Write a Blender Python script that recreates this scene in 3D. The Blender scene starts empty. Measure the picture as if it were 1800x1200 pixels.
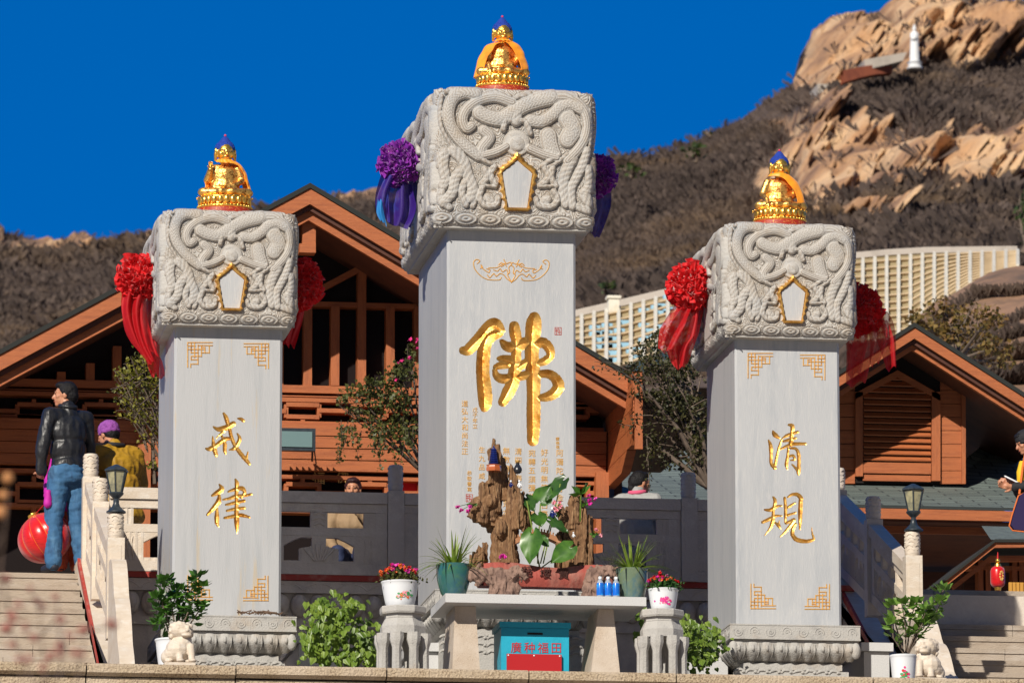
import bpy, math, random
import numpy as np
from mathutils import Vector, Matrix, Euler, noise as mnoise
R_ = math.radians
sc = bpy.context.scene
COL = sc.collection
# ------------------------------------------------------------------ camera
FPX = 11700.0
cam_d = bpy.data.cameras.new('camera'); cam = bpy.data.objects.new('camera', cam_d); COL.objects.link(cam)
AX = np.array([[0.99027501, -0.02457816, -0.13693548], [-0.13912373, -0.17494601, -0.97469918], [0.0, 0.98427121, -0.17666406]])
CAMZ = 1.6
cam.matrix_world = Matrix([[*AX[0], 0], [*AX[1], 0], [*AX[2], CAMZ], [0, 0, 0, 1]])
cam_d.sensor_width = 36.0
cam_d.lens = 36.0 * FPX / 1800.0
cam_d.clip_start = 0.5; cam_d.clip_end = 3000
cam_d.dof.use_dof = True; cam_d.dof.focus_distance = 58.0; cam_d.dof.aperture_fstop = 6.8
sc.camera = cam
# ------------------------------------------------------------------ sky, sun, exposure
SUN_AZ, SUN_EL = 32.0, 32.0        # sun stands behind the viewer's left shoulder
world = bpy.data.worlds.new("World"); sc.world = world; world.use_nodes = True
wn = world.node_tree.nodes; wl = world.node_tree.links; wn.clear()
sky = wn.new('ShaderNodeTexSky'); sky.sky_type = 'NISHITA'; sky.sun_disc = False
sky.sun_elevation = R_(SUN_EL); sky.sun_rotation = R_(180 + SUN_AZ); sky.altitude = 1500; sky.air_density = 1.0; sky.dust_density = 0.0; sky.ozone_density = 3.0
tc = wn.new('ShaderNodeTexCoord'); sep = wn.new('ShaderNodeSeparateXYZ'); comb = wn.new('ShaderNodeCombineXYZ')
mz = wn.new('ShaderNodeMath'); mz.operation = 'MULTIPLY_ADD'; mz.inputs[1].default_value = 0.75; mz.inputs[2].default_value = 0.45
wl.new(tc.outputs['Generated'], sep.inputs[0]); wl.new(sep.outputs[0], comb.inputs[0]); wl.new(sep.outputs[1], comb.inputs[1])
wl.new(sep.outputs[2], mz.inputs[0]); wl.new(mz.outputs[0], comb.inputs[2]); wl.new(comb.outputs[0], sky.inputs[0])
tint = wn.new('ShaderNodeMix'); tint.data_type = 'RGBA'; tint.blend_type = 'MULTIPLY'; tint.inputs[0].default_value = 1.0
tint.inputs[7].default_value = (0.0, 0.94, 1.80, 1)
bg = wn.new('ShaderNodeBackground'); bg.inputs[1].default_value = 0.105; wo = wn.new('ShaderNodeOutputWorld')
wl.new(sky.outputs[0], tint.inputs[6])
# deep blue ahead; unseen sky behind the viewer tinted warm to fill shaded sides
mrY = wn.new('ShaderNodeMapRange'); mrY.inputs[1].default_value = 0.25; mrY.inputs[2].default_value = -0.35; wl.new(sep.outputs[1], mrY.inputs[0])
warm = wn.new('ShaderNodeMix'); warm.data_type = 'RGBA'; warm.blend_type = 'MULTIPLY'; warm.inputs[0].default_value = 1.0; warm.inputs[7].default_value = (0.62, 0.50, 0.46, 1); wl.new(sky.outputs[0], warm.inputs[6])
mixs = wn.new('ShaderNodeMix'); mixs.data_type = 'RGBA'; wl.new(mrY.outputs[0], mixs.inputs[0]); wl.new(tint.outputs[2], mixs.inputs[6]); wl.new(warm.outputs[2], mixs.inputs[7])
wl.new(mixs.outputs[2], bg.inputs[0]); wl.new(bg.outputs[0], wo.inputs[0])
sun_d = bpy.data.lights.new('sun', 'SUN'); sun = bpy.data.objects.new('sun', sun_d); COL.objects.link(sun)
sun_d.energy = 5.0; sun_d.angle = R_(0.5); sun_d.color = (1.0, 0.93, 0.82)
ldir = Vector((math.sin(R_(SUN_AZ)) * math.cos(R_(SUN_EL)), math.cos(R_(SUN_AZ)) * math.cos(R_(SUN_EL)), -math.sin(R_(SUN_EL))))
sun.rotation_euler = ldir.to_track_quat('-Z', 'Y').to_euler()
sc.view_settings.view_transform = 'Standard'; sc.view_settings.look = 'None'; sc.view_settings.gamma = 1.0
sc.view_settings.exposure = 0.05; sc.view_settings.use_curve_mapping = False
sc.cycles.max_bounces = 6; sc.cycles.transparent_max_bounces = 12

def W(px, py, Y):
    d = AX @ np.array([px - 900.0, 600.0 - py, -FPX]); t = Y / d[1]
    p = d * t; return Vector((p[0], p[1], p[2] + CAMZ))
def WX(px, Y, py=900): return W(px, py, Y).x
def WZ(py, Y, px=900): return W(px, py, Y).z

# ------------------------------------------------------------------ mesh helpers
class MB:
    def __init__(s): s.v = []; s.f = []; s.m = []; s.mi = 0
    def add(s, vs, fs):
        n = len(s.v); s.v += [tuple(p) for p in vs]; s.f += [tuple(i + n for i in f) for f in fs]; s.m += [s.mi] * len(fs)
    def box(s, x0, x1, y0, y1, z0, z1, tx=0, ty=0):
        s.add([(x0, y0, z0), (x1, y0, z0), (x1, y1, z0), (x0, y1, z0), (x0 + tx, y0 + ty, z1), (x1 - tx, y0 + ty, z1), (x1 - tx, y1 - ty, z1), (x0 + tx, y1 - ty, z1)],
              [(0, 3, 2, 1), (4, 5, 6, 7), (0, 1, 5, 4), (1, 2, 6, 5), (2, 3, 7, 6), (3, 0, 4, 7)])
    def bar(s, a, b, w, h, up=(0, 0, 1)):
        a = Vector(a); b = Vector(b); d = (b - a).normalized(); u = Vector(up); sd = d.cross(u)
        if sd.length < 1e-4: sd = d.cross(Vector((0, 1, 0)))
        sd.normalize(); u = sd.cross(d).normalized(); sd *= w / 2; u *= h / 2
        vs = [p + q for p in (a, b) for q in (-sd - u, sd - u, sd + u, -sd + u)]
        s.add(vs, [(0, 3, 2, 1), (4, 5, 6, 7), (0, 1, 5, 4), (1, 2, 6, 5), (2, 3, 7, 6), (3, 0, 4, 7)])
    def tube(s, pts, rs, n=8, cap=True, sq=1.0):
        pts = [Vector(p) for p in pts]
        if not hasattr(rs, '__len__'): rs = [rs] * len(pts)
        vs = []; fs = []; prev = None
        for i, p in enumerate(pts):
            d = (pts[min(i + 1, len(pts) - 1)] - pts[max(i - 1, 0)])
            if d.length < 1e-9: d = Vector((0, 0, 1))
            d.normalize()
            if prev is None:
                a = d.cross(Vector((0, 1, 0)))
                if a.length < 0.1: a = d.cross(Vector((1, 0, 0)))
            else: a = prev - d * prev.dot(d)
            a.normalize(); prev = a; b = d.cross(a)
            for k in range(n):
                t = 2 * math.pi * k / n; vs.append(p + (a * math.cos(t) + b * math.sin(t) * sq) * rs[i])
        for i in range(len(pts) - 1):
            for k in range(n):
                k2 = (k + 1) % n; fs.append((i * n + k, i * n + k2, (i + 1) * n + k2, (i + 1) * n + k))
        if cap: fs.append(tuple(range(n))[::-1]); fs.append(tuple((len(pts) - 1) * n + k for k in range(n)))
        s.add(vs, fs)
    def lathe(s, c, prof, n=24, sx=1.0, sy=1.0, rot=0.0, a0=0.0, a1=2 * math.pi):
        c = Vector(c); vs = []; fs = []; full = abs(a1 - a0 - 2 * math.pi) < 1e-6; m = n if full else n + 1
        for r, z in prof:
            for k in range(m):
                t = a0 + (a1 - a0) * k / n + rot; vs.append((c.x + r * sx * math.cos(t), c.y + r * sy * math.sin(t), c.z + z))
        for i in range(len(prof) - 1):
            for k in range(n):
                k2 = (k + 1) % m; fs.append((i * m + k, i * m + k2, (i + 1) * m + k2, (i + 1) * m + k))
        if full: fs.append(tuple(range(m))[::-1]); fs.append(tuple((len(prof) - 1) * m + k for k in range(m)))
        s.add(vs, fs)
    def ell(s, c, r, n=12, m=8, rot=None):
        c = Vector(c); vs = []; fs = []
        if not hasattr(r, '__len__'): r = (r, r, r)
        for i in range(1, m):
            ph = math.pi * i / m
            for k in range(n):
                t = 2 * math.pi * k / n; p = Vector((r[0] * math.sin(ph) * math.cos(t), r[1] * math.sin(ph) * math.sin(t), r[2] * math.cos(ph)))
                if rot is not None: p = rot @ p
                vs.append(c + p)
        p = Vector((0, 0, r[2])); q = Vector((0, 0, -r[2]))
        if rot is not None: p = rot @ p; q = rot @ q
        top = len(vs); vs += [c + p, c + q]
        for i in range(m - 2):
            for k in range(n):
                k2 = (k + 1) % n; fs.append((i * n + k, (i + 1) * n + k, (i + 1) * n + k2, i * n + k2))
        for k in range(n):
            k2 = (k + 1) % n; fs.append((top, k, k2)); fs.append((top + 1, (m - 2) * n + k2, (m - 2) * n + k))
        s.add(vs, fs)
    def cap(s, a, b, r0, r1, n=12):
        a = Vector(a); b = Vector(b); d = b - a
        if d.length < 1e-6: s.ell(a, r0, n, 8); return
        u = d.normalized(); pts = []; rs = []
        for k in range(4): t = math.pi / 2 * (1 - k / 4) * 0.96; pts.append(a - u * r0 * math.sin(t)); rs.append(r0 * math.cos(t))
        pts.append(a); rs.append(r0); pts.append(b); rs.append(r1)
        for k in range(1, 5): t = math.pi / 2 * k / 4 * 0.96; pts.append(b + u * r1 * math.sin(t)); rs.append(r1 * math.cos(t))
        s.tube(pts, rs, n)
    def prism(s, poly, y0, y1):      # polygon in x,z, extruded along y
        n = len(poly); vs = [(x, y0, z) for x, z in poly] + [(x, y1, z) for x, z in poly]
        s.add(vs, [tuple(range(n)), tuple(range(2 * n - 1, n - 1, -1))] + [(i, n + i, n + (i + 1) % n, (i + 1) % n) for i in range(n)])
    def prismx(s, poly, x0, x1):     # polygon in y,z, extruded along x
        n = len(poly); vs = [(x0, y, z) for y, z in poly] + [(x1, y, z) for y, z in poly]
        s.add(vs, [tuple(range(n)), tuple(range(2 * n - 1, n - 1, -1))] + [(i, n + i, n + (i + 1) % n, (i + 1) % n) for i in range(n)])
    def grid(s, P):                  # rows of points
        n = len(P[0]); vs = [p for r in P for p in r]
        s.add(vs, [(i * n + j, i * n + j + 1, (i + 1) * n + j + 1, (i + 1) * n + j) for i in range(len(P) - 1) for j in range(n - 1)])
    def xf(s, M): s.v = [tuple(M @ Vector(p)) for p in s.v]; return s

def mesh_of(v, f, name='m'):
    me = bpy.data.meshes.new(name); me.from_pydata(v, [], f); me.update(); return me
def obj(name, mb, mats, parent=None, smooth=None, fix=True):
    org = parent_origin(parent) if parent else Vector((0, 0, 0))
    v = [(p[0] - org.x, p[1] - org.y, p[2] - org.z) for p in mb.v]
    me = bpy.data.meshes.new(name); me.from_pydata(v, [], mb.f)
    if not isinstance(mats, (list, tuple)): mats = [mats]
    for m in mats: me.materials.append(m)
    if len(mats) > 1: me.polygons.foreach_set('material_index', mb.m)
    if smooth is not None:
        me.polygons.foreach_set('use_smooth', [True] * len(me.polygons))
        me.set_sharp_from_angle(angle=R_(smooth))
    me.update()
    if fix:
        import bmesh
        bm = bmesh.new(); bm.from_mesh(me); bmesh.ops.recalc_face_normals(bm, faces=bm.faces); bm.to_mesh(me); bm.free()
    o = bpy.data.objects.new(name, me); COL.objects.link(o)
    if parent: o.parent = parent
    return o
def parent_origin(p):
    v = Vector((0, 0, 0))
    while p: v += p.location; p = p.parent
    return v
def set_origin(o, loc):      # move the origin of a top-level mesh to its base
    loc = Vector(loc); o.data.transform(Matrix.Translation(-loc)); o.location = loc; return o
def tag(o, label, cat, group=None, kind=None):
    if label: o['label'] = label
    if cat: o['category'] = cat
    if group: o['group'] = group
    if kind: o['kind'] = kind
    return o
def thing(name, loc, label, cat, group=None):
    o = bpy.data.objects.new(name, None); COL.objects.link(o); o.location = loc; o.empty_display_size = 0.2
    return tag(o, label, cat, group)
def dup(root, loc, label=None, scale=None):
    r = root.copy(); COL.objects.link(r); r.location = loc
    if label: r['label'] = label
    if scale: r.scale = scale
    for ch in list(root.children):
        c = ch.copy(); COL.objects.link(c); c.parent = r
        for g in list(ch.children):
            d = g.copy(); COL.objects.link(d); d.parent = c
    return r
def struct(name, mb, mat, smooth=None, kind='structure'):
    o = obj(name, mb, mat, None, smooth); o['kind'] = kind; return o
def remesh(mb, vox, smooth=4, disp=None):
    """union of overlapping solids -> one continuous surface (returned as an MB)"""
    me = mesh_of(mb.v, mb.f); o = bpy.data.objects.new('tmp', me); COL.objects.link(o)
    m = o.modifiers.new('r', 'REMESH'); m.mode = 'VOXEL'; m.voxel_size = vox
    if smooth:
        q = o.modifiers.new('s', 'SMOOTH'); q.iterations = smooth; q.factor = 0.5
    dg = bpy.context.evaluated_depsgraph_get(); ev = o.evaluated_get(dg)
    m2 = bpy.data.meshes.new_from_object(ev)
    n = len(m2.vertices); co = np.empty(n * 3); m2.vertices.foreach_get('co', co); co = co.reshape(-1, 3)
    out = MB()
    if disp is not None:
        no = np.empty(n * 3); m2.vertices.foreach_get('normal', no); co = co + no.reshape(-1, 3) * disp(co)[:, None]
    out.v = [tuple(p) for p in co]; out.f = [tuple(p.vertices) for p in m2.polygons]; out.m = [0] * len(out.f)
    bpy.data.objects.remove(o); bpy.data.meshes.remove(me); bpy.data.meshes.remove(m2)
    return out
def nz(co, scale, seed=0.0, sc3=(1, 1, 1)):
    return np.array([mnoise.noise(Vector((p[0] * scale * sc3[0] + seed, p[1] * scale * sc3[1] + seed * 1.7, p[2] * scale * sc3[2]))) for p in co])

# ------------------------------------------------------------------ materials
def mat(name, col, rough=0.7, metal=0.0, spec=0.5, n1=None, n2=None, bump=0.0, bscale=40, stretch=(1, 1, 1), alpha=None, trans=0.0, sheen=0.0, coat=0.0, detail=6, bstretch=None, emis=None):
    """n1/n2 = (scale, colour, low, high): noise-driven second and third colour in object space"""
    m = bpy.data.materials.new(name); m.use_nodes = True; nt = m.node_tree; N = nt.nodes; L = nt.links
    b = N['Principled BSDF']; b.inputs['Roughness'].default_value = rough; b.inputs['Metallic'].default_value = metal
    b.inputs['Specular IOR Level'].default_value = spec
    if sheen: b.inputs['Sheen Weight'].default_value = sheen
    if coat: b.inputs['Coat Weight'].default_value = coat; b.inputs['Coat Roughness'].default_value = 0.08
    t = N.new('ShaderNodeTexCoord'); mp = N.new('ShaderNodeMapping'); mp.inputs['Scale'].default_value = stretch
    L.new(t.outputs['Object'], mp.inputs[0])
    cur = N.new('ShaderNodeRGB'); cur.outputs[0].default_value = (*col, 1); out = cur.outputs[0]
    for q in (n1, n2):
        if not q: continue
        no = N.new('ShaderNodeTexNoise'); no.inputs['Scale'].default_value = q[0]; no.inputs['Detail'].default_value = detail; no.inputs['Roughness'].default_value = 0.65
        L.new(mp.outputs[0], no.inputs['Vector']); mr = N.new('ShaderNodeMapRange'); mr.inputs[1].default_value = q[2]; mr.inputs[2].default_value = q[3]
        L.new(no.outputs[0], mr.inputs[0]); mx = N.new('ShaderNodeMix'); mx.data_type = 'RGBA'
        L.new(mr.outputs[0], mx.inputs[0]); L.new(out, mx.inputs[6]); mx.inputs[7].default_value = (*q[1], 1); out = mx.outputs[2]
    L.new(out, b.inputs['Base Color'])
    if bump:
        no = N.new('ShaderNodeTexNoise'); no.inputs['Scale'].default_value = bscale; no.inputs['Detail'].default_value = 5
        if bstretch:
            m3 = N.new('ShaderNodeMapping'); m3.inputs['Scale'].default_value = bstretch; L.new(t.outputs['Object'], m3.inputs[0]); L.new(m3.outputs[0], no.inputs['Vector'])
        else: L.new(mp.outputs[0], no.inputs['Vector'])
        bp = N.new('ShaderNodeBump'); bp.inputs['Strength'].default_value = 1.0; bp.inputs['Distance'].default_value = bump
        L.new(no.outputs[0], bp.inputs['Height']); L.new(bp.outputs[0], b.inputs['Normal'])
    if alpha is not None: b.inputs['Alpha'].default_value = alpha
    if trans:
        tr = N.new('ShaderNodeBsdfTranslucent'); L.new(out, tr.inputs[0]); ms = N.new('ShaderNodeMixShader'); ms.inputs[0].default_value = trans
        o = N['Material Output']; L.new(b.outputs[0], ms.inputs[1]); L.new(tr.outputs[0], ms.inputs[2])
        if alpha is not None:
            tp = N.new('ShaderNodeBsdfTransparent'); m2 = N.new('ShaderNodeMixShader'); m2.inputs[0].default_value = alpha
            b.inputs['Alpha'].default_value = 1.0
            L.new(tp.outputs[0], m2.inputs[1]); L.new(ms.outputs[0], m2.inputs[2]); L.new(m2.outputs[0], o.inputs[0])
        else: L.new(ms.outputs[0], o.inputs[0])
    if emis: b.inputs['Emission Color'].default_value = (*emis[:3], 1); b.inputs['Emission Strength'].default_value = emis[3]
    return m
def leafmat(name, c1, c2, c3=None, rough=0.45, trans=0.3):
    m = mat(name, c1, rough, n1=(9, c2, 0.4, 0.62), n2=(3.5, c3, 0.5, 0.7) if c3 else None, trans=trans, detail=2); return m

M_shaft = mat('grey_marble', (.445, .455, .47), .5, n1=(1.4, (.34, .36, .39), .47, .78), n2=(9, (.50, .50, .50), .5, .7), stretch=(4.5, 4.5, .55), bump=.002, bscale=30, detail=9)
M_shaftL = mat('grey_marble_stained', (.44, .445, .455), .5, n1=(1.8, (.35, .365, .38), .47, .75), n2=(2.0, (.50, .39, .24), .57, .72), stretch=(6, 6, .4), bump=.002, bscale=30, detail=9)
M_carve = mat('carved_pale_stone', (.47, .45, .42), .75, n1=(5, (.42, .36, .29), .52, .75), n2=(3, (.38, .39, .40), .5, .7), bump=.006, bscale=60)
M_base = mat('carved_grey_stone', (.44, .425, .40), .8, n1=(7, (.30, .29, .28), .5, .75), n2=(3, (.42, .35, .28), .55, .75), bump=.006, bscale=70)
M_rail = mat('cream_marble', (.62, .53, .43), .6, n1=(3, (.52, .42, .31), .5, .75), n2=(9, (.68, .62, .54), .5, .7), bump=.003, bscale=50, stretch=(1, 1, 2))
M_rail2 = mat('cream_marble_shaded', (.64, .56, .48), .7, n1=(3, (.46, .41, .37), .5, .75), n2=(9, (.70, .63, .55), .5, .7), bump=.004, bscale=50)  # shaded copy of the cream marble, its colour set for the stretches in shade
M_granite = mat('yellow_granite', (.46, .36, .24), .85, n1=(55, (.20, .13, .08), .50, .60), n2=(2.0, (.52, .42, .31), .45, .65), bump=.02, bscale=50)
M_granite2 = mat('pink_granite_leg', (.52, .43, .34), .8, n1=(150, (.36, .27, .2), .5, .65), n2=(3, (.58, .5, .42), .45, .65), bump=.004, bscale=120)
M_step = mat('grey_brown_step_stone', (.40, .33, .26), .85, n1=(4, (.27, .21, .16), .5, .72), n2=(1.5, (.48, .42, .36), .5, .7), stretch=(1, 1, 4), bump=.006, bscale=40)
M_slab = mat('pale_table_granite', (.56, .56, .56), .6, n1=(150, (.42, .42, .43), .5, .65), bump=.002, bscale=100)
M_redline = mat('faded_red_paint', (.40, .045, .03), .7, n1=(10, (.45, .16, .12), .5, .7))
M_gold = mat('gold_leaf', (.88, .52, .14), .42, metal=.95, n1=(10, (.62, .27, .04), .50, .66), bump=.006, bscale=14)
M_gold2 = mat('gold_leaf_small', (.78, .46, .14), .5, metal=.4, n1=(40, (.60, .27, .04), .5, .7))
M_goldb = mat('gilded_bronze', (1.0, .60, .12), .28, metal=.9, n1=(22, (.85, .38, .06), .5, .68), bump=.003, bscale=40)
M_golde = mat('engraved_gilding', (.95, .54, .14), .36, metal=.88, n1=(32, (.36, .13, .03), .52, .60), bump=.004, bscale=70)
M_hairblue = mat('ultramarine_paint', (.008, .045, .36), .7, bump=.008, bscale=220)
M_redbase = mat('red_gilt_paint', (.36, .025, .012), .5, n1=(70, (.75, .33, .06), .56, .62))
M_pink = mat('pink_bead', (.6, .04, .12), .3)
M_wood = mat('orange_brown_stained_wood', (.42, .120, .035), .6, n1=(5, (.27, .07, .022), .45, .75), n2=(14, (.50, .165, .052), .56, .72), stretch=(.6, 1, 7), bump=.003, bscale=60)
M_woodv = mat('orange_brown_upright_wood', (.42, .120, .035), .6, n1=(5, (.27, .072, .024), .45, .75), n2=(14, (.49, .16, .052), .56, .72), stretch=(6, 6, .6), bump=.003, bscale=60)
M_wooddk = mat('shade_darkened_wood', (.085, .026, .013), .7, n1=(6, (.05, .014, .008), .45, .7), stretch=(.6, 1, 6))  # darker copy of the timber colour, for boards lying in shade
M_dark = mat('dark_interior', (.012, .007, .006), .9)
M_glassdk = mat('dark_window_glass', (.010, .006, .006), .5, spec=.15)
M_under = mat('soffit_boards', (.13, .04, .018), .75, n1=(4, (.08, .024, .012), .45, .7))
M_tar = mat('roof_felt_edge', (.02, .022, .02), .9)
def shingle(name):
    m = mat(name, (.125, .155, .145), .85, bump=.004, bscale=60); nt = m.node_tree; N = nt.nodes; L = nt.links; b = N['Principled BSDF']
    t = N['Texture Coordinate']; br = N.new('ShaderNodeTexBrick'); br.inputs['Scale'].default_value = 1.0
    br.inputs['Brick Width'].default_value = .42; br.inputs['Row Height'].default_value = .15; br.inputs['Mortar Size'].default_value = .012; br.inputs['Mortar Smooth'].default_value = .2
    br.inputs['Color1'].default_value = (.15, .185, .17, 1); br.inputs['Color2'].default_value = (.10, .125, .118, 1); br.inputs['Mortar'].default_value = (.04, .05, .05, 1)
    L.new(t.outputs['UV'], br.inputs['Vector']); L.new(br.outputs['Color'], b.inputs['Base Color']); return m
M_shingle = shingle('grey_green_shingle')
M_soil = mat('soil', (.06, .04, .03), .95)
M_skin = mat('skin', (.50, .23, .13), .5, n1=(25, (.42, .15, .08), .5, .7)); M_skin.node_tree.nodes['Principled BSDF'].inputs['Subsurface Weight'].default_value = .05
M_lip = mat('lips', (.34, .08, .06), .5); M_eye = mat('eye_dark', (.01, .008, .007), .3)
M_hair = mat('black_hair', (.008, .007, .008), .6, spec=.25, bump=.006, bscale=60, bstretch=(3, 3, .6))
M_leather = mat('black_leather', (.011, .012, .015), .42, n1=(40, (.02, .02, .024), .4, .7), bump=.012, bscale=14, bstretch=(1, 1, .5))
M_rib = mat('black_knit', (.012, .012, .014), .9, bump=.004, bscale=150)
M_denim = mat('blue_denim', (.035, .12, .25), .85, n1=(5, (.10, .22, .36), .5, .72), n2=(7, (.018, .055, .13), .52, .7), bump=.012, bscale=9, stretch=(1.3, 1.3, .6))
M_shoe = mat('dark_shoe', (.012, .016, .03), .6)
M_yel = mat('mustard_puffer', (.40, .22, .012), .55, n1=(5, (.26, .13, .008), .5, .7), bump=.02, bscale=6, bstretch=(1, 1, 2.5))
M_pur = mat('purple_knit', (.28, .07, .34), .95, n1=(30, (.16, .03, .20), .5, .65), bump=.01, bscale=70)
M_mag = mat('magenta_cloth', (.50, .012, .33), .7, bump=.01, bscale=10)
M_orangecl = mat('orange_red_cloth', (.55, .09, .03), .75)
M_blackcl = mat('black_cloth', (.012, .012, .015), .8, bump=.01, bscale=12)
M_brown = mat('tan_cloth', (.30, .20, .11), .8, bump=.01, bscale=12)
M_greycl = mat('grey_coat_cloth', (.33, .33, .32), .8, n1=(8, (.25, .25, .25), .5, .7), bump=.02, bscale=7)
M_pinkcl = mat('pink_scarf', (.70, .10, .20), .8)
M_yell = mat('bright_yellow_cloth', (.75, .45, .01), .7)
M_violet = mat('violet_bag', (.014, .005, .06), .6); M_orng = mat('orange_piping', (.70, .16, .03), .6)
M_white = mat('white_plastic', (.74, .76, .79), .35, n1=(4, (.66, .69, .73), .5, .7))
M_silk = mat('red_lantern_silk', (.62, .008, .010), .28, n1=(12, (.42, .004, .006), .5, .7), sheen=.3, stretch=(1, 1, 6))
M_red = mat('red_cloth_plain', (.55, .008, .012), .6)
M_tulle = mat('red_tulle', (.80, .006, .012), .6, trans=.35, sheen=.3)
M_tulle2 = mat('red_tulle_sheer', (.62, .006, .014), .6, trans=.35, alpha=.80)
M_tulle3 = mat('red_tulle_very_sheer', (.62, .006, .014), .6, trans=.35, alpha=.70)
M_ptulle = mat('purple_tulle', (.26, .012, .42), .6, n1=(14, (.42, .02, .45), .5, .65), trans=.3, sheen=.4)
M_ptulle2 = mat('violet_blue_tulle', (.045, .012, .24), .6, n1=(5, (.02, .06, .42), .5, .7), trans=.3, alpha=.88)
M_ptulle3 = mat('light_blue_tulle', (.02, .28, .70), .6, trans=.3, alpha=.9)
M_orange = mat('saffron_satin', (1.0, .36, .01), .5, n1=(6, (.85, .24, .008), .5, .7), sheen=.2)
M_iron = mat('dark_painted_iron', (.022, .032, .042), .4, n1=(20, (.05, .06, .07), .5, .7))
M_lampglass = mat('frosted_lamp_glass', (.36, .33, .20), .25, n1=(9, (.16, .16, .12), .45, .6))
M_floodg = mat('floodlight_glass', (.22, .34, .34), .12, metal=.3)
M_rock = mat('brown_petrified_wood', (.22, .115, .052), .9, n1=(6, (.12, .06, .03), .48, .66), n2=(14, (.40, .25, .13), .52, .68), stretch=(3.2, 3.2, .5), bump=.03, bscale=16, bstretch=(3, 3, .35), detail=9)
M_rocklt = mat('ochre_crumbly_stone', (.36, .20, .09), .95, n1=(30, (.20, .10, .045), .5, .62), bump=.02, bscale=60)
M_tray = mat('weathered_red_trough', (.36, .07, .05), .7, n1=(5, (.30, .15, .11), .48, .7), n2=(9, (.22, .04, .03), .52, .7), stretch=(1, 1, .5), bump=.008, bscale=30)
M_root = mat('grey_brown_root', (.27, .17, .13), .85, n1=(8, (.12, .07, .055), .45, .65), bump=.03, bscale=18, bstretch=(1, 1, .4))
M_blue = mat('cyan_blue_paint', (.012, .36, .52), .45, n1=(5, (.01, .28, .42), .5, .75), bump=.002, bscale=30)
M_redp = mat('red_board', (.42, .004, .008), .5)
M_redtxt = mat('red_letter_paint', (.48, .02, .03), .6)
M_darktxt = mat('dark_carved_lines', (.06, .02, .015), .9)
M_terra = mat('terracotta', (.38, .17, .08), .85, n1=(20, (.5, .26, .14), .5, .65))
M_glaze = mat('green_glazed_pot', (.035, .13, .12), .12, n1=(4, (.02, .09, .16), .45, .65), n2=(9, (.05, .15, .08), .5, .7), coat=.5)
M_glaze2 = mat('celadon_glazed_pot', (.14, .19, .12), .14, n1=(4, (.04, .14, .22), .46, .66), n2=(9, (.20, .24, .15), .5, .7), coat=.5, stretch=(1, 1, .7))
M_cobalt = mat('cobalt_glaze', (.012, .02, .13), .15, coat=.6); M_orglaze = mat('orange_glaze', (.45, .11, .03), .18, coat=.6)
M_vase = mat('black_vase', (.02, .022, .03), .25)
M_water = mat('blue_bottle_label', (.01, .14, .62), .2, coat=.5, n1=(20, (.02, .35, .85), .5, .6)); M_pet = mat('clear_plastic', (.55, .65, .75), .08, alpha=.55)
M_leaf_d = leafmat('dark_green_leaf', (.03, .085, .018), (.06, .15, .03), (.02, .05, .012), .3)
M_leaf_b = leafmat('glossy_bush_leaf', (.045, .13, .02), (.09, .22, .03), None, .3)
M_leaf_l = leafmat('lime_leaf', (.13, .22, .025), (.24, .34, .05), (.05, .11, .015), .4)
M_leaf_y = leafmat('yellow_green_leaf', (.20, .20, .02), (.36, .32, .04), (.06, .08, .015), .5)
M_leaf_o = leafmat('olive_leaf', (.075, .09, .02), (.14, .14, .03), (.03, .045, .012), .5)
M_leaf_k = leafmat('shady_olive_leaf', (.05, .055, .016), (.085, .075, .02), (.02, .025, .01), .55)  # olive leaf darkened in colour, mainly for the tree standing in shade
M_leaf_a = leafmat('autumn_leaf', (.20, .10, .025), (.10, .09, .02), (.26, .17, .04), .6)
M_leaf_c = leafmat('conifer_needles', (.03, .06, .012), (.06, .09, .015), None, .6)
M_grass_b = leafmat('strappy_leaf', (.16, .27, .03), (.28, .36, .06), None, .4)
M_bark = mat('grey_brown_bark', (.13, .095, .07), .9, n1=(12, (.22, .17, .13), .5, .7))
M_twig = mat('brown_twig', (.16, .10, .065), .9)
M_stem = mat('green_stem', (.22, .30, .06), .6)
M_fpink = mat('pink_petal', (.75, .04, .22), .5); M_fred = mat('red_petal', (.60, .01, .02), .5); M_fpale = mat('pale_pink_petal', (.85, .35, .42), .5); M_foran = mat('orange_petal', (.80, .16, .03), .5)
M_fmag = mat('magenta_petal', (.65, .03, .35), .5); M_bud = mat('brown_pink_bud', (.33, .13, .10), .8); M_budo = mat('orange_bud', (.45, .20, .07), .8)
M_statue = mat('white_statue_stone', (.74, .75, .76), .6)
M_brick = mat('red_brick_wall', (.32, .09, .045), .9, n1=(3, (.22, .06, .035), .45, .7))
M_conc = mat('pale_concrete', (.42, .37, .32), .9, n1=(2, (.32, .28, .24), .5, .7)); M_beam = mat('whitewashed_concrete_beam', (.72, .68, .58), .85, n1=(3, (.6, .54, .42), .5, .7))
M_ochre = mat('ochre_slope_fill', (.36, .28, .15), .95, n1=(2, (.30, .22, .10), .5, .7)); M_bluep = mat('pale_blue_paint', (.28, .50, .66), .8)
M_shirt = mat('navy_cloth', (.02, .03, .08), .8)

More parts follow.
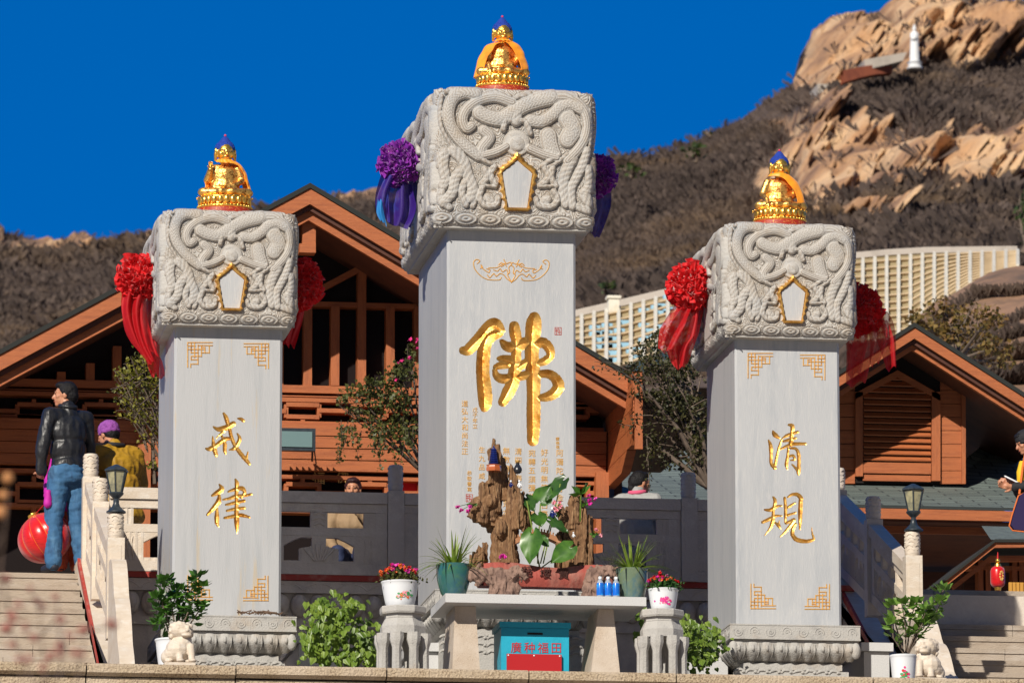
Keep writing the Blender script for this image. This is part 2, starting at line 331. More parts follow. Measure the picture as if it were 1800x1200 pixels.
def cavity(m, col, lo=.46, hi=.50):
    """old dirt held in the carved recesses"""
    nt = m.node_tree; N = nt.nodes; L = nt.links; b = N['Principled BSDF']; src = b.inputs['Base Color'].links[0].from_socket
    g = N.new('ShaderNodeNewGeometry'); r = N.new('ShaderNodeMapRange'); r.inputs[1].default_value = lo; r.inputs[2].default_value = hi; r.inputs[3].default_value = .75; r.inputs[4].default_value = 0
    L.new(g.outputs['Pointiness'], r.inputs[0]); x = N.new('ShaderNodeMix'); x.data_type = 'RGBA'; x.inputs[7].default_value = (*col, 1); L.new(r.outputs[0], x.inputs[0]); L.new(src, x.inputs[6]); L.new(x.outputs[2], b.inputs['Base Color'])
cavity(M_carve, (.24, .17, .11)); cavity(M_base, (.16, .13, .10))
# ================================================================== SETTING
ZT = 8.60          # lower terrace
ZP = 10.20         # upper platform
g = MB()           # ground as one stepped sheet
for (y0, z0, y1, z1) in ((-400, 0, 54.2, 0), (54.2, 0, 54.2, ZT), (54.2, ZT, 62, ZT), (62, ZT, 62, ZP), (62, ZP, 92, ZP), (92, ZP, 130, 12.5), (130, 12.5, 900, 30)):
    g.add([(-400, y0, z0), (500, y0, z0), (500, y1, z1), (-400, y1, z1)], [(0, 1, 2, 3)])
struct('ground', g, mat('paving_ground', (.36, .32, .27), .9, n1=(.8, (.28, .25, .21), .4, .7), bump=.004, bscale=20))

# ---- terrace edge wall with granite coping
LZ = WZ(1166, 54.0, 300)
tw = thing('terrace_wall', (8, 54, 0), 'low wall of speckled yellow granite blocks along the bottom edge', 'wall')
joints = [WX(p, 54, 1175) for p in (-330, -110, 152, 415, 680, 930, 1189, 1535, 1790, 2050)]
cop = MB(); cop.box(joints[0], joints[-1], 54.24, 54.5, 0, LZ - .03); obj('wall_core', cop, M_granite, tw)
rnd = random.Random(4)
for a, b in zip(joints[:-1], joints[1:]):
    c = MB(); e = .006; dz = rnd.uniform(-.004, .004)
    prof = [(54.42, LZ - .10), (54.05, LZ - .10), (54.0, LZ - .075), (54.0, LZ - .02), (54.02, LZ), (54.42, LZ)]
    c.prismx([(y, z + dz) for y, z in prof], a + e, b - e)
    obj('coping_stone', c, M_granite, tw)
    c = MB(); c.box(a + e, b - e, 54.06 + rnd.uniform(0, .01), 54.24, LZ - 1.2, LZ - .112); obj('wall_block', c, M_granite, tw)

# ---- stairs (left and right flights)
def stair(x0, x1, Yt, zt, n, rise=.15, run=.3):
    s = MB(); r = random.Random(int(x0 * 10))
    for i in range(n):
        y = Yt - i * run; z = zt - i * rise
        xs = [x0]; x = x0 + r.uniform(.2, 1.1)
        while x < x1 - .25: xs.append(x); x += r.uniform(.8, 1.3)
        xs.append(x1)
        for a, b in zip(xs[:-1], xs[1:]):
            d = r.uniform(0, .008); s.box(a + .002, b - .002, y + d, y + run + .3, z - .045, z); s.box(a + .002, b - .002, y + d + .012, y + run + .3, z - rise, z - .046)
    return s
ZL = WZ(1007, 60.55, 100)      # top of the left flight
xl_e = WX(152, 60.55, 1000); struct('steps', stair(xl_e - 3.6, xl_e + .02, 60.55, ZL, 12), M_step)
ZR = WZ(1045, 61.3, 1720)
xr_s = WX(1640, 57, 1150) ; struct('steps', stair(xr_s - .1, xr_s + 4.2, 61.0, ZR, 12), M_step)

# ---- upper platform
YR = 60.3
zr0 = WZ(1011, YR, 600)        # foot of the balustrade
plat = thing('platform_wall', (8, YR, ZT), 'carved shaded retaining wall with lotus band below the stone balustrade', 'wall')
xa, xb = WX(205, YR), WX(1500, YR)
c = MB(); c.box(xa - .3, xb + 6, YR + .05, 62.1, ZT - .2, zr0 - .06); obj('wall_core', c, M_rail2, plat)
c = MB(); c.box(xa - .3, xb, YR - .04, YR + .3, zr0 - .055, zr0 - .002); obj('red_strip', c, M_redline, plat)
c = MB(); c.box(xa - .3, xb, YR - .02, YR + .3, zr0 - .17, zr0 - .06)
x = xa - .2
while x < xb:
    c.tube([(x + .02 * math.sin(k * .9) + k * .035, YR - .02, zr0 - .115 + .03 * math.cos(k * .9)) for k in range(8)], .008, 5); x += .3
obj('frieze', c, M_rail2, plat, 40)
c = MB(); x = xa - .2
while x < xb:
    c.ell((x, YR + .03, zr0 - .28), (.082, .07, .11), 12, 8); c.ell((x, YR - .012, zr0 - .27), (.055, .05, .075), 10, 6); x += .172
c.box(xa - .3, xb, YR + .02, YR + .3, zr0 - .48, zr0 - .41)
obj('lotus_band', c, M_rail2, plat, 50)

# ---- balustrade built of separate posts and panels
def post(mat_, x, y, z0, ztop, label, w=.135, carved=.22, lamp=False):
    t = thing('balustrade_post', (x, y, z0), label, 'post', 'stone balustrade posts')
    h = w / 2; c = MB(); zc = ztop - carved
    c.box(x - h, x + h, y - h, y + h, z0, zc - .012)
    for s in (-1,): c.box(x - h * .62, x + h * .62, y - h - .004, y - h + .01, z0 + .12, zc - .08)
    obj('shaft', c, mat_, t)
    c = MB(); r = h * .92; prof = [(r * .80, 0), (r * .99, .02), (r, .03)]
    for k in range(9): prof.append((r * (1.0 + .05 * math.sin(k * 2.1)), .04 + k * (carved - .07) / 9))
    prof += [(r * .97, carved - .02), (r * .86, carved - .005), (r * .5, carved)]
    c.lathe((x, y, zc - .012), prof, 20)
    rr = random.Random(int(x * 100))
    for k in range(5):
        zz = zc + .035 + k * (carved - .09) / 4; a0 = rr.uniform(0, 6.28)
        for q in range(5):
            c.tube([(x + (r * 1.02) * math.cos(a0 + q * 1.256 + w_ * .9), y + (r * 1.02) * math.sin(a0 + q * 1.256 + w_ * .9), zz + .016 * math.sin(w_ * 3.1)) for w_ in (0, .33, .66, 1)], .0045, 4)
    obj('carved_cap', c, mat_, t, 50); return t
def panel(mat_, a, b, za, zb, H, label, slots=True):
    """pierced panel from a=(x,y) to b=(x,y); za/zb foot heights, H = height of the rail top above the foot"""
    t = thing('stone_balustrade', ((a[0] + b[0]) / 2, (a[1] + b[1]) / 2, min(za, zb)), label, 'balustrade', 'pierced stone balustrade panels')
    ux = b[0] - a[0]; uy = b[1] - a[1]; Ln = math.hypot(ux, uy); ux /= Ln; uy /= Ln; nx, ny = uy, -ux
    if ny > 0: nx, ny = -nx, -ny
    def P(s, z, d): return (a[0] + ux * s + nx * d, a[1] + uy * s + ny * d, za + (zb - za) * s / Ln + z)
    def slab(mb, s0, s1, z0, z1, d):
        vs = [P(s, z, q) for q in (d, -d) for s, z in ((s0, z0), (s1, z0), (s1, z1), (s0, z1))]
        mb.add(vs, [(0, 1, 2, 3), (7, 6, 5, 4), (0, 4, 5, 1), (1, 5, 6, 2), (2, 6, 7, 3), (3, 7, 4, 0)])
    c = MB(); slab(c, 0, Ln, H - .105, H, .062); obj('handrail', c, mat_, t)
    c = MB()
    slab(c, 0, Ln, 0, .10, .045); slab(c, 0, Ln, H - .185, H - .109, .04)
    m = .13 * min(1, Ln / 1.5); slab(c, 0, m, .102, H - .187, .04); slab(c, Ln - m, Ln, .102, H - .187, .04)
    zm = H * .47; slab(c, m, Ln - m, zm, zm + .075, .038)
    # carved infill: vase struts above, arched openings with a lotus fan below
    n = max(1, int(round((Ln - 2 * m) / .75))); step = (Ln - 2 * m) / n
    ths = lambda q: .034 + .004 * math.sin(q * 40)
    for i in range(n):
        s0 = m + i * step; NC = 80
        for k in range(NC):
            u0_, u1_ = k / NC, (k + 1) / NC; u = (u0_ + u1_) / 2 * 2 - 1; au = abs(u)
            a_, b_ = s0 + u0_ * step, s0 + u1_ * step
            # lower field
            zf = .102; top = zm - .001; H2 = top - zf
            if au < .62: lo = zf + H2 * (.10 + .52 * (1 - (au / .62) ** 2) ** .5 * (1 if au < .36 else .0) ); 
            else: lo = None
            if lo is None: slab(c, a_, b_, zf, top, .035 + .004 * math.sin(au * 60))
            else:
                arch = zf + H2 * (.94 - 1.3 * max(0, au - .30) ** 1.3) if au > .12 else zf + H2 * .60
                slab(c, a_, b_, zf, min(lo, top), .036 + .004 * math.sin(au * 50))
                if arch > lo + .01: slab(c, a_, b_, arch, top, .034)
                else: slab(c, a_, b_, lo, top, .034)
            # upper strut
            z0_, z1_ = zm + .076, H - .188; hh = z1_ - z0_
            if au < .16 or au > .80: slab(c, a_, b_, z0_, z1_, .033 + .005 * math.sin(au * 70))
    for i in range(n):
        s0 = m + (i + .5) * step
        for k in range(6):
            q = (k - 2.5) * .055; c.tube([P(s0 + q * (.3 + .7 * w_), .13 + .16 * w_ - abs(q) * .35 * w_, .038) for w_ in (0, .5, 1)], .012, 6)
        for k in range(4):
            zz = zm + .10 + k * .05; c.tube([P(s0 + (k % 2 * .02 + .05) * sg, zz + (.02 if sg == 0 else 0), .036) for sg in (-1, 0, 1)], .012, 6)
        for sg in (-1, 1):
            for e_ in (.405, .44, .47): c.tube([P(s0 + sg * step * (e_ + .012 * math.sin(q * 5)), zm - .04 - .22 * q, .036) for q in (0, .3, .6, 1)], .007, 5)
    obj('pierced_panel', c, mat_, t, 45); return t
Hr = WZ(868, YR, 700) - zr0
postx = [(216, 'grey'), (693, 'grey'), (1209, 'grey')]
post(M_rail2, WX(695, YR), YR, zr0, WZ(815, YR, 695), 'shaded post with rounded carved cap, left of the tall middle pillar', .15, .25)
post(M_rail2, WX(1210, YR), YR, zr0, WZ(828, YR, 1210), 'shaded post with rounded carved cap, beside the woman in the grey coat', .15, .25)
h = .08; s_ = [WX(225, YR), WX(695, YR), WX(1210, YR), WX(1500, YR)]
panel(M_rail, (WX(192, YR), YR), (WX(440, YR), YR), zr0, zr0, Hr, 'sunlit cream balustrade panel behind the small street lamp on the left')
panel(M_rail2, (WX(440, YR) + .002, YR), (s_[1] - h, YR), zr0, zr0, Hr, 'shaded grey balustrade panel between the left and middle pillars')
panel(M_rail2, (s_[1] + h, YR), (WX(950, YR), YR), zr0, zr0, Hr, 'balustrade panel mostly hidden behind the middle pillar and rock garden')
panel(M_rail2, (WX(950, YR) + .002, YR), (s_[2] - h, YR), zr0, zr0, Hr, 'shaded grey balustrade panel in front of the woman in the grey coat')
panel(M_rail2, (s_[2] + h, YR), (WX(1420, YR), YR), zr0, zr0, Hr, 'balustrade panel showing as a narrow lit strip left of the right pillar')

# stair balustrades (run towards the viewer)
def stair_rail(xn, specs, m3, side):
    # specs: list of (Y, px, ytop_px, label)
    pts = []
    for Y, px, yt, lab in specs:
        zt = WZ(yt, Y, px); z0 = zt - 1.12; post(m3 if Y < 59 or side == 'l' else M_rail2, xn, Y, z0, zt, lab, .15, .22); pts.append((Y, zt, z0))
    return pts
xL = WX(176, 59.28)
pl = stair_rail(xL, [(60.45, 156, 795, 'cream post with carved cap at the top of the left stairs, behind the man'), (59.28, 175, 838, 'second cream post down the left stairs, behind the street lamp'), (57.5, 204, 900, 'cream post carrying the left street lamp')], M_rail, 'l')
xR = WX(1535, 59.28)
pr = stair_rail(xR, [(61.0, 1480, 820, 'shaded post hidden behind the right pillar'), (59.28, 1535, 870, 'shaded grey post of the right stairs, beside the right pillar'), (57.5, 1605, 932, 'cream post carrying the right street lamp')], M_rail, 'r')
def srail(x, p, q, mat_, label):
    (Ya, zta, z0a), (Yb, ztb, z0b) = p, q
    panel(mat_, (x + .0005, Ya - .075), (x - .0005, Yb + .075), z0a + .12, z0b + .12, .72, label)
srail(xL, pl[0], pl[1], M_rail, 'upper sloping cream balustrade panel of the left stairs'); srail(xL, pl[1], pl[2], M_rail, 'lower sloping cream balustrade panel of the left stairs')
srail(xR, pr[0], pr[1], M_rail2, 'shaded sloping balustrade panel right behind the right pillar'); srail(xR, pr[1], pr[2], M_rail, 'sunlit sloping balustrade panel beside the right street lamp')
# scroll ends
def scroll(x, ztop, Y0, Y1, label, w=.13):
    zb = ZT - .1; pr_ = [(Y0, zb), (Y0, ztop)]
    n = 5; H = ztop - (LZ - .05)
    for i in range(24):
        q = i / 23; y = Y0 - (Y0 - Y1) * (.12 + .88 * q); z = ztop - H * (q ** 1.15) + .07 * abs(math.sin(q * math.pi * 3.0)); pr_.append((y, z))
    pr_.append((Y1, zb)); m = MB(); m.prismx(pr_, x - w / 2, x + w / 2)
    o = obj('scroll_stone', m, M_rail); tag(o, label, 'carved stone', 'scroll stones ending the stair balustrades'); set_origin(o, (x, (Y0 + Y1) / 2, ZT)); return o
scroll(xL, WZ(985, 57.3, 215), 57.4, 55.9, 'stepped cream scroll stone ending the left stair balustrade')
scroll(xR, WZ(1066, 56.4, 1660), 57.4, 55.7, 'rounded cream scroll stone ending the right stair balustrade', .20)
# sloping stringers with a red line
def stringer(x0, x1, side, Yt, zt, label):
    t = thing('stair_stringer', ((x0 + x1) / 2, Yt - 1.6, ZT), label, 'stair edge', 'sloping stone edges of the stairs')
    m = MB(); Yb = 55.8; zb = zt - (Yt - Yb) * .5; m.prismx([(Yt + .6, ZT - .1), (Yt + .6, zt + .14), (Yt, zt + .14), (Yb, zb + .14), (Yb, ZT - .1)], x0, x1); obj('slab', m, M_rail, t)
    m = MB(); xx = x0 if side < 0 else x1; e = .006
    for q in ((-1,) if side < 0 else (-1,)):
        m.prismx([(Yt, zt + .075), (Yt, zt + .145), (Yb, zb + .145), (Yb, zb + .075)], x0 - e, x0 + .02)
    obj('red_line', m, M_redline, t)
stringer(xL - .10, xL + .10, -1, 60.55, ZL, 'sloping cream stone edge with a faded red line beside the left steps')
stringer(xR - .10, xR + .10, -1, 60.9, ZL + .10, 'sloping stone edge with a red line beside the right pillar')
# plinth blocks beside the pillars
def plinth(px0, px1, y0, y1, Y, label):
    x0, x1 = WX(px0, Y), WX(px1, Y); z0, z1 = ZT, WZ(y0, Y, px0); m = MB()
    m.box(x0, x1, Y, Y + 1.3, z1 - .075, z1); m.box(x0 + .03, x1 - .03, Y + .04, Y + 1.3, z0, z1 - .078)
    o = obj('plinth_block', m, M_slab); tag(o, label, 'stone block', 'pale stone blocks around the pillars'); set_origin(o, ((x0 + x1) / 2, Y, z0))
plinth(1512, 1568, 1128, 1165, 57.6, 'pale stone block between the right pillar and the stair edge')
plinth(522, 600, 1114, 1165, 58.2, 'pale stone block right of the left pillar, behind the vines')
plinth(722, 790, 1128, 1165, 57.2, 'pale stone block behind the left stone stool')
plinth(1205, 1285, 1128, 1165, 57.2, 'pale stone block left of the right pillar, behind the vines')

# ================================================================== PILLARS
def strokes_sdf(X, Z, strokes):
    sd = np.full(X.shape, 1e9)
    for st in strokes:
        P = np.array(st, float)
        # smooth the path
        if len(P) > 2:
            Q = []
            for i in range(len(P) - 1):
                p0, p1, p2, p3 = P[max(i - 1, 0)], P[i], P[i + 1], P[min(i + 2, len(P) - 1)]
                for t in (0, .25, .5, .75): Q.append(.5 * ((2 * p1) + (-p0 + p2) * t + (2 * p0 - 5 * p1 + 4 * p2 - p3) * t * t + (-p0 + 3 * p1 - 3 * p2 + p3) * t ** 3))
            Q.append(P[-1]); P = np.array(Q)
        for a, b in zip(P[:-1], P[1:]):
            dx, dz = b[0] - a[0], b[1] - a[1]; L2 = dx * dx + dz * dz + 1e-9
            t = np.clip(((X - a[0]) * dx + (Z - a[1]) * dz) / L2, 0, 1)
            d = np.hypot(X - a[0] - t * dx, Z - a[1] - t * dz) - (a[2] + (b[2] - a[2]) * t)
            sd = np.minimum(sd, d)
    return sd
FO = [[(112, 396, 32), (150, 392, 42), (200, 345, 46), (265, 280, 52), (330, 205, 54), (375, 190, 52), (425, 232, 26)],
      [(395, 250, 42), (330, 270, 58), (290, 340, 52), (272, 480, 52), (272, 600, 52), (285, 720, 56), (290, 820, 52), (280, 868, 26)],
      [(525, 200, 40), (532, 250, 46), (545, 330, 42), (540, 430, 40), (530, 550, 48), (515, 650, 50), (470, 750, 48), (430, 815, 34)],
      [(690, 130, 44), (683, 190, 62), (672, 320, 56), (668, 450, 54), (680, 600, 56), (682, 750, 52), (682, 900, 54), (680, 1040, 50), (676, 1125, 44)],
      [(425, 325, 20), (470, 365, 40), (540, 365, 42), (610, 335, 45), (700, 335, 44), (765, 335, 42), (812, 385, 38), (818, 440, 32), (775, 480, 32), (720, 500, 26)],
      [(398, 462, 16), (440, 465, 32), (500, 480, 42), (545, 500, 40)],
      [(368, 560, 20), (382, 600, 30), (430, 625, 38), (510, 618, 36), (600, 600, 34), (660, 585, 40)],
      [(375, 530, 22), (420, 515, 30), (480, 510, 30)], [(545, 545, 30), (610, 500, 32), (670, 470, 30)],
      [(735, 585, 30), (810, 588, 36), (865, 630, 42), (885, 690, 46), (845, 745, 42), (775, 775, 34), (705, 775, 22)]]
JIE = [[(278, 60, 12), (300, 100, 20), (315, 150, 20), (330, 200, 18), (350, 280, 18), (380, 350, 18), (420, 410, 20), (470, 470, 20), (512, 522, 16)], [(485, 480, 15), (500, 410, 5)],
       [(182, 180, 6), (230, 205, 22), (300, 190, 28), (368, 152, 24)], [(280, 220, 14), (240, 255, 8), (205, 290, 4)],
       [(115, 380, 10), (150, 385, 20), (220, 345, 20), (290, 295, 22), (350, 290, 14)], [(178, 270, 6), (180, 310, 14), (190, 380, 22), (207, 435, 18), (208, 458, 6)],
       [(260, 270, 12), (285, 320, 18), (288, 400, 18), (295, 432, 8)], [(403, 245, 8), (425, 290, 18), (405, 340, 18), (375, 380, 18), (330, 392, 6)], [(400, 105, 4), (435, 110, 16), (458, 125, 16)]]
LV = [[(238, 710, 8), (260, 752, 24), (210, 790, 22), (170, 812, 10)], [(235, 800, 12), (232, 860, 24), (190, 920, 22), (128, 987, 12)], [(215, 930, 12), (215, 1000, 22), (215, 1060, 20), (232, 1097, 6)],
      [(385, 662, 8), (398, 700, 20), (395, 800, 18), (395, 900, 18), (395, 1000, 24), (398, 1080, 22), (400, 1157, 5)], [(320, 775, 10), (380, 755, 18), (440, 745, 22), (470, 780, 18), (440, 830, 12)],
      [(270, 850, 7), (340, 835, 16), (400, 815, 18), (470, 812, 14), (532, 800, 12)], [(298, 896, 10), (370, 880, 16), (465, 860, 15)], [(308, 950, 12), (380, 935, 16), (465, 925, 15)],
      [(285, 1016, 12), (370, 1000, 18), (440, 990, 18), (512, 1010, 12)]]
QING = [[(203, 115, 6), (225, 155, 24), (268, 182, 12)], [(166, 205, 8), (185, 265, 20), (188, 340, 17), (190, 420, 17), (222, 462, 20)], [(228, 430, 16), (245, 340, 13), (270, 250, 13), (290, 195, 7)],
        [(355, 60, 12), (388, 75, 22), (382, 150, 18), (374, 242, 24)], [(298, 182, 8), (350, 155, 16), (438, 128, 14)], [(303, 215, 10), (350, 205, 16), (422, 185, 12)],
        [(258, 297, 7), (330, 262, 14), (400, 240, 18), (510, 238, 14)], [(350, 280, 12), (345, 350, 14), (332, 430, 18), (342, 478, 6)],
        [(360, 282, 9), (420, 283, 14), (445, 330, 18), (450, 420, 18), (446, 500, 20), (445, 528, 7)], [(432, 482, 16), (385, 430, 7)], [(365, 355, 12), (395, 348, 14), (412, 385, 12), (372, 392, 7)]]
GUI = [[(208, 738, 10), (226, 775, 18), (210, 870, 14), (205, 950, 20), (180, 1030, 14), (123, 1100, 4)], [(128, 855, 9), (180, 858, 18), (240, 825, 14), (288, 818, 8)], [(108, 972, 14), (170, 945, 18), (230, 915, 14), (288, 913, 7)],
       [(225, 975, 8), (258, 1002, 18), (275, 1032, 7)], [(265, 955, 4), (262, 990, 10)], [(318, 745, 14), (325, 850, 16), (322, 975, 11)], [(343, 738, 9), (390, 712, 15), (440, 716, 20), (470, 750, 22)],
       [(468, 750, 20), (463, 850, 22), (462, 950, 20), (458, 1035, 8)], [(348, 832, 13), (412, 793, 11)], [(343, 907, 13), (417, 883, 11)], [(328, 982, 12), (402, 950, 18)], [(402, 962, 13), (340, 1040, 14), (273, 1110, 5)],
       [(420, 988, 13), (390, 1040, 18), (395, 1100, 20), (440, 1140, 22), (530, 1150, 18), (587, 1133, 15)], [(587, 1120, 12), (574, 1070, 8), (571, 1018, 3)]]
def zoomed(st, ox, oy, s, Y):
    """strokes measured on an enlarged view -> metres on the plane y=Y"""
    k = (WX(900, Y) - WX(899, Y)); out = []
    for q in st:
        r = []
        for x, y, w in q: p = W(ox + x / s, oy + y / s, Y); r.append((p.x, p.z, w / s * k))
        out.append(r)
    return out

def shaft(t, pxl, pxr, ytop, ybot, Yf, Yb, chars, mat_, res):
    x0, x1 = WX(pxl, Yf, 600), WX(pxr, Yf, 600); z1 = WZ(ytop, Yf, (pxl + pxr) / 2); z0 = WZ(ybot, Yf, (pxl + pxr) / 2); ch = .022
    X0, X1 = x0 - ch, x1 + ch
    m = MB()
    prof = [(X0, Yf + ch), (x0, Yf), (x1, Yf), (X1, Yf + ch), (X1, Yb - ch), (x1, Yb), (x0, Yb), (X0, Yb - ch)]
    n = 8; vs = [(x, y, z0) for x, y in prof] + [(x, y, z1) for x, y in prof]
    m.add(vs, [tuple(range(8)), tuple(range(15, 7, -1))] + [(i, (i + 1) % 8, 8 + (i + 1) % 8, 8 + i) for i in range(8) if i != 1])
    # front face: plain margins round the fine carved fields
    fields = []; allz = []
    for st in chars:
        xs = [p[0] for q in st for p in q]; zs = [p[1] for q in st for p in q]; w = max(p[2] for q in st for p in q) + .03
        fields.append((max(min(xs) - w, x0 + .01), min(max(xs) + w, x1 - .01), min(zs) - w, max(zs) + w, st))
    fields.sort(key=lambda f: f[2]); zc = z0
    gold = []
    for (fx0, fx1, fz0, fz1, st) in fields:
        if fz0 < zc: fz0 = zc + .001
        m.add([(x0, Yf, zc), (x1, Yf, zc), (x1, Yf, fz0), (x0, Yf, fz0)], [(0, 1, 2, 3)])
        m.add([(x0, Yf, fz0), (fx0, Yf, fz0), (fx0, Yf, fz1), (x0, Yf, fz1)], [(0, 1, 2, 3)])
        m.add([(fx1, Yf, fz0), (x1, Yf, fz0), (x1, Yf, fz1), (fx1, Yf, fz1)], [(0, 1, 2, 3)])
        zc = fz1
        nx = int((fx1 - fx0) / res); nzz = int((fz1 - fz0) / res)
        gx = np.linspace(fx0, fx1, nx + 1); gz = np.linspace(fz0, fz1, nzz + 1); X, Z = np.meshgrid(gx, gz)
        sd = strokes_sdf(X, Z, st)
        wob = np.array([[mnoise.noise(Vector((a * 30, b * 30, 1))) for a, b in zip(ra, rb)] for ra, rb in zip(X[::1], Z[::1])]) * .0025
        sd = sd + wob
        gxd = np.gradient(sd, gx, axis=1); gzd = np.gradient(sd, gz, axis=0); gn = np.hypot(gxd, gzd) + 1e-6
        near = (np.abs(sd) < res * .55) & (gn > .5); near[0] = near[-1] = False; near[:, 0] = near[:, -1] = False
        X = np.where(near, X - sd * gxd / gn, X); Z = np.where(near, Z - sd * gzd / gn, Z); sd = np.where(near, 0, sd)
        depth = np.minimum(-np.minimum(sd - wob, 0) * .68 * (sd < 0), .075)
        V = [(X[i, j], Yf + depth[i, j], Z[i, j]) for i in range(nzz + 1) for j in range(nx + 1)]
        fs_s = []; fs_g = []; w = nx + 1
        for i in range(nzz):
            for j in range(nx):
                q = (i * w + j, i * w + j + 1, (i + 1) * w + j + 1, (i + 1) * w + j)
                s4 = sd[i, j] + sd[i, j + 1] + sd[i + 1, j + 1] + sd[i + 1, j]
                (fs_g if s4 < -1e-7 else fs_s).append(q)
        def sub(fs):
            idx = {}; vv = []; ff = []
            for q in fs:
                r = []
                for k in q:
                    if k not in idx: idx[k] = len(vv); vv.append(V[k])
                    r.append(idx[k])
                ff.append(tuple(r))
            return vv, ff
        m.add(*sub(fs_s)); gm = MB(); gm.add(*sub(fs_g)); gold.append(gm)
    m.add([(x0, Yf, zc), (x1, Yf, zc), (x1, Yf, z1), (x0, Yf, z1)], [(0, 1, 2, 3)])
    obj('shaft', m, mat_, t, None)
    for gm in gold: obj('gold_character', gm, M_gold, t, 30)
    return x0, x1, z0, z1
def strips(mb, segs, w, Y, d=.006):
    for a, b in segs:
        ax, az = a; bx, bz = b; L_ = math.hypot(bx - ax, bz - az)
        if L_ < 1e-6: continue
        ux, uz = (bx - ax) / L_, (bz - az) / L_; nx, nzv = -uz * w / 2, ux * w / 2; ax -= ux * w * .4; az -= uz * w * .4; bx += ux * w * .4; bz += uz * w * .4
        mb.add([(ax + nx, Y, az + nzv), (ax - nx, Y, az - nzv), (bx - nx, Y, bz - nzv), (bx + nx, Y, bz + nzv), (ax, Y - d, az), (bx, Y - d, bz)],
               [(0, 4, 5, 3), (1, 2, 5, 4), (0, 1, 4), (2, 3, 5)])
KEY = [((0, 0), (1.0, 0)), ((0, .1), (0, 1.0)), ((0, 0), (0, .12)), ((.14, 0), (.14, .35)), ((0, .14), (.30, .14)), ((.14, .14), (.14, .42)), ((.14, .42), (.42, .42)), ((.42, .42), (.42, .10)), ((.28, .0), (.28, .6)),
       ((.0, .28), (.7, .28)), ((.42, .12), (1.0, .12)), ((.88, .12), (.88, .42)), ((.88, .42), (.56, .42)), ((.56, .42), (.56, .14)), ((.42, .56), (.14, .56)), ((.14, .56), (.14, .70)), ((.14, .70), (.42, .70)),
       ((.42, .42), (.42, .88)), ((.42, .88), (.12, .88)), ((.12, .88), (.12, 1.0)), ((.56, .42), (.56, .56)), ((.56, .56), (.42, .56)), ((.70, .2), (.70, .42)), ((.70, .2), (.56, .2))]
def corner(t, px, py, sx, sy, Y, sz=43):
    m = MB(); segs = []
    for a, b in KEY:
        p = W(px + sx * a[0] * sz, py + sy * a[1] * sz, Y); q = W(px + sx * b[0] * sz, py + sy * b[1] * sz, Y); segs.append(((p.x, p.z), (q.x, q.z)))
    strips(m, segs, .011, Y - .001); obj('corner_ornament', m, M_gold2, t)
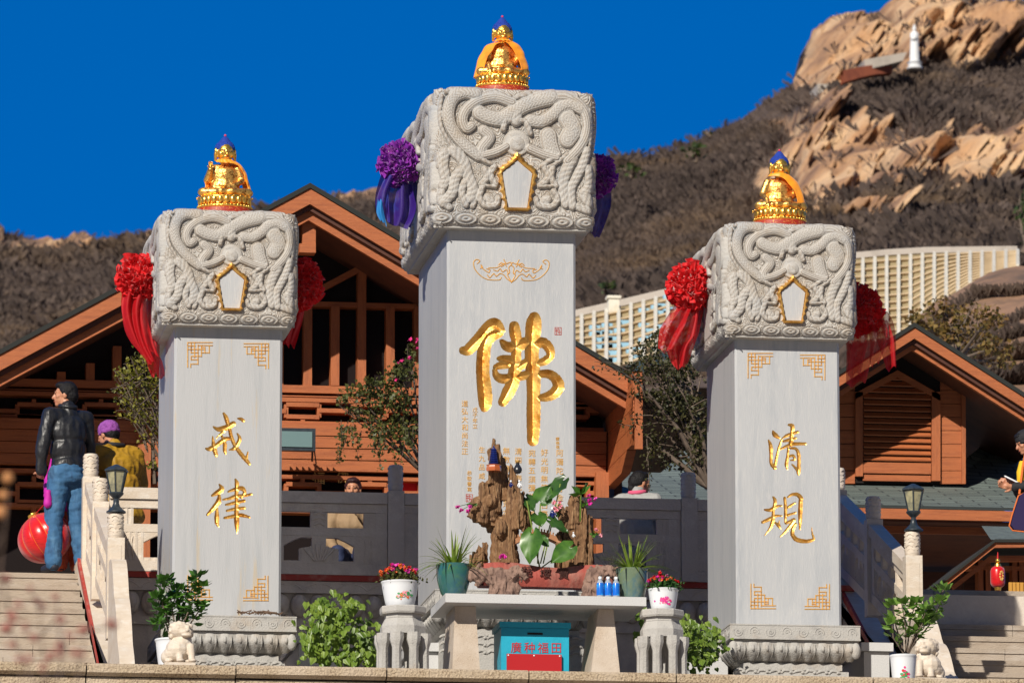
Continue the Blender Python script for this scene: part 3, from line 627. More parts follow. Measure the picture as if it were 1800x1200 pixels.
# ---- pedestal with scroll frieze and lotus petals
def pedestal(t, pxl, pxr, ytop, Yf, Yb, ov):
    """slab with its front top edge at ytop; depth grows backwards"""
    x0, x1 = WX(pxl, Yf, ytop), WX(pxr, Yf, ytop); z1 = WZ(ytop, Yf, (pxl + pxr) / 2); hs = .135
    m = MB(); m.box(x0, x1, Yf, Yb, z1 - hs, z1)
    for (a, b, c, d) in ((x0, x1, z1 - .012, z1 - .002), (x0, x1, z1 - hs + .002, z1 - hs + .014)): m.box(a - .004, b + .004, Yf - .004, Yb, c, d)
    # scroll relief on front and left side
    def scr(P, L):
        n = int(L / .135)
        for i in range(n):
            s = (i + .5) * L / n; up = 1 if i % 2 else -1; r = .040
            m.tube([P(s + r * math.cos(a), z1 - hs / 2 + up * r * math.sin(a)) for a in [math.pi * k / 7 for k in range(-1, 9)]], .0045, 5)
            m.tube([P(s + (.9 - .1 * k) * .026 * math.cos(k * .9), z1 - hs / 2 + up * (.9 - .1 * k) * .026 * math.sin(k * .9)) for k in range(8)], .004, 5)
    scr(lambda s, z: (x0 + s, Yf - .001, z), x1 - x0); scr(lambda s, z: (x0 - .001, Yf + s, z), Yb - Yf)
    obj('slab', m, M_base, t, 40)
    # lotus petals
    m = MB(); ins = .05; zt = z1 - hs - .004; hp = .185
    def cross(y): return y
    n = int(round((x1 - x0) / .135)); st = (x1 - x0 - .04) / n
    core = [(0, 0), (.02, -.03), (.012, -.09), (.045, -.14), (.10, -hp)]
    def ring(off, z): return [(x0 + off, Yf + off, z), (x1 - off, Yf + off, z), (x1 - off, Yb - off, z), (x0 + off, Yb - off, z)]
    rows = [ring(ins * .6, zt), ring(ins * .5 + .01, zt - .08), ring(ins + .05, zt - .15), ring(ins + .10, zt - hp)]
    vs = [p for r in rows for p in r]; m.add(vs, [(i * 4 + k, i * 4 + (k + 1) % 4, (i + 1) * 4 + (k + 1) % 4, (i + 1) * 4 + k) for i in range(3) for k in range(4)])
    def petal(cx, cy, ux, uy):      # (ux,uy)= outward normal
        tx, ty = -uy, ux; G = []
        for i in range(9):
            v = i / 8; z = zt - .006 - v * (hp - .02); off = -.012 - .030 * math.sin(min(1, v * 1.5) * math.pi * .6) + .085 * max(0, v - .45) ** 1.3 * 2
            wv = .058 * (1 - max(0, v - .55) ** 2 * 2.6); r = []
            for j in range(9):
                s = (j / 8 - .5) * 2; bul = (.020 * math.sqrt(max(0, 1 - s * s)) if abs(s) < .82 else .012) + (-.006 if .60 < abs(s) < .82 else 0)
                o2 = -off * 1.0 + bul - .012; r.append((cx + tx * s * wv + ux * o2, cy + ty * s * wv + uy * o2, z))
            G.append(r)
        m.grid(G)
        m.ell((cx + ux * .04, cy + uy * .04, zt - .07), (.020, .020, .03), 6, 5)
    for i in range(n): petal(x0 + .02 + (i + .5) * st, Yf + ins, 0, -1)
    k = int(round((Yb - Yf) / .14)); sy = (Yb - Yf - .04) / k
    for i in range(k): petal(x0 + ins, Yf + .02 + (i + .5) * sy, -1, 0)
    for sx in (x0 + .035, x1 - .035): m.ell((sx, Yf + .035, zt - .08), (.045, .045, .075), 10, 8)
    obj('lotus_petals', m, M_base, t, 60)
    # waist and wave-carved foot
    m = MB(); zf = zt - hp; m.box(x0 + .14, x1 - .14, Yf + .12, Yb - .12, zf - .06, zf - .002)
    m.box(x0 + .09, x1 - .09, Yf + .08, Yb - .08, ZT - .1, zf - .075)
    m2 = MB(); xx = x0 + .10; r = random.Random(int(x0 * 31))
    while xx < x1 - .12:
        for dz in (-.085, -.15, -.215):
            m2.tube([(xx + .05 * math.cos(a), Yf + .078, zf + dz - .01 + .028 * math.sin(a) + r.uniform(-.004, .004)) for a in [math.pi * (k / 6) for k in range(7)]], [.007, .011, .013, .014, .013, .010, .006], 6)
            m2.ell((xx + .03, Yf + .075, zf + dz), (.016, .012, .014), 6, 5)
        xx += .105
    obj('waist', m, M_base, t); obj('wave_carving', m2, M_base, t, 50)

# ---- dragon capital: carved relief drawn as strokes (units of an enlarged view)
DR = [  # (path, half width, height, order, scale texture)
    ([(820, 215), (700, 180), (580, 205), (490, 270), (455, 350), (480, 420), (520, 400)], 40, 1.0, 1),
    ([(560, 165), (470, 150), (390, 190), (350, 280), (360, 390), (420, 490), (500, 570), (570, 620)], 48, 1.05, 1),
    ([(580, 300), (650, 330), (740, 340), (820, 290), (900, 240), (990, 205), (1090, 180), (1120, 170)], 58, 1.1, 1),
    ([(960, 345), (1040, 350), (1120, 300), (1180, 240), (1260, 215), (1330, 250)], 48, 1.0, 1),
    ([(1130, 165), (1230, 165), (1320, 215), (1375, 310), (1375, 430), (1320, 540), (1230, 640)], 40, .9, 1),
    ([(1230, 320), (1270, 400), (1230, 480)], 70, .8, 1), ([(1090, 450), (1100, 520), (1130, 590)], 62, .7, 1),
    ([(610, 430), (655, 480), (600, 560), (590, 620)], 42, .9, 1), ([(600, 620), (700, 590), (780, 545)], 34, 1.0, 1), ([(950, 555), (1050, 595), (1150, 620)], 34, 1.0, 1),
    ([(855, 515), (856, 516)], 98, .65, 0), ([(855, 525), (856, 526)], 62, 1.15, 0),
    ([(770, 350), (755, 420)], 24, 1.1, 0), ([(930, 370), (955, 445)], 24, 1.1, 0), ([(850, 300), (850, 350)], 45, 1.1, 0), ([(790, 350), (920, 350)], 22, 1.0, 0),
    ([(540, 600), (600, 650), (670, 680)], 18, .9, 0), ([(560, 640), (540, 600)], 12, .9, 0), ([(1040, 690), (1100, 640), (1170, 600)], 20, .9, 0), ([(1230, 590), (1150, 660), (1090, 690)], 16, .8, 0),
    ([(620, 720), (635, 780), (600, 830)], 26, .9, 0), ([(690, 700), (660, 760), (700, 830)], 26, .9, 0), ([(600, 840), (700, 850)], 14, .8, 0),
    ([(1060, 700), (1090, 770), (1030, 830)], 26, .9, 0), ([(1120, 700), (1110, 770), (1150, 830)], 26, .9, 0), ([(1020, 840), (1150, 830)], 14, .8, 0),
    ([(600, 860), (580, 930), (620, 990), (700, 985), (720, 930)], 24, .9, 0), ([(640, 930), (660, 950)], 34, .7, 0), ([(1130, 870), (1160, 930), (1110, 985), (1020, 980), (1000, 930)], 24, .9, 0), ([(1080, 930), (1060, 950)], 36, .7, 0),
    ([(390, 590), (460, 660), (490, 760), (530, 860), (510, 940)], 44, .75, 0), ([(320, 600), (310, 700), (330, 800), (310, 850)], 42, .6, 0), ([(440, 740), (400, 800), (380, 900), (310, 980)], 40, .85, 0), ([(470, 820), (450, 900), (480, 990)], 28, .75, 0),
    ([(1270, 620), (1220, 720), (1200, 830), (1220, 960)], 42, .75, 0), ([(1380, 560), (1340, 680), (1300, 760), (1260, 850), (1270, 980)], 34, .8, 0), ([(1400, 700), (1400, 820), (1350, 880)], 40, .7, 0), ([(1360, 900), (1400, 950)], 46, .7, 0),
    ([(300, 900), (290, 960), (360, 1010)], 30, .6, 0), ([(1310, 980), (1390, 1010)], 30, .6, 0), ([(280, 700), (270, 620)], 26, .6, 0), ([(560, 900), (530, 1000)], 22, .5, 0),
    ([(300, 180), (285, 300), (300, 420), (380, 560)], 16, .5, 0), ([(1400, 250), (1415, 380), (1400, 520)], 16, .6, 0),
    ([(330, 150), (450, 130), (560, 140)], 18, .7, 0), ([(700, 150), (800, 190), (880, 170), (960, 150)], 16, .7, 0), ([(1000, 150), (1110, 150), (1200, 145), (1300, 155)], 18, .6, 0)]
CX0, CX1, CY0, CY1 = 250.0, 1430.0, 128.0, 1150.0
def relief(nx, ny, mirror=False):
    gx = np.linspace(CX0, CX1, nx); gy = np.linspace(CY0, CY1, ny); X, Y = np.meshgrid(gx, gy)
    h = np.zeros(X.shape)
    # rough ground
    for i in range(ny):
        for j in range(nx):
            nn = mnoise.noise(Vector((X[i, j] / 75, Y[i, j] / 75, 4))); h[i, j] = .12 + .09 * math.cos(nn * 34) + .05 * mnoise.noise(Vector((X[i, j] / 14, Y[i, j] / 14, 0)))
    for path, w, hh, kind in DR:
        P = np.array(path, float)
        if len(P) > 2:
            Q = []
            for i in range(len(P) - 1):
                p0, p1, p2, p3 = P[max(i - 1, 0)], P[i], P[i + 1], P[min(i + 2, len(P) - 1)]
                for t in (0, .2, .4, .6, .8): Q.append(.5 * ((2 * p1) + (-p0 + p2) * t + (2 * p0 - 5 * p1 + 4 * p2 - p3) * t * t + (-p0 + 3 * p1 - 3 * p2 + p3) * t ** 3))
            Q.append(P[-1]); P = np.array(Q)
        best = np.full(X.shape, 1e9); al = np.zeros(X.shape); sgn = np.zeros(X.shape); acc = 0.0
        for a, b in zip(P[:-1], P[1:]):
            dx, dy = b - a; L_ = math.hypot(dx, dy) + 1e-9; t = np.clip(((X - a[0]) * dx + (Y - a[1]) * dy) / L_ ** 2, 0, 1)
            d = np.hypot(X - a[0] - t * dx, Y - a[1] - t * dy); c = (X - a[0]) * dy - (Y - a[1]) * dx
            k = d < best; best = np.where(k, d, best); al = np.where(k, acc + t * L_, al); sgn = np.where(k, np.sign(c) * d, sgn); acc += L_
        ww = w * (1.0 if acc < 60 else 1 - .25 * np.clip(al / acc - .6, 0, 1))
        inside = best < ww; dome = hh * np.sqrt(np.clip(1 - (best / ww) ** 2, 0, 1)) ** .7
        if kind == 1:
            sc_ = .085 * (np.abs(np.sin(al / 9.0 + np.sin(sgn / 7.0) * 1.4)) - .5) * (best < ww * .7) if (w > 45 and hh > .65) else .05 * np.cos(sgn * .42) * (best < ww * .85)
            dome = dome + sc_ - .10 * (np.abs(best - ww * .72) < 2.5)
        else: dome = dome + .05 * np.sin(al / 7 + sgn / 9) - .08 * (np.abs(sgn) < 2.0) * (w > 20)
        h = np.where(inside, np.maximum(h, .22 + dome * .78), h)
        h = np.where((best >= ww) & (best < ww + 6) & (h < .5), -.02, h)
    # cloud scallops along the foot
    for i in range(8):
        cx = 300 + i * 178; cy = 1085 + (i * 2); r = np.hypot((X - cx) / 88, (Y - cy) / 44)
        rr = np.where(r < 1, .32 + .10 * np.cos(r * 12.5) + .10 * (1 - r), 0); h = np.where(r < 1.0, np.maximum(rr, .2), h); h = np.where(np.abs(r - 1.03) < .04, .02, h)
    # flat field behind the gilded frame
    m = (np.abs(X - 858) < 130 - (Y - 600) * .04) & (Y > 655) & (Y < 1010) & (np.abs(X - 858) < 125); h = np.where(m, .30, h)
    return h
RH = relief(340, 290)
CAP_P = None
def capital_mesh(x0, x1, y0, y1, z0, z1, amp):
    m = MB(); R = .075; ny, nx = RH.shape
    W_ = x1 - x0; H = z1 - z0
    def face(u0, u1, axis, fixed, outward, flip, step):
        G = []
        for i in range(0, ny, step):
            v = 1 - i / (ny - 1); z = z0 + v * H; row = []
            for j in range(0, nx, step):
                u = j / (nx - 1); s = u0 + (u1 - u0) * u; hcol = (nx - 1 - j) if flip else j
                hh = RH[i, hcol] * amp
                e = min(s - u0, u1 - s) if u1 > u0 else 0; rd = 0.0
                if e < R: rd += R - math.sqrt(max(0, R * R - (R - e) ** 2))
                zz = z; ez = z - z0
                if ez < R * 1.3: q = R * 1.3 - ez; rd += (R * 1.3 - math.sqrt(max(0, (R * 1.3) ** 2 - q * q)))
                et = z1 - z
                if et < .05: rd += .05 - math.sqrt(max(0, .0025 - (.05 - et) ** 2))
                if et < .04: zz += .022 * (RH[min(14, ny - 1), hcol]) * (1 - et / .04) + .008
                o = fixed + outward * (hh - min(rd, .075))
                if e < R: ss = s
                row.append((s, o, zz) if axis == 'x' else (o, s, zz))
            G.append(row)
        m.grid(G)
    face(x0, x1, 'x', y0, -1, False, 1); face(y0, y1, 'y', x0, -1, True, 2); face(y0, y1, 'y', x1, 1, False, 3)
    e = .03
    # core with chamfered underside
    rows = []
    for (o, z) in ((.045, z0 - .002), (.04, z0 + .02), (.035, z0 + .06), (e, z0 + .12), (e, z1 - .02), (.06, z1 + .01)):
        rows.append([(x0 + o, y0 + o, z), (x1 - o, y0 + o, z), (x1 - o, y1 - o, z), (x0 + o, y1 - o, z)])
    vs = [p for r in rows for p in r]; k = len(rows)
    m.add(vs, [(i * 4 + a, i * 4 + (a + 1) % 4, (i + 1) * 4 + (a + 1) % 4, (i + 1) * 4 + a) for i in range(k - 1) for a in range(4)] + [(0, 3, 2, 1), ((k - 1) * 4, (k - 1) * 4 + 1, (k - 1) * 4 + 2, (k - 1) * 4 + 3)])
    # ridge fins of the dragon along the top and the right edge
    def fin(p, d, s, th):
        p = Vector(p); d = Vector(d).normalized(); u = Vector((d.z, 0, -d.x)); n = Vector((0, 1, 0)) * th
        a, b, c = p - u * s * .6, p + u * s * .7, p + d * s + u * s * 1.0
        m.add([a - n, b - n, c - n * .3, a + n, b + n, c + n * .3], [(0, 1, 2), (5, 4, 3), (0, 3, 4, 1), (1, 4, 5, 2), (2, 5, 3, 0)])
    for i in range(13): fin((x1 - .02, y0 + .05, z1 - .06 - i * H * .034), (1, 0, .35), .030, .022)
    for i in range(5): fin((x1 - .30 + i * .05, y0 + .05, z1 - .01 - .006 * i * i * .5), (.3, 0, 1), .028, .02)
    for i in range(7): fin((x0 + .06 + i * .05, y0 + .04, z1 - .005), (-.2, 0, 1), .020, .02)
    for i in range(6): fin((x0 + W_ * .52 + i * .04, y0 + .05, z1 - .004), (.2, 0, 1), .018, .02)
    return m
def medallion(t, x0, x1, z0, z1, y):
    sx = (x1 - x0) / (CX1 - CX0); sz = (z1 - z0) / (CY1 - CY0)
    def P(X, Y): return (x0 + (X - CX0) * sx, z1 - (Y - CY0) * sz)
    inner = [(790, 1000), (930, 1000), (968, 745), (955, 730), (905, 690), (858, 648), (812, 690), (762, 730), (750, 745)]
    outer = []
    rnd = random.Random(3)
    side = [(775, 1025), (765, 960), (748, 900), (738, 840), (722, 780), (722, 715), (745, 690), (785, 668), (815, 640), (835, 610), (858, 580)]
    jag = []
    for (a, b) in zip(side[:-1], side[1:]):
        for k in range(3):
            q = k / 3; jag.append((a[0] + (b[0] - a[0]) * q - (17 if k == 1 else 0), a[1] + (b[1] - a[1]) * q))
    jag.append(side[-1]); outer = jag + [(1716 - x, y_) for x, y_ in jag[:-1][::-1]]
    # ring profile: outer edge, crest, inner edge
    inn = []
    import itertools
    def closest(px, py):
        best = None
        for a, b in zip(inner, inner[1:] + inner[:1]):
            dx, dy = b[0] - a[0], b[1] - a[1]; L2 = dx * dx + dy * dy; tt = max(0, min(1, ((px - a[0]) * dx + (py - a[1]) * dy) / L2)); q = (a[0] + dx * tt, a[1] + dy * tt)
            d = math.hypot(px - q[0], py - q[1])
            if best is None or d < best[0]: best = (d, q)
        return best[1]
    rows = [[], [], [], []]
    for (a, b) in outer:
        c = closest(a, b); q = P(a, b); r = P(*c)
        rows[0].append((q[0], y + .02, q[1])); rows[1].append((q[0] * .85 + r[0] * .15, y - .022, q[1] * .85 + r[1] * .15)); rows[2].append((q[0] * .45 + r[0] * .55, y - .034, q[1] * .45 + r[1] * .55)); rows[3].append((r[0], y + .005, r[1]))
    m = MB()
    for r in rows: r.append(r[0])
    m.grid(rows); obj('gilded_frame', m, M_gold, t, 35)
    m = MB(); pl_ = [P(a, b) for a, b in inner]; m.prism(pl_, y - .004, y + .02); obj('blank_tablet', m, M_shaft, t)
def capital(t, pxl, pxr, ybot, ytop, Yf, Yb, z0):
    x0, x1 = WX(pxl, Yf, 300), WX(pxr, Yf, 300); z1 = WZ(ytop, Yf, (pxl + pxr) / 2)
    m = capital_mesh(x0, x1, Yf, Yb, z0, z1, .045 * (x1 - x0) / 1.36)
    obj('dragon_capital', m, M_carve, t, 70, fix=False); medallion(t, x0, x1, z0, z1, Yf - .022); return x0, x1, z0, z1

def text_mb(s, h, cx, cz, Y, depth=.004):
    """one character or line set upright on the plane y=Y, centred on (cx, cz)"""
    cu = bpy.data.curves.new('t', 'FONT'); cu.body = s; cu.size = h; cu.extrude = depth / 2; cu.align_x = 'CENTER'; cu.align_y = 'CENTER'
    o = bpy.data.objects.new('t', cu); COL.objects.link(o); dg = bpy.context.evaluated_depsgraph_get(); dg.update()
    me = bpy.data.meshes.new_from_object(o.evaluated_get(dg)); vs = [v.co.copy() for v in me.vertices]; fs = [tuple(p.vertices) for p in me.polygons]
    bpy.data.objects.remove(o); bpy.data.curves.remove(cu)
    m = MB()
    if vs:
        mx = (min(v.x for v in vs) + max(v.x for v in vs)) / 2; mz_ = (min(v.y for v in vs) + max(v.y for v in vs)) / 2
        m.add([(cx + v.x - mx, Y - v.z, cz + v.y - mz_) for v in vs], fs)
    bpy.data.meshes.remove(me); return m
def column(mb, s, px, y0, dy, size, Y):
    for i, ch in enumerate(s):
        p = W(px, y0 + i * dy, Y); q = text_mb(ch, size, p.x, p.z, Y - .002); mb.add(q.v, q.f)

PIL = {}
# left pillar -------------------------------------------------------
Yf = 57.0
t = thing('stone_pillar', W(392, 1163, Yf), 'left of three grey stone pillars, with gold characters 戒律 and ochre water stains', 'pillar', 'carved stone pillars with dragon capitals')
a = shaft(t, 311, 492.5, 577, 1082, Yf, 58.54, [zoomed(JIE, 340, 715, 5.217, Yf), zoomed(LV, 340, 715, 5.217, Yf)], M_shaftL, .0055)
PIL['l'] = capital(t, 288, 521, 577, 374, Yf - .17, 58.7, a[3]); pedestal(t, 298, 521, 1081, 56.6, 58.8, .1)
for px, py, sx, sy in ((330, 602, 1, 1), (472, 604, -1, 1), (330, 1054, 1, -1), (471, 1055, -1, -1)): corner(t, px, py, sx, sy, Yf)
# right pillar
t = thing('stone_pillar', W(1385, 1180, Yf), 'right of three grey stone pillars, with gold characters 清規 and clean surface', 'pillar', 'carved stone pillars with dragon capitals')
a = shaft(t, 1296, 1471, 598.5, 1099, Yf, 58.5, [zoomed(QING, 1320, 735, 5.333, Yf), zoomed(GUI, 1320, 735, 5.333, Yf)], M_shaft, .0055)
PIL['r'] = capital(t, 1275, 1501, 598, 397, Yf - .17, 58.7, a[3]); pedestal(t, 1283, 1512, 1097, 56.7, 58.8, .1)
for px, py, sx, sy in ((1315, 621, 1, 1), (1450, 624, -1, 1), (1320, 1069, 1, -1), (1458, 1070, -1, -1)): corner(t, px, py, sx, sy, Yf)
# middle pillar
t = thing('stone_pillar', W(900, 1160, Yf), 'tallest middle grey stone pillar with one huge gold character 佛', 'pillar', 'carved stone pillars with dragon capitals')
a = shaft(t, 790, 1008, 407.5, 1040, Yf, 59.0, [zoomed([[(x_, y_, r_ * 1.07) for x_, y_, r_ in st_] for st_ in FO], 790, 530, 4.614, Yf)], M_shaft, .006)
PIL['m'] = capital(t, 764, 1044, 408, 161, Yf - .17, 59.15, a[3]); pedestal(t, 765, 1050, 1037, 56.75, 59.3, .1)
# bat-and-scroll ornament
def curve_pts(P, n=6):
    P = [Vector((*p, 0)) for p in P]; Q = []
    for i in range(len(P) - 1):
        p0, p1, p2, p3 = P[max(i - 1, 0)], P[i], P[i + 1], P[min(i + 2, len(P) - 1)]
        for k in range(n): tt = k / n; Q.append(.5 * ((2 * p1) + (-p0 + p2) * tt + (2 * p0 - 5 * p1 + 4 * p2 - p3) * tt * tt + (-p0 + 3 * p1 - 3 * p2 + p3) * tt ** 3))
    Q.append(P[-1]); return Q
BAT = [[(670, 510), (690, 490), (665, 478), (642, 500), (650, 550), (690, 600), (750, 635), (840, 640), (860, 620)], [(700, 530), (720, 555), (760, 580), (770, 560), (745, 552)], [(760, 545), (830, 540), (880, 510), (900, 530)],
       [(750, 600), (770, 620), (800, 590), (820, 610), (850, 590), (880, 600), (905, 630), (940, 655)], [(880, 478), (900, 510), (930, 500), (940, 515)], [(800, 560), (830, 570), (850, 550), (870, 575), (900, 560), (915, 590)],
       [(940, 520), (920, 540), (925, 580), (910, 600), (940, 655)], [(700, 520), (712, 540), (695, 548)], [(840, 520), (860, 505), (880, 520), (860, 535)]]
m = MB()
for c in BAT:
    for mir in (0, 1):
        pts = [((1880 - p.x) if mir else p.x, p.y + (4 if mir else 0)) for p in curve_pts(c, 4)]
        pw = [W(690 + x / 4.5, 350 + y / 4.5, Yf) for x, y in pts]; strips(m, [((p.x, p.z), (q.x, q.z)) for p, q in zip(pw[:-1], pw[1:])], .0095, Yf - .001, .005)
obj('bat_ornament', m, M_gold2, t)
m = MB(); S1 = .066
column(m, '阿彌陀佛身金色相', 984, 796, 15.6, S1, Yf); column(m, '好光明無等倫白毫', 957, 795, 15.4, S1, Yf); column(m, '宛轉五須彌紺目澄', 935, 796, 15.4, S1, Yf)
column(m, '清四大海光中化佛', 911, 793, 15.6, S1, Yf); column(m, '無數億化菩薩眾亦', 890, 792, 15.6, S1, Yf); column(m, '生九品咸令', 847, 790, 15.4, S1 * .9, Yf); column(m, '讚佛偈', 980, 771, 7.2, .034, Yf)
obj('small_inscription', m, M_gold2, t)
m = MB(); column(m, '道弘大和尚法正', 817, 709, 14.0, .062, Yf); column(m, '戊子年立', 835, 720, 9.5, .046, Yf); column(m, '恭敬書寫', 825, 831, 9.5, .044, Yf)
obj('signature_inscription', m, M_gold2, t)
for (px, py) in ((981, 582), (825, 875)):
    p = W(px, py, Yf); m = MB(); s = .028
    segs = [((-1, -1), (1, -1)), ((1, -1), (1, 1)), ((1, 1), (-1, 1)), ((-1, 1), (-1, -1)), ((-.5, -1), (-.5, .6)), ((0, -.6), (0, 1)), ((.5, -1), (.5, .5)), ((-1, 0), (-.2, 0)), ((.2, -.3), (1, -.3)), ((-.8, .5), (.3, .5))]
    strips(m, [((p.x + a[0] * s, p.z + a[1] * s * 1.15), (p.x + b[0] * s, p.z + b[1] * s * 1.15)) for a, b in segs], .006, Yf - .001, .002)
    obj('red_seal', m, M_redline, t)
# ================================================================== HILLS AND SLOPES
def interp(pts, x):
    if x <= pts[0][0]: return pts[0][1]
    for (a, b), (c, d) in zip(pts[:-1], pts[1:]):
        if x <= c: return b + (d - b) * (x - a) / (c - a)
    return pts[-1][1]
def hill_mat(name, rock_lo, rock_hi):
    m = mat(name, (.105, .070, .050), .95, n1=(.35, (.065, .045, .034), .42, .66), n2=(.09, (.135, .088, .056), .48, .7), bump=.35, bscale=1.4, detail=10)
    nt = m.node_tree; N = nt.nodes; L = nt.links; b = N['Principled BSDF']
    at = N.new('ShaderNodeAttribute'); at.attribute_name = 'rock'; src = b.inputs['Base Color'].links[0].from_socket
    no = N.new('ShaderNodeTexNoise'); no.inputs['Scale'].default_value = .30; no.inputs['Detail'].default_value = 10; L.new(N['Texture Coordinate'].outputs['Object'], no.inputs['Vector'])
    rc = N.new('ShaderNodeValToRGB'); e = rc.color_ramp.elements; e[0].position = .32; e[0].color = (.16, .09, .06, 1); e[1].position = .60; e[1].color = (.60, .39, .22, 1)
    q = rc.color_ramp.elements.new(.48); q.color = (.45, .25, .125, 1); L.new(no.outputs[0], rc.inputs[0])
    mx = N.new('ShaderNodeMix'); mx.data_type = 'RGBA'; L.new(at.outputs['Fac'], mx.inputs[0]); L.new(src, mx.inputs[6]); L.new(rc.outputs[0], mx.inputs[7]); L.new(mx.outputs[2], b.inputs['Base Color']); return m
M_hill = hill_mat('scrub_hillside', 0, 1)
def hill(name, crest, base, Yb, Yc, px0, px1, nx, nv, rockf, seed, amp=2.0):
    P = []; rock = []; RKv = []
    for i in range(nv + 1):
        v = i / nv; row = []
        for j in range(nx + 1):
            px = px0 + (px1 - px0) * j / nx; yc = interp(crest, px); py = base + (yc - base) * v
            Y = Yb + (Yc - Yb) * v ** 1.1; p = W(px, py, Y)
            r = rockf(px, py); r = max(0, min(1, r + .9 * mnoise.noise(Vector((px / 32, py / 22, seed))) + .45 * mnoise.noise(Vector((px / 9, py / 7, seed + 5))))) if r > 0 else 0
            n1 = mnoise.fractal(Vector((p.x / 14, p.y / 40, p.z / 14 + seed)), 1.0, 2.0, 6)
            n2 = mnoise.fractal(Vector((p.x / 4.5, p.y / 10, p.z / 3.8 + seed)), .9, 2.1, 5)
            n3 = 1 - abs(mnoise.fractal(Vector((p.x / 6, p.y / 30, p.z / 4.5 + seed + 7)), .9, 2.1, 4)) * 2
            q = p + Vector((n2 * .5 * r, -(n1 * amp * 1.3 + r * (1.5 + n3 * 1.9 + n2 * 2.3)), n1 * amp * .30 * (1 - v * .7) + (n2 * .35 * r) + .12 * n2)) * 1.0
            row.append(q); RKv.append(min(1, r * 1.6))
        P.append(row)
    # the far side falls away
    for k in (1, 2, 3):
        P.append([p + Vector((0, 14 * k, -6 * k * k)) for p in P[nv]]); RKv += [0] * (nx + 1)
    m = MB(); m.grid(P); me_o = struct(name, m, M_hill, 180)
    at = me_o.data.attributes.new('rock', 'FLOAT', 'POINT'); at.data.foreach_set('value', RKv); return P, RKv, me_o
crestR = [(560, 470), (640, 430), (800, 380), (960, 330), (1050, 292), (1090, 282), (1130, 277), (1180, 262), (1240, 236), (1300, 214), (1345, 188), (1380, 168), (1392, 120), (1398, 92), (1420, 72), (1450, 54), (1500, 50), (1530, 44), (1545, 28), (1570, 14), (1600, 6), (1640, 8), (1690, 6), (1720, 14), (1760, 22), (1800, 34), (1900, 50), (2100, 120)]
def rockR(x, y):
    r = 0
    def blob(cx, cy, rx, ry, s=1.0):
        d = ((x - cx) / rx) ** 2 + ((y - cy) / ry) ** 2; return s * max(0, 1.15 - d)
    r = max(blob(1470, 95, 90, 62, 1.1), blob(1440, 140, 60, 40, 1), blob(1610, 55, 100, 50, 1.15), blob(1700, 85, 110, 40, 1.1), blob(1550, 110, 70, 40, .8), blob(1680, 60, 80, 60, .9))
    r = max(r, blob(1450, 290, 100, 60, .95), blob(1560, 275, 130, 32, .95), blob(1700, 290, 130, 55, .95), blob(1400, 225, 60, 18, .8), blob(1530, 330, 70, 25, .6), blob(1390, 340, 70, 60, .6), blob(1800, 280, 60, 50, .9), blob(1545, 395, 40, 18, .6), blob(1490, 370, 70, 20, .5), blob(1780, 60, 60, 40, .7))
    return r
PR, RKR, ho = hill('hill', crestR, 700, 150, 262, 520, 1960, 360, 190, rockR, 3.0)
crestL = [(-200, 420), (0, 404), (60, 406), (110, 411), (160, 408), (215, 402), (250, 392), (290, 384), (400, 372), (520, 360), (600, 348), (650, 342), (700, 352), (800, 372), (1000, 420)]
def rockL(x, y):
    yc = interp(crestL, x); d = y - yc; return max(0, .55 - abs(d - 10) / 30) if x < 320 or 590 < x < 700 else 0
PL, RKL, ho2 = hill('hill', crestL, 800, 240, 400, -220, 1010, 170, 70, rockL, 9.0, 3)

# leafless scrub: uncountable fuzz of twigs over both slopes
def scrub(P, RK, n, seed, smin, smax, name, vmax=None, v0=.05):
    rnd = random.Random(seed); m = MB(); nv = len(P) - 4; nx = len(P[0]) - 1
    for k in range(n):
        i = int(nv * (v0 + (1 - v0) * rnd.random())); j = rnd.randrange(nx); w = RK[i * (nx + 1) + j]
        if w > .22 and rnd.random() < .975: continue
        p = P[i][j].lerp(P[i][j + 1], rnd.random()); s = rnd.uniform(smin, smax) * (.7 + .6 * mnoise.noise(p / 12))
        for q in range(11):
            a = rnd.uniform(0, 6.28); r = rnd.random() ** .5 * s * .8; h = s * rnd.uniform(.08, .36)
            b = p + Vector((r * .4 * math.cos(a), r * .4 * math.sin(a) - .3, -.1)); tpt = p + Vector((r * math.cos(a) * 1.3, r * math.sin(a) - .3, h))
            sd = Vector((rnd.uniform(-1, 1), rnd.uniform(-.5, .5), rnd.uniform(-.4, .4))).normalized() * s * .07
            m.add([b, tpt - sd, tpt + sd * .6 + Vector((0, 0, s * .12))], [(0, 1, 2)])
    o = struct(name, m, mat('leafless_scrub', (.135, .098, .080), .95, n1=(.22, (.085, .062, .052), .42, .60), n2=(.09, (.175, .115, .07), .50, .68), trans=.25), None, 'stuff')
    o['label'] = 'grey brown leafless scrub covering the hillside'; return o
scrub(PR, RKR, 30000, 5, .5, 1.3, 'scrub'); scrub(PL, RKL, 10000, 6, .9, 2.0, 'scrub')

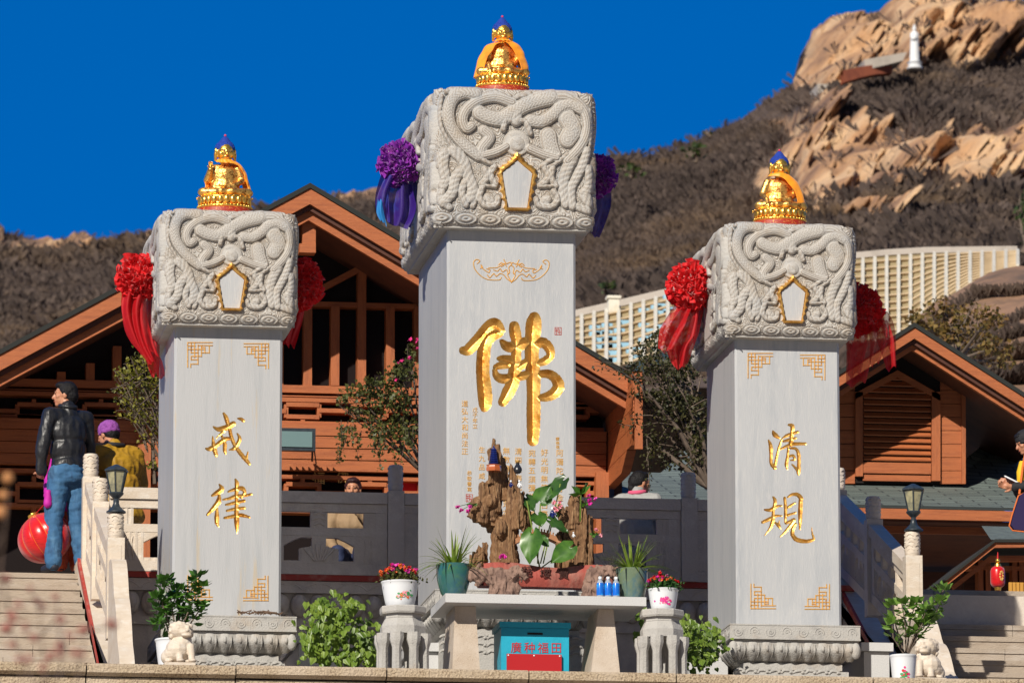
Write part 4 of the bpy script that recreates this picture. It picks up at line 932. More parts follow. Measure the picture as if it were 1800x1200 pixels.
# ---- leaf helper
def leaves(mb, centre, rad, n, size, rnd, up=.3, shape=None, hollow=0.0):
    c = Vector(centre)
    for k in range(n):
        while True:
            d = Vector((rnd.uniform(-1, 1), rnd.uniform(-1, 1), rnd.uniform(-1, 1)))
            if hollow < d.length <= 1: break
        p = c + Vector((d.x * rad[0], d.y * rad[1], d.z * rad[2])); leaf(mb, p, size * rnd.uniform(.6, 1.2), rnd)
def leaf(mb, p, s, rnd, asp=.45, dirv=None):
    a = Vector((rnd.uniform(-1, 1), rnd.uniform(-1, 1), rnd.uniform(-.8, .8))) if dirv is None else Vector(dirv); a.normalize()
    b = a.cross(Vector((rnd.uniform(-1, 1), rnd.uniform(-1, 1), rnd.uniform(-1, 1))))
    if b.length < .01: b = a.cross(Vector((0, 0, 1)))
    b.normalize(); n = a.cross(b); t = a * s; w = b * s * asp; p = Vector(p)
    mb.add([p, p + t * .35 + w + n * s * .06, p + t, p + t * .35 - w + n * s * .06], [(0, 1, 2, 3)])
def bush_tree(name, label, cat, base, crown, blobs, lm, leaf_s, dens, seed, trunk_r=.05, group=None, twigs=0, spurs=0, extra=None):
    """base point, list of crown blobs (centre, radii); limbs run from trunk to every blob"""
    rnd = random.Random(seed); t = thing(name, base, label, cat, group); base = Vector(base); tr = MB(); fo = MB()
    fork = base.lerp(Vector(crown), .55) + Vector((rnd.uniform(-.1, .1), 0, 0))
    tr.tube([base, base.lerp(fork, .5) + Vector((trunk_r, 0, 0)), fork], [trunk_r, trunk_r * .85, trunk_r * .7], 8)
    for c, r in blobs:
        c = Vector(c); mid = fork.lerp(c, .5) + Vector((rnd.uniform(-.1, .1), rnd.uniform(-.1, .1), rnd.uniform(-.02, .12))) * max(r) * 1.2
        tr.tube([fork, mid, c], [trunk_r * .5, trunk_r * .32, trunk_r * .12], 6)
        for k in range(5 + spurs):
            d = Vector((rnd.gauss(0, 1), rnd.gauss(0, 1), rnd.gauss(0, 1))).normalized(); e = c + Vector((d.x * r[0], d.y * r[1], d.z * r[2])) * rnd.uniform(.8, 1.15)
            s = mid.lerp(c, rnd.random()); q = s.lerp(e, .5) + d * .04; tr.tube([s, q, e], [trunk_r * .14, trunk_r * .09, trunk_r * .03], 4)
            for z in range(int(dens * r[0] * r[2] / leaf_s ** 2 * .06)):
                u = rnd.random() ** .7; pos = s.lerp(e, u) + Vector((rnd.gauss(0, .16) * r[0], rnd.gauss(0, .2) * r[1], rnd.gauss(0, .16) * r[2])); leaf(fo, pos, leaf_s * rnd.uniform(.6, 1.25), rnd)
        leaves(fo, c, [x * .95 for x in r], int(dens * r[0] * r[2] / leaf_s ** 2 * .75), leaf_s, rnd)
    if extra: extra(tr, fo, rnd)
    obj('trunk', tr, M_bark, t, 60, fix=False); obj('crown', fo, lm, t, None, fix=False); return t
def hb(px, py, Y, r): return (W(px, py, Y), r)

# individual bushes and trees far behind
def far_bush(px, py, Y, w, h, lm, label, seed, name='hill_shrub', cat='shrub'):
    p = W(px, py, Y); k = Y / 11890; rnd = random.Random(seed); bl = []
    for i in range(6): bl.append(((p.x + rnd.uniform(-.6, .6) * w * k / 2, p.y + rnd.uniform(-.5, .5), p.z + rnd.uniform(-.3, .5) * h * k / 2), (w * k * .28, w * k * .25, h * k * .30)))
    bush_tree(name, label, cat, (p.x, p.y, p.z - h * k * .6), (p.x, p.y, p.z), bl, lm, .42 * k * 60 * .5, 9, seed, .10, 'shrubs on the hillside' if name == 'hill_shrub' else None)
far_bush(1221, 266, 225, 54, 36, M_leaf_c, 'round dark green shrub on the skyline left of the right-hand golden statue', 1)
far_bush(1106, 297, 225, 62, 28, M_leaf_c, 'low dark green shrub on the skyline right of the purple rosette', 2)
far_bush(1245, 232, 235, 22, 18, M_leaf_k, 'small dark shrub on the crest above the dark green one', 3)
far_bush(1068, 505, 170, 46, 34, M_leaf_c, 'dark green shrub above the white lattice retaining wall', 4)
far_bush(1798, 385, 140, 26, 110, M_leaf_c, 'narrow evergreen tree cut by the right edge of the photo', 5, 'conifer_tree', 'tree')
far_bush(1160, 545, 125, 22, 22, M_leaf_y, 'tiny yellow green bush on the blue painted slope', 6)

# ---- statue, parapet and pavilion wall on the summit
def sm(px, py, Y): return W(px, py, Y)
Ys = 236; k = Ys / 11890; b = W(1608, 122, Ys)
t = thing('white_statue', b, 'tall slender white standing statue on the rocky summit', 'statue')
m = MB(); H = 72 * k * 1.02
m.lathe(b, [(.30, 0), (.32, .05), (.24, .1), (.26, .22), (.30, .25), (.20, .28), (.21, .32)], 12); obj('pedestal', m, M_statue, t, 50)
m = MB(); z0 = .30
for (z, rx, ry, dx) in ():
    pass
m.lathe((b.x, b.y, b.z + z0), [(.17, 0), (.19, .15), (.17, .4), (.16, .65), (.15, .85), (.17, .98), (.14, 1.08), (.06, 1.13), (.05, 1.16)], 14, 1, .8)
m.ell((b.x, b.y, b.z + z0 + 1.23), (.075, .075, .10)); m.ell((b.x - .05, b.y - .12, b.z + z0 + .85), (.12, .08, .10)); m.ell((b.x, b.y, b.z + z0 + 1.34), (.045, .045, .05)); obj('robed_figure', m, M_statue, t, 60)
t = thing('brick_parapet', W(1530, 130, Ys), 'curved red parapet wall on pale concrete beside the white statue', 'wall')
m = MB(); top = []; 
for i in range(12):
    q = i / 11; px = 1482 + 86 * q; ya = 126 - 10 * math.sin(q * 2.0); a_ = W(px, ya - 2, Ys - 4 + q); c_ = W(px, ya + 20 - 8 * q, Ys - 4 + q); top.append((a_, c_))
for (a0, c0), (a1, c1) in zip(top[:-1], top[1:]):
    m.add([a0, a1, c1, c0, a0 + Vector((0, .5, 0)), a1 + Vector((0, .5, 0)), c1 + Vector((0, .5, 0)), c0 + Vector((0, .5, 0))], [(0, 1, 2, 3), (4, 7, 6, 5), (0, 4, 5, 1), (2, 6, 7, 3)])
obj('parapet', m, M_brick, t)
m = MB(); m.prism([(W(1490, 150, Ys).x, W(1490, 158, Ys).z), (W(1555, 140, Ys).x, W(1555, 142, Ys).z), (W(1562, 125, Ys).x, W(1562, 127, Ys).z), (W(1488, 140, Ys).x, W(1488, 140, Ys).z)], Ys - 3.4, Ys - 2.2); obj('concrete_base', m, M_conc, t)
m = MB(); m.box(W(1420, 180, Ys).x, W(1438, 180, Ys).x, Ys - 2, Ys, WZ(188, Ys, 1430), WZ(168, Ys, 1430)); o = obj('concrete_hut', m, M_conc); tag(o, 'small pale concrete block under the summit rock overhang', 'block'); set_origin(o, W(1430, 188, Ys))

# ---- lattice slope protection walls
M_tanb = mat('tan_concrete_beam', (.50, .38, .24), .9, n1=(2, (.36, .26, .15), .5, .7))
def lattice(label, tops, bots, Yt, Yb, nvert, nhor, fill, hmat, extra=None):
    t = thing('lattice_retaining_wall', W((tops[0][0] + tops[-1][0]) / 2, bots[0][1], Yb), label, 'retaining wall', 'lattice retaining walls on the slope')
    def PT(u, v):
        px = tops[0][0] + (tops[-1][0] - tops[0][0]) * u; ya = interp(tops, px); yb = interp(bots, px)
        return W(px, ya + (yb - ya) * v, Yt + (Yb - Yt) * v)
    n = 24; m = MB(); m.grid([[PT(i / n, v / 3) + Vector((0, .12, 0)) for i in range(n + 1)] for v in range(4)]); obj('slope_fill', m, fill, t, None, fix=False)
    m = MB()
    for i in range(nvert + 1):
        u = i / nvert; m.bar(PT(u, .04) + Vector((0, -.03, 0)), PT(u, 1) + Vector((0, -.03, 0)), .060, .08, (0, -1, .6))
    obj('upright_beams', m, M_beam, t); m = MB()
    for j in range(1, nhor + 1):
        v = j / nhor
        for i in range(n): m.bar(PT(i / n, v) , PT((i + 1) / n, v), .034, .06, (0, -1, .6))
    obj('cross_beams', m, hmat, t); m = MB()
    for i in range(n): m.bar(PT(i / n, 0), PT((i + 1) / n, 0), .16, .10, (0, -1, .6))
    obj('coping', m, M_conc, t)
    if extra:
        m = MB(); r = random.Random(2)
        for i in range(3, nvert * 2):
            for j in range(nhor):
                if r.random() < extra: a = PT(min(1, (i + .2) / nvert / 2), (j + .2) / nhor); m.box(a.x, a.x + .2, a.y - .12, a.y - .02, a.z - .3, a.z)
        obj('blue_painted_cells', m, M_bluep, t)
    return t
lattice('long white lattice retaining wall with ochre fill behind the right pillar', [(1495, 452), (1560, 446), (1630, 442), (1720, 441), (1788, 440)], [(1495, 600), (1600, 590), (1650, 540), (1700, 500), (1788, 468)], 132, 125, 14, 12, M_ochre, M_tanb)
lattice('lower lattice retaining wall with ochre cells right of the middle pillar', [(1000, 556), (1070, 540), (1180, 514), (1260, 490)], [(1000, 640), (1100, 640), (1180, 610), (1260, 580)], 122, 117, 12, 8, M_ochre, M_tanb, .45)
m = MB(); a = W(1078, 546, 121.5); m.box(a.x - .1, a.x + .1, a.y - .1, a.y + .1, a.z - .6, a.z + .22); m.box(a.x - .13, a.x + .13, a.y - .13, a.y + .13, a.z + .22, a.z + .27)
o = obj('gate_post', m, M_beam); tag(o, 'short white square post standing on the lattice wall coping', 'post'); set_origin(o, a)
# scrub-free bank right of the lattice wall
P = []
for i in range(8):
    row = []
    for j in range(16):
        px = 1590 + j * 26; yt = interp([(1590, 600), (1640, 540), (1700, 500), (1800, 455), (2000, 440)], px); py = 760 + (yt - 760) * i / 7; q = W(px, py, 96 + i * 3.6)
        row.append(q + Vector((0, -mnoise.noise(q / 2) * .8, mnoise.noise(q / 1.3) * .35)))
    P.append(row)
m = MB(); m.grid(P); struct('bank', m, mat('reddish_earth_bank', (.30, .17, .10), .95, n1=(.8, (.20, .12, .075), .42, .62), n2=(.5, (.12, .08, .055), .5, .66), bump=.1, bscale=2), 180)
scrub([[q for q in r] for r in P] + [P[-1]] * 3, [0] * (16 * 11), 1500, 8, .25, .6, 'scrub', v0=.3)

# ---- trees between the buildings and the hill
rb = [hb(x, y, 84 + (i % 3), (w, w, w * .75)) for i, (x, y, w) in enumerate([(1618, 560, .20), (1655, 545, .26), (1700, 552, .24), (1738, 560, .26), (1680, 585, .30), (1720, 600, .28), (1755, 610, .22), (1640, 585, .22), (1765, 640, .16), (1600, 560, .13)])]
bush_tree('autumn_tree', 'autumn tree with brown and olive leaves behind the louvred gable', 'tree', W(1690, 690, 85), W(1690, 590, 85), rb, M_leaf_a, .075, 16, 21, .06)
def t1x(tr, fo, rnd):
    for k in range(26):
        a = W(rnd.uniform(250, 300), rnd.uniform(640, 800), 61.3); b = W(rnd.uniform(190, 240), rnd.uniform(620, 740) , 61.2 + rnd.uniform(-.3, .3)); mid = a.lerp(b, .5) + Vector((0, 0, rnd.uniform(-.06, .1))); tr.tube([a, mid, b], [.008, .006, .003], 4)
        for z in range(46):
            u = rnd.random(); q = a.lerp(mid, u * 2) if u < .5 else mid.lerp(b, u * 2 - 1)
            if rnd.random() < .15 + .85 * abs(mnoise.noise(q * 3)) * 2.2: leaf(fo, q + Vector((rnd.gauss(0, .035), rnd.gauss(0, .05), rnd.gauss(0, .035))), .042 * rnd.uniform(.6, 1.1), rnd, .42)
    a = W(272, 850, 61.3); tr.tube([a, W(268, 760, 61.3), W(276, 715, 61.3), W(262, 690, 61.3)], [.018, .016, .013, .009], 6)
bush_tree('bare_leaved_tree', 'thin yellow green tree beside the left pillar, above the purple hat', 'tree', W(285, 1005, 61.3), W(278, 700, 61.3),
    [hb(250, 632, 61.3, (.17, .2, .07)), hb(222, 655, 61.3, (.16, .2, .06)), hb(270, 672, 61.4, (.14, .2, .10)), hb(210, 700, 61.2, (.07, .1, .06)), hb(228, 712, 61.2, (.08, .1, .05)), hb(265, 815, 61.2, (.07, .06, .05)), hb(250, 690, 61.4, (.12, .1, .05))], M_leaf_y, .045, 12, 22, .017, 'ornamental trees behind the pillars', extra=t1x)
def t2x(tr, fo, rnd):
    for k in range(34):
        px = rnd.uniform(592, 730); y0 = rnd.uniform(730, 780); ln = rnd.uniform(15, 60) if px > 600 else 40; a = W(px, y0, 62 + rnd.uniform(-.5, .4)); b = a + Vector((rnd.uniform(-.06, .06), 0, -ln * .0052)); tr.tube([a, b], [.004, .002], 3)
        for z in range(int(ln / 2.2)): leaf(fo, a.lerp(b, rnd.random()) + Vector((rnd.gauss(0, .02), rnd.gauss(0, .02), 0)), .04, rnd, .4)
    a = W(668, 770, 61.8); b = W(668, 826, 61.8); tr.tube([a, b], .003, 3)
    for z in range(40): leaf(fo, a.lerp(b, rnd.random()) + Vector((rnd.gauss(0, .018), 0, 0)), .04, rnd, .4)
t2 = bush_tree('flowering_tree', 'dense green tree with a few pink flowers against the middle pillar', 'tree', W(735, 1005, 62.2), W(735, 700, 62.2),
    [hb(705, 655, 62, (.17, .3, .13)), hb(660, 675, 62, (.20, .3, .10)), hb(625, 690, 62, (.17, .3, .09)), hb(690, 700, 62, (.25, .3, .15)), hb(640, 720, 62, (.2, .3, .10)), hb(710, 745, 62.1, (.18, .3, .14)), hb(670, 755, 62, (.2, .3, .07)), hb(722, 625, 62.2, (.06, .15, .12)), hb(603, 705, 62, (.07, .1, .05)), hb(790, 680, 62.5, (.2, .3, .3))], M_leaf_o, .042, 17, 23, .035, 'ornamental trees behind the pillars', extra=t2x)
m = MB(); rnd = random.Random(5)
for (px, py) in ((722, 596), (733, 598), (720, 628), (705, 634), (697, 668), (736, 612)):
    p = W(px, py, 61.72)
    for k in range(7): leaf(m, p + Vector((rnd.gauss(0, .012),) * 3), .028, rnd, .6)
obj('blossoms', m, M_fpink, t2, fix=False)
def t3x(tr, fo, rnd):
    base = W(1245, 855, 63)
    for (px, py) in ((1150, 700), (1130, 760), (1175, 640), (1200, 690), (1105, 650), (1190, 800), (1225, 745)):
        a = base; b = W(px, py, 63 + rnd.uniform(-.4, .4)); mid = a.lerp(b, .5) + Vector((rnd.uniform(-.1, .1), 0, rnd.uniform(-.08, .12))); tr.tube([a, mid, b], [.035, .022, .006], 6)
        for k in range(9):
            c = mid.lerp(b, rnd.random()); d = c + Vector((rnd.gauss(0, .22), rnd.gauss(0, .1), rnd.gauss(0, .17))); tr.tube([c, c.lerp(d, .5) + Vector((0, 0, .03)), d], [.007, .005, .002], 4)
            for z in range(26): leaf(fo, c.lerp(d, rnd.random()) + Vector((rnd.gauss(0, .03), rnd.gauss(0, .03), rnd.gauss(0, .03))), .038, rnd, .42)
bush_tree('shaded_olive_tree', 'shady dark olive tree with bare crossing branches left of the right pillar', 'tree', W(1260, 1005, 63.2), W(1240, 760, 63.2),
    [hb(1110, 648, 63, (.11, .2, .06)), hb(1150, 640, 63, (.17, .3, .12)), hb(1195, 650, 63.1, (.2, .3, .15)), hb(1170, 700, 63, (.2, .3, .12)), hb(1215, 715, 63, (.16, .3, .14)), hb(1140, 612, 64, (.14, .3, .09)), hb(1200, 620, 64, (.18, .3, .09)), hb(1225, 780, 63, (.1, .3, .12)), hb(1120, 690, 63, (.07, .1, .05)), hb(1170, 585, 65, (.16, .3, .07))], M_leaf_k, .04, 24, 24, .05, 'ornamental trees behind the pillars', extra=t3x)

# ================================================================== BUILDINGS
def rake(t, apex, end, Yf, Yb, name_mat=M_wood, board=.20, first=True, apex2=None):
    """one slope of a gable roof seen from the front: two stepped verge boards, soffit and dark felt edge"""
    ax, az = apex; ex, ez = end; dx, dz = ex - ax, ez - az; L_ = math.hypot(dx, dz)
    def off(h): return ((ax, az - h), (ex, ez - h))
    def plank(h0, h1, y0, y1, name, mt):
        (a, b), (c, d) = off(h0), off(h1); m = MB(); m.prism([a, b, d, c], y0, y1); obj(name, m, mt, t)
    plank(0, .05, Yf - .02, Yb, 'roof_felt', M_tar)
    plank(.052, .052 + board, Yf, Yf + .05, 'verge_board', M_wood)
    plank(.052 + board - .01, .052 + board + .05, Yf + .055, Yf + .10, 'verge_shade_strip', M_wooddk)  # added dark strip painting the shade between the two verge boards
    plank(.052 + board + .03, .052 + board * 1.9, Yf + .11, Yf + .17, 'inner_verge_board', M_wood)
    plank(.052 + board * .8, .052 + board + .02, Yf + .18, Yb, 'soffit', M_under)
def XZ(px, py, Y): p = W(px, py, Y); return (p.x, p.z)
Yv = 63.3; Yw = 64.7
bld = thing('wooden_hall', W(560, 1000, Yw), 'large dark wooden hall with a broad orange-brown gable, behind the left and middle pillars', 'building')
ap = XZ(545, 322, Yv); rake(bld, ap, XZ(-520, 893, Yv), Yv, 74, board=.155); rake(bld, ap, XZ(1128, 668, Yv), Yv, 74, board=.155)
# hanging king post below the apex
m = MB(); a = W(530, 372, Yv + .3); b_ = W(553, 432, Yv + .3); m.box(a.x, b_.x, Yv + .2, Yv + .34, b_.z - .0, a.z + .12); m.box(a.x - .03, b_.x + .0, Yv + .19, Yv + .35, b_.z - .09, b_.z - .002); obj('king_post', m, M_wood, bld)
# back wall (dark) following the gable
m = MB(); wl_ = [XZ(-500, 910, Yw), XZ(545, 345, Yw), XZ(1063, 660, Yw), (WX(1063, Yw), ZP - .3), (WX(-500, Yw), ZP - .3)]
m.prism(wl_, Yw + .12, Yw + .3); obj('wall', m, M_dark, bld)
def hbar(mb, px0, px1, py, w, Y=Yw, d=.07, dz=0):
    a = W(px0, py, Y); b = W(px1, py, Y); z = WZ(py, Y, (px0 + px1) / 2); mb.box(a.x, b.x, Y - d, Y + .10, z - w / 2, z + w / 2)
def vbar(mb, px, py0, py1, w, Y=Yw, d=.06):
    x = WX(px, Y, (py0 + py1) / 2); mb.box(x - w / 2, x + w / 2, Y - d, Y + .10, WZ(py1, Y, px), WZ(py0, Y, px))
m = MB(); hbar(m, -120, 1060, 684, .075); hbar(m, -120, 1060, 672 if 0 else 696, .012, d=.05); hbar(m, 440, 800, 537, .05, d=.04); obj('window_rails', m, M_wood, bld)
for px, y0 in ((-60, 690), (60, 668), (107, 655), (158, 640), (205, 610), (440, 540), (490, 540), (540, 540), (588, 540), (635, 470), (685, 540), (734, 540), (785, 560), (840, 560), (1030, 640)):
    m = MB(); vbar(m, px, y0, 679, .085); obj('mullion', m, M_woodv, bld)
m = MB(); m.bar(Vector((*XZ(635, 478, Yw - .03),))[:0] if 0 else Vector((WX(635, Yw), Yw - .05, WZ(478, Yw))), Vector((WX(530, Yw), Yw - .05, WZ(536, Yw))), .06, .06); m.bar(Vector((WX(635, Yw), Yw - .05, WZ(478, Yw))), Vector((WX(740, Yw), Yw - .05, WZ(540, Yw))), .06, .06); obj('truss_braces', m, M_wood, bld)
for (px0, px1, nm) in ((-120, 430, 0), (430, 760, 1), (760, 1062, 0)):     # glass behind
    m = MB(); z0, z1 = WZ(1000, Yw, px0), WZ(545, Yw, px0); 
    if nm == 0: z1 = WZ(700, Yw, px0)
    m.box(WX(px0, Yw), WX(px1, Yw), Yw + .105, Yw + .118, z0, z1); obj('glazing', m, M_glassdk, bld)
# fretwork bands
def fret(px0, px1, ya, yb, name, w=.042):
    m = MB(); pitch = 118.0; x = px0
    hbar(m, px0, px1, ya, w); hbar(m, px0, px1, yb, w)
    while x < px1 - 20:
        ym = (ya + yb) / 2; e = (yb - ya) * .22
        hbar(m, x + 30, min(px1, x + 88), ya + e * 1.1, w); hbar(m, x + 30, min(px1, x + 88), yb - e * 1.1, w); vbar(m, x + 30, ya + e, yb - e, w); vbar(m, min(px1, x + 88), ya + e, yb - e, w)
        hbar(m, x + 88, min(px1, x + pitch + 30), ym, w); vbar(m, x + 59, ya, ya + e, w); vbar(m, x + 59, yb - e, yb, w); x += pitch
    obj(name, m, M_wood, bld)
fret(-118, 1060, 703, 744, 'fretwork_band'); fret(-118, 1060, 838, 898, 'fretwork_band')
for i, (ya, yb) in enumerate(((749, 768), (768, 789), (789, 809), (809, 829))):
    m = MB(); hbar(m, -118, 1062, (ya + yb) / 2, (yb - ya) * .00565 - .006, d=.16 - .012 * i); obj('cladding_board', m, M_wood, bld)
for px in (250, 850): m = MB(); vbar(m, px, 738, 1000, .13, d=.2); obj('porch_post', m, M_woodv, bld)
m = MB(); column(m, '福', 560, 840, 0, .13, Yw - .05); column(m, '佛', 602, 838, 0, .13, Yw - .05); obj('hanging_characters', m, M_gold2, bld)
m = MB(); m.box(WX(700, Yw), WX(735, Yw), Yw + .06, Yw + .10, WZ(960, Yw), WZ(845, Yw)); obj('red_hanging_cloth', m, M_red, bld)
# projecting corner wing with cladding (faces left, comes forward)
xw = WX(1065, Yw); yw0 = 62.95
for i in range(5):
    za, zb = WZ(829 - i * 31, Yw, 1063), WZ(860 - i * 31, Yw, 1063); y0 = yw0 + (.75 if i == 0 else 0.12 if i == 1 else 0)
    m = MB(); m.prismx([(Yw, zb + .006), (Yw, za), (yw0 if i > 0 else y0 - .35, za), (y0, zb + .006)], xw, xw + .09); obj('wing_board', m, M_wood, bld)
m = MB(); m.box(xw + .01, xw + .085, yw0 - .05, yw0, WZ(790, yw0, 1118), WZ(680, yw0, 1118)); obj('corner_board', m, M_woodv, bld)
m = MB(); m.box(xw - .13, xw, Yw - .2, Yw - .02, ZP, WZ(835, Yw, 1060)); obj('corner_post', m, M_woodv, bld)
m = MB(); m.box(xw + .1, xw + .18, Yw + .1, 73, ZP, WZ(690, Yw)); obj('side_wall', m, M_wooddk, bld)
# floodlight
fl = thing('floodlight', W(525, 792, Yw - .4), 'black framed floodlight fixed on the wooden boards right of the left pillar', 'lamp')
FY = Yw - .62; a, b_ = W(478, 752, FY), W(554, 793, FY); m = MB(); m.box(a.x, b_.x, FY - .03, FY + .05, b_.z, a.z)
for k in range(8): x = a.x + (b_.x - a.x) * k / 7; m.box(x - .005, x + .005, FY + .05, FY + .12, b_.z + .03, a.z - .02)
obj('housing', m, M_iron, fl); m = MB(); e = .034; m.box(a.x + e, b_.x - e, FY - .042, FY - .031, b_.z + e, a.z - e); obj('glass', m, M_floodg, fl)
m = MB(); m.bar((b_.x - .02, FY + .05, (a.z + b_.z) / 2), (b_.x + .02, FY + .45, b_.z - .02), .02, .02); m.bar((b_.x + .0, FY + .05, b_.z), (b_.x + .06, FY + .45, b_.z - .05), .012, .012); obj('bracket', m, M_iron, fl)

# right-hand lodge with louvred dormer
Y1 = 67.0; Yd = 67.88
rb_ = thing('wooden_lodge', W(1600, 1000, 70), 'wooden lodge with shingled roof and louvred gable behind the right pillar', 'building')
ap = XZ(1607, 567, Y1); rake(rb_, ap, XZ(1300, 762, Y1), Y1, 76, board=.115); rake(rb_, ap, XZ(1860, 728, Y1), Y1, 76, board=.115)
m = MB(); m.prism([XZ(1430, 848, Yd), XZ(1430, 700, Yd), XZ(1597, 610, Yd), XZ(1696, 670, Yd), XZ(1696, 850, Yd)], Yd, Yd + .15); obj('gable_wall', m, M_dark, rb_)
def ply(poly, Y, th, name, mt, t=rb_): m = MB(); m.prism([XZ(x, y, Y) for x, y in poly], Y - th, Y); return obj(name, m, mt, t)
for i in range(9):
    y0 = 640 + i * 23.5; ply([(1430, y0 + 22), (1430, y0), (1502, y0), (1502, y0 + 22)], Yd, .02, 'gable_board', M_wood) if y0 > 660 else None
    if y0 > 655: ply([(1652, y0 + 22.5), (1652, y0), (1690, y0), (1690, y0 + 22.5)], Yd, .02, 'gable_board', M_wood)
ply([(1689, 851), (1689, 670), (1696, 670), (1696, 851)], Yd, .045, 'edge_board', M_woodv)
fr = ply([(1502, 838), (1502, 690), (1515, 690), (1515, 838)], Yd, .06, 'louvre_frame_post', M_woodv); ply([(1636, 846), (1636, 690), (1651, 690), (1651, 846)], Yd, .06, 'louvre_frame_post', M_woodv)
ply([(1516, 832), (1516, 813), (1635, 815), (1635, 834)], Yd, .05, 'louvre_sill', M_wood); ply([(1516, 845), (1516, 834), (1635, 836), (1635, 847)], Yd, .03, 'louvre_sill', M_wood)
ply([(1502, 692), (1576, 652), (1651, 695), (1651, 706), (1576, 664), (1502, 703)], Yd, .06, 'louvre_head', M_wood)
lv = MB()
for i in range(15):
    y0 = 803 - i * 10.8; a, c = W(1517, y0, Yd), W(1635, y0 + .5, Yd)
    if y0 < 690: q = (690 - y0) * 1.6; a = W(1517 + q, y0, Yd); c = W(1635 - q, y0, Yd)
    if c.x - a.x < .05: break
    lv.add([(a.x, Yd - .05, a.z - .028), (c.x, Yd - .05, a.z - .028), (c.x, Yd - .004, a.z + .022), (a.x, Yd - .004, a.z + .022), (a.x, Yd - .044, a.z - .04), (c.x, Yd - .044, a.z - .04), (c.x, Yd - .001, a.z + .012), (a.x, Yd - .001, a.z + .012)], [(0, 1, 2, 3), (7, 6, 5, 4), (0, 4, 5, 1), (0, 3, 7, 4), (1, 5, 6, 2)])
obj('louvre_slats', lv, M_wood, rb_)
# shingled roofs
def roofplane(q, name, th=.03):
    a, b, c, d = [Vector(v) for v in q]; n = (b - a).cross(d - a).normalized()
    if n.z < 0: n = -n
    vs = [a, b, c, d] + [v - n * th for v in (a, b, c, d)]
    me = bpy.data.meshes.new(name); me.from_pydata([v - parent_origin(rb_) for v in vs], [], [(0, 1, 2, 3), (7, 6, 5, 4), (0, 4, 5, 1), (1, 5, 6, 2), (2, 6, 7, 3), (3, 7, 4, 0)]); me.materials.append(M_shingle)
    uv = me.uv_layers.new(name='UVMap'); u = (b - a).normalized(); w = n.cross(u)
    for lp in me.loops: p = vs[lp.vertex_index] - a; uv.data[lp.index].uv = (p.dot(u), p.dot(w))
    o = bpy.data.objects.new(name, me); COL.objects.link(o); o.parent = rb_; return o
ye = 886; Ye = 66.3; xe0, xe1 = WX(1090, Ye), WX(1900, Ye); ze = WZ(ye, Ye, 1500); zu = WZ(836, 68.4, 1500)
roofplane([(xe0, Ye, ze), (xe1, Ye, ze), (xe1, 68.6, zu + .02), (xe0, 68.6, zu + .02)], 'shingle_roof')
pa, pb = W(1640, 800, 68.5), W(1748, 760, 69.6)
roofplane([W(1640, 852, 67.9), W(1900, 868, 67.9), W(1900, 812, 70), W(1752, 762, 70)], 'shingle_roof')
roofplane([W(1140, 850, 67.9), W(1300, 850, 67.9), W(1300, 770, 70.5), W(1222, 775, 70.5)], 'shingle_roof')
m = MB(); m.box(xe0, xe1, Ye + .0, Ye + .05, ze - .14, ze - .035); obj('eaves_board', m, M_wood, rb_); m = MB(); m.box(xe0, xe1, Ye + .3, Ye + .35, ze - .24, ze - .165); obj('inner_eaves_board', m, M_wood, rb_)
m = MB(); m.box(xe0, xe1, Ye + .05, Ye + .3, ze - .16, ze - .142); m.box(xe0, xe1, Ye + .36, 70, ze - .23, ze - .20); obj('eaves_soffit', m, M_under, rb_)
for i in range(6): m = MB(); z = ze - .30 - i * .19; m.box(xe0, xe1, 68.9, 68.95 + .01 * (i % 2), z - .185, z); obj('shaded_wall_board', m, M_wooddk, rb_)  # wall under the eaves, coloured dark for the shade there
# small kiosk roof lower right
kk = thing('kiosk', W(1760, 1050, 64), 'small kiosk with sloping shingled roof behind the right steps', 'kiosk')
Yk = 63.5; m = MB(); a, b_, c_ = XZ(1663, 1020, Yk), XZ(1748, 953, Yk), XZ(1900, 953, Yk)
m.prism([a, b_, c_, (c_[0], c_[1] - .04), (b_[0], b_[1] - .05), (a[0], a[1] - .05)], Yk, Yk + .05); obj('verge_board', m, M_wood, kk)
m = MB(); m.prism([(a[0] - .04, a[1] + .0), (b_[0], b_[1] + .03), (c_[0], c_[1] + .03), c_, b_, a], Yk - .03, Yk + 2); obj('roof_edge', m, M_tar, kk)
m = MB(); m.prism([(a[0] + .1, a[1] - .02), (b_[0], b_[1] - .10), (c_[0], c_[1] - .10), (c_[0], c_[1] - .15), (b_[0], b_[1] - .16), (a[0] + .12, a[1] - .06)], Yk + .2, Yk + .26); obj('rafter', m, M_wood, kk)
p0, p1 = W(1742, 955, Yk), W(1900, 955, Yk); m = MB(); m.add([(p0.x, Yk, p0.z + .04), (p1.x, Yk, p0.z + .04), (p1.x, Yk + 1.6, p0.z + .42), (p0.x + .25, Yk + 1.6, p0.z + .42)], [(0, 1, 2, 3)]); obj('shingles', m, mat('plain_grey_green_shingle', (.12, .15, .14), .9, n1=(12, (.08, .1, .1), .45, .6)), kk, fix=False)
m = MB()
for px in (1722, 1735, 1782, 1794): vbar(m, px, 985, 1060, .05, Yk + .6)
hbar(m, 1700, 1900, 1000, .04, Yk + .6); obj('screen_frame', m, M_woodv, kk)
m = MB()
for i in range(7): x = WX(1770 + i * 6.5, Yk + .3); m.box(x, x + .03, Yk + .25, Yk + .28, ZP, WZ(1024, Yk + .3, 1780))
obj('yellow_fence_slats', m, mat('yellow_wood', (.55, .27, .04), .6), kk)
m = MB(); m.box(WX(1690, Yk + 1), WX(1900, Yk + 1), Yk + .9, Yk + 1, ZP, WZ(990, Yk + 1)); obj('back_wall', m, M_wooddk, kk)
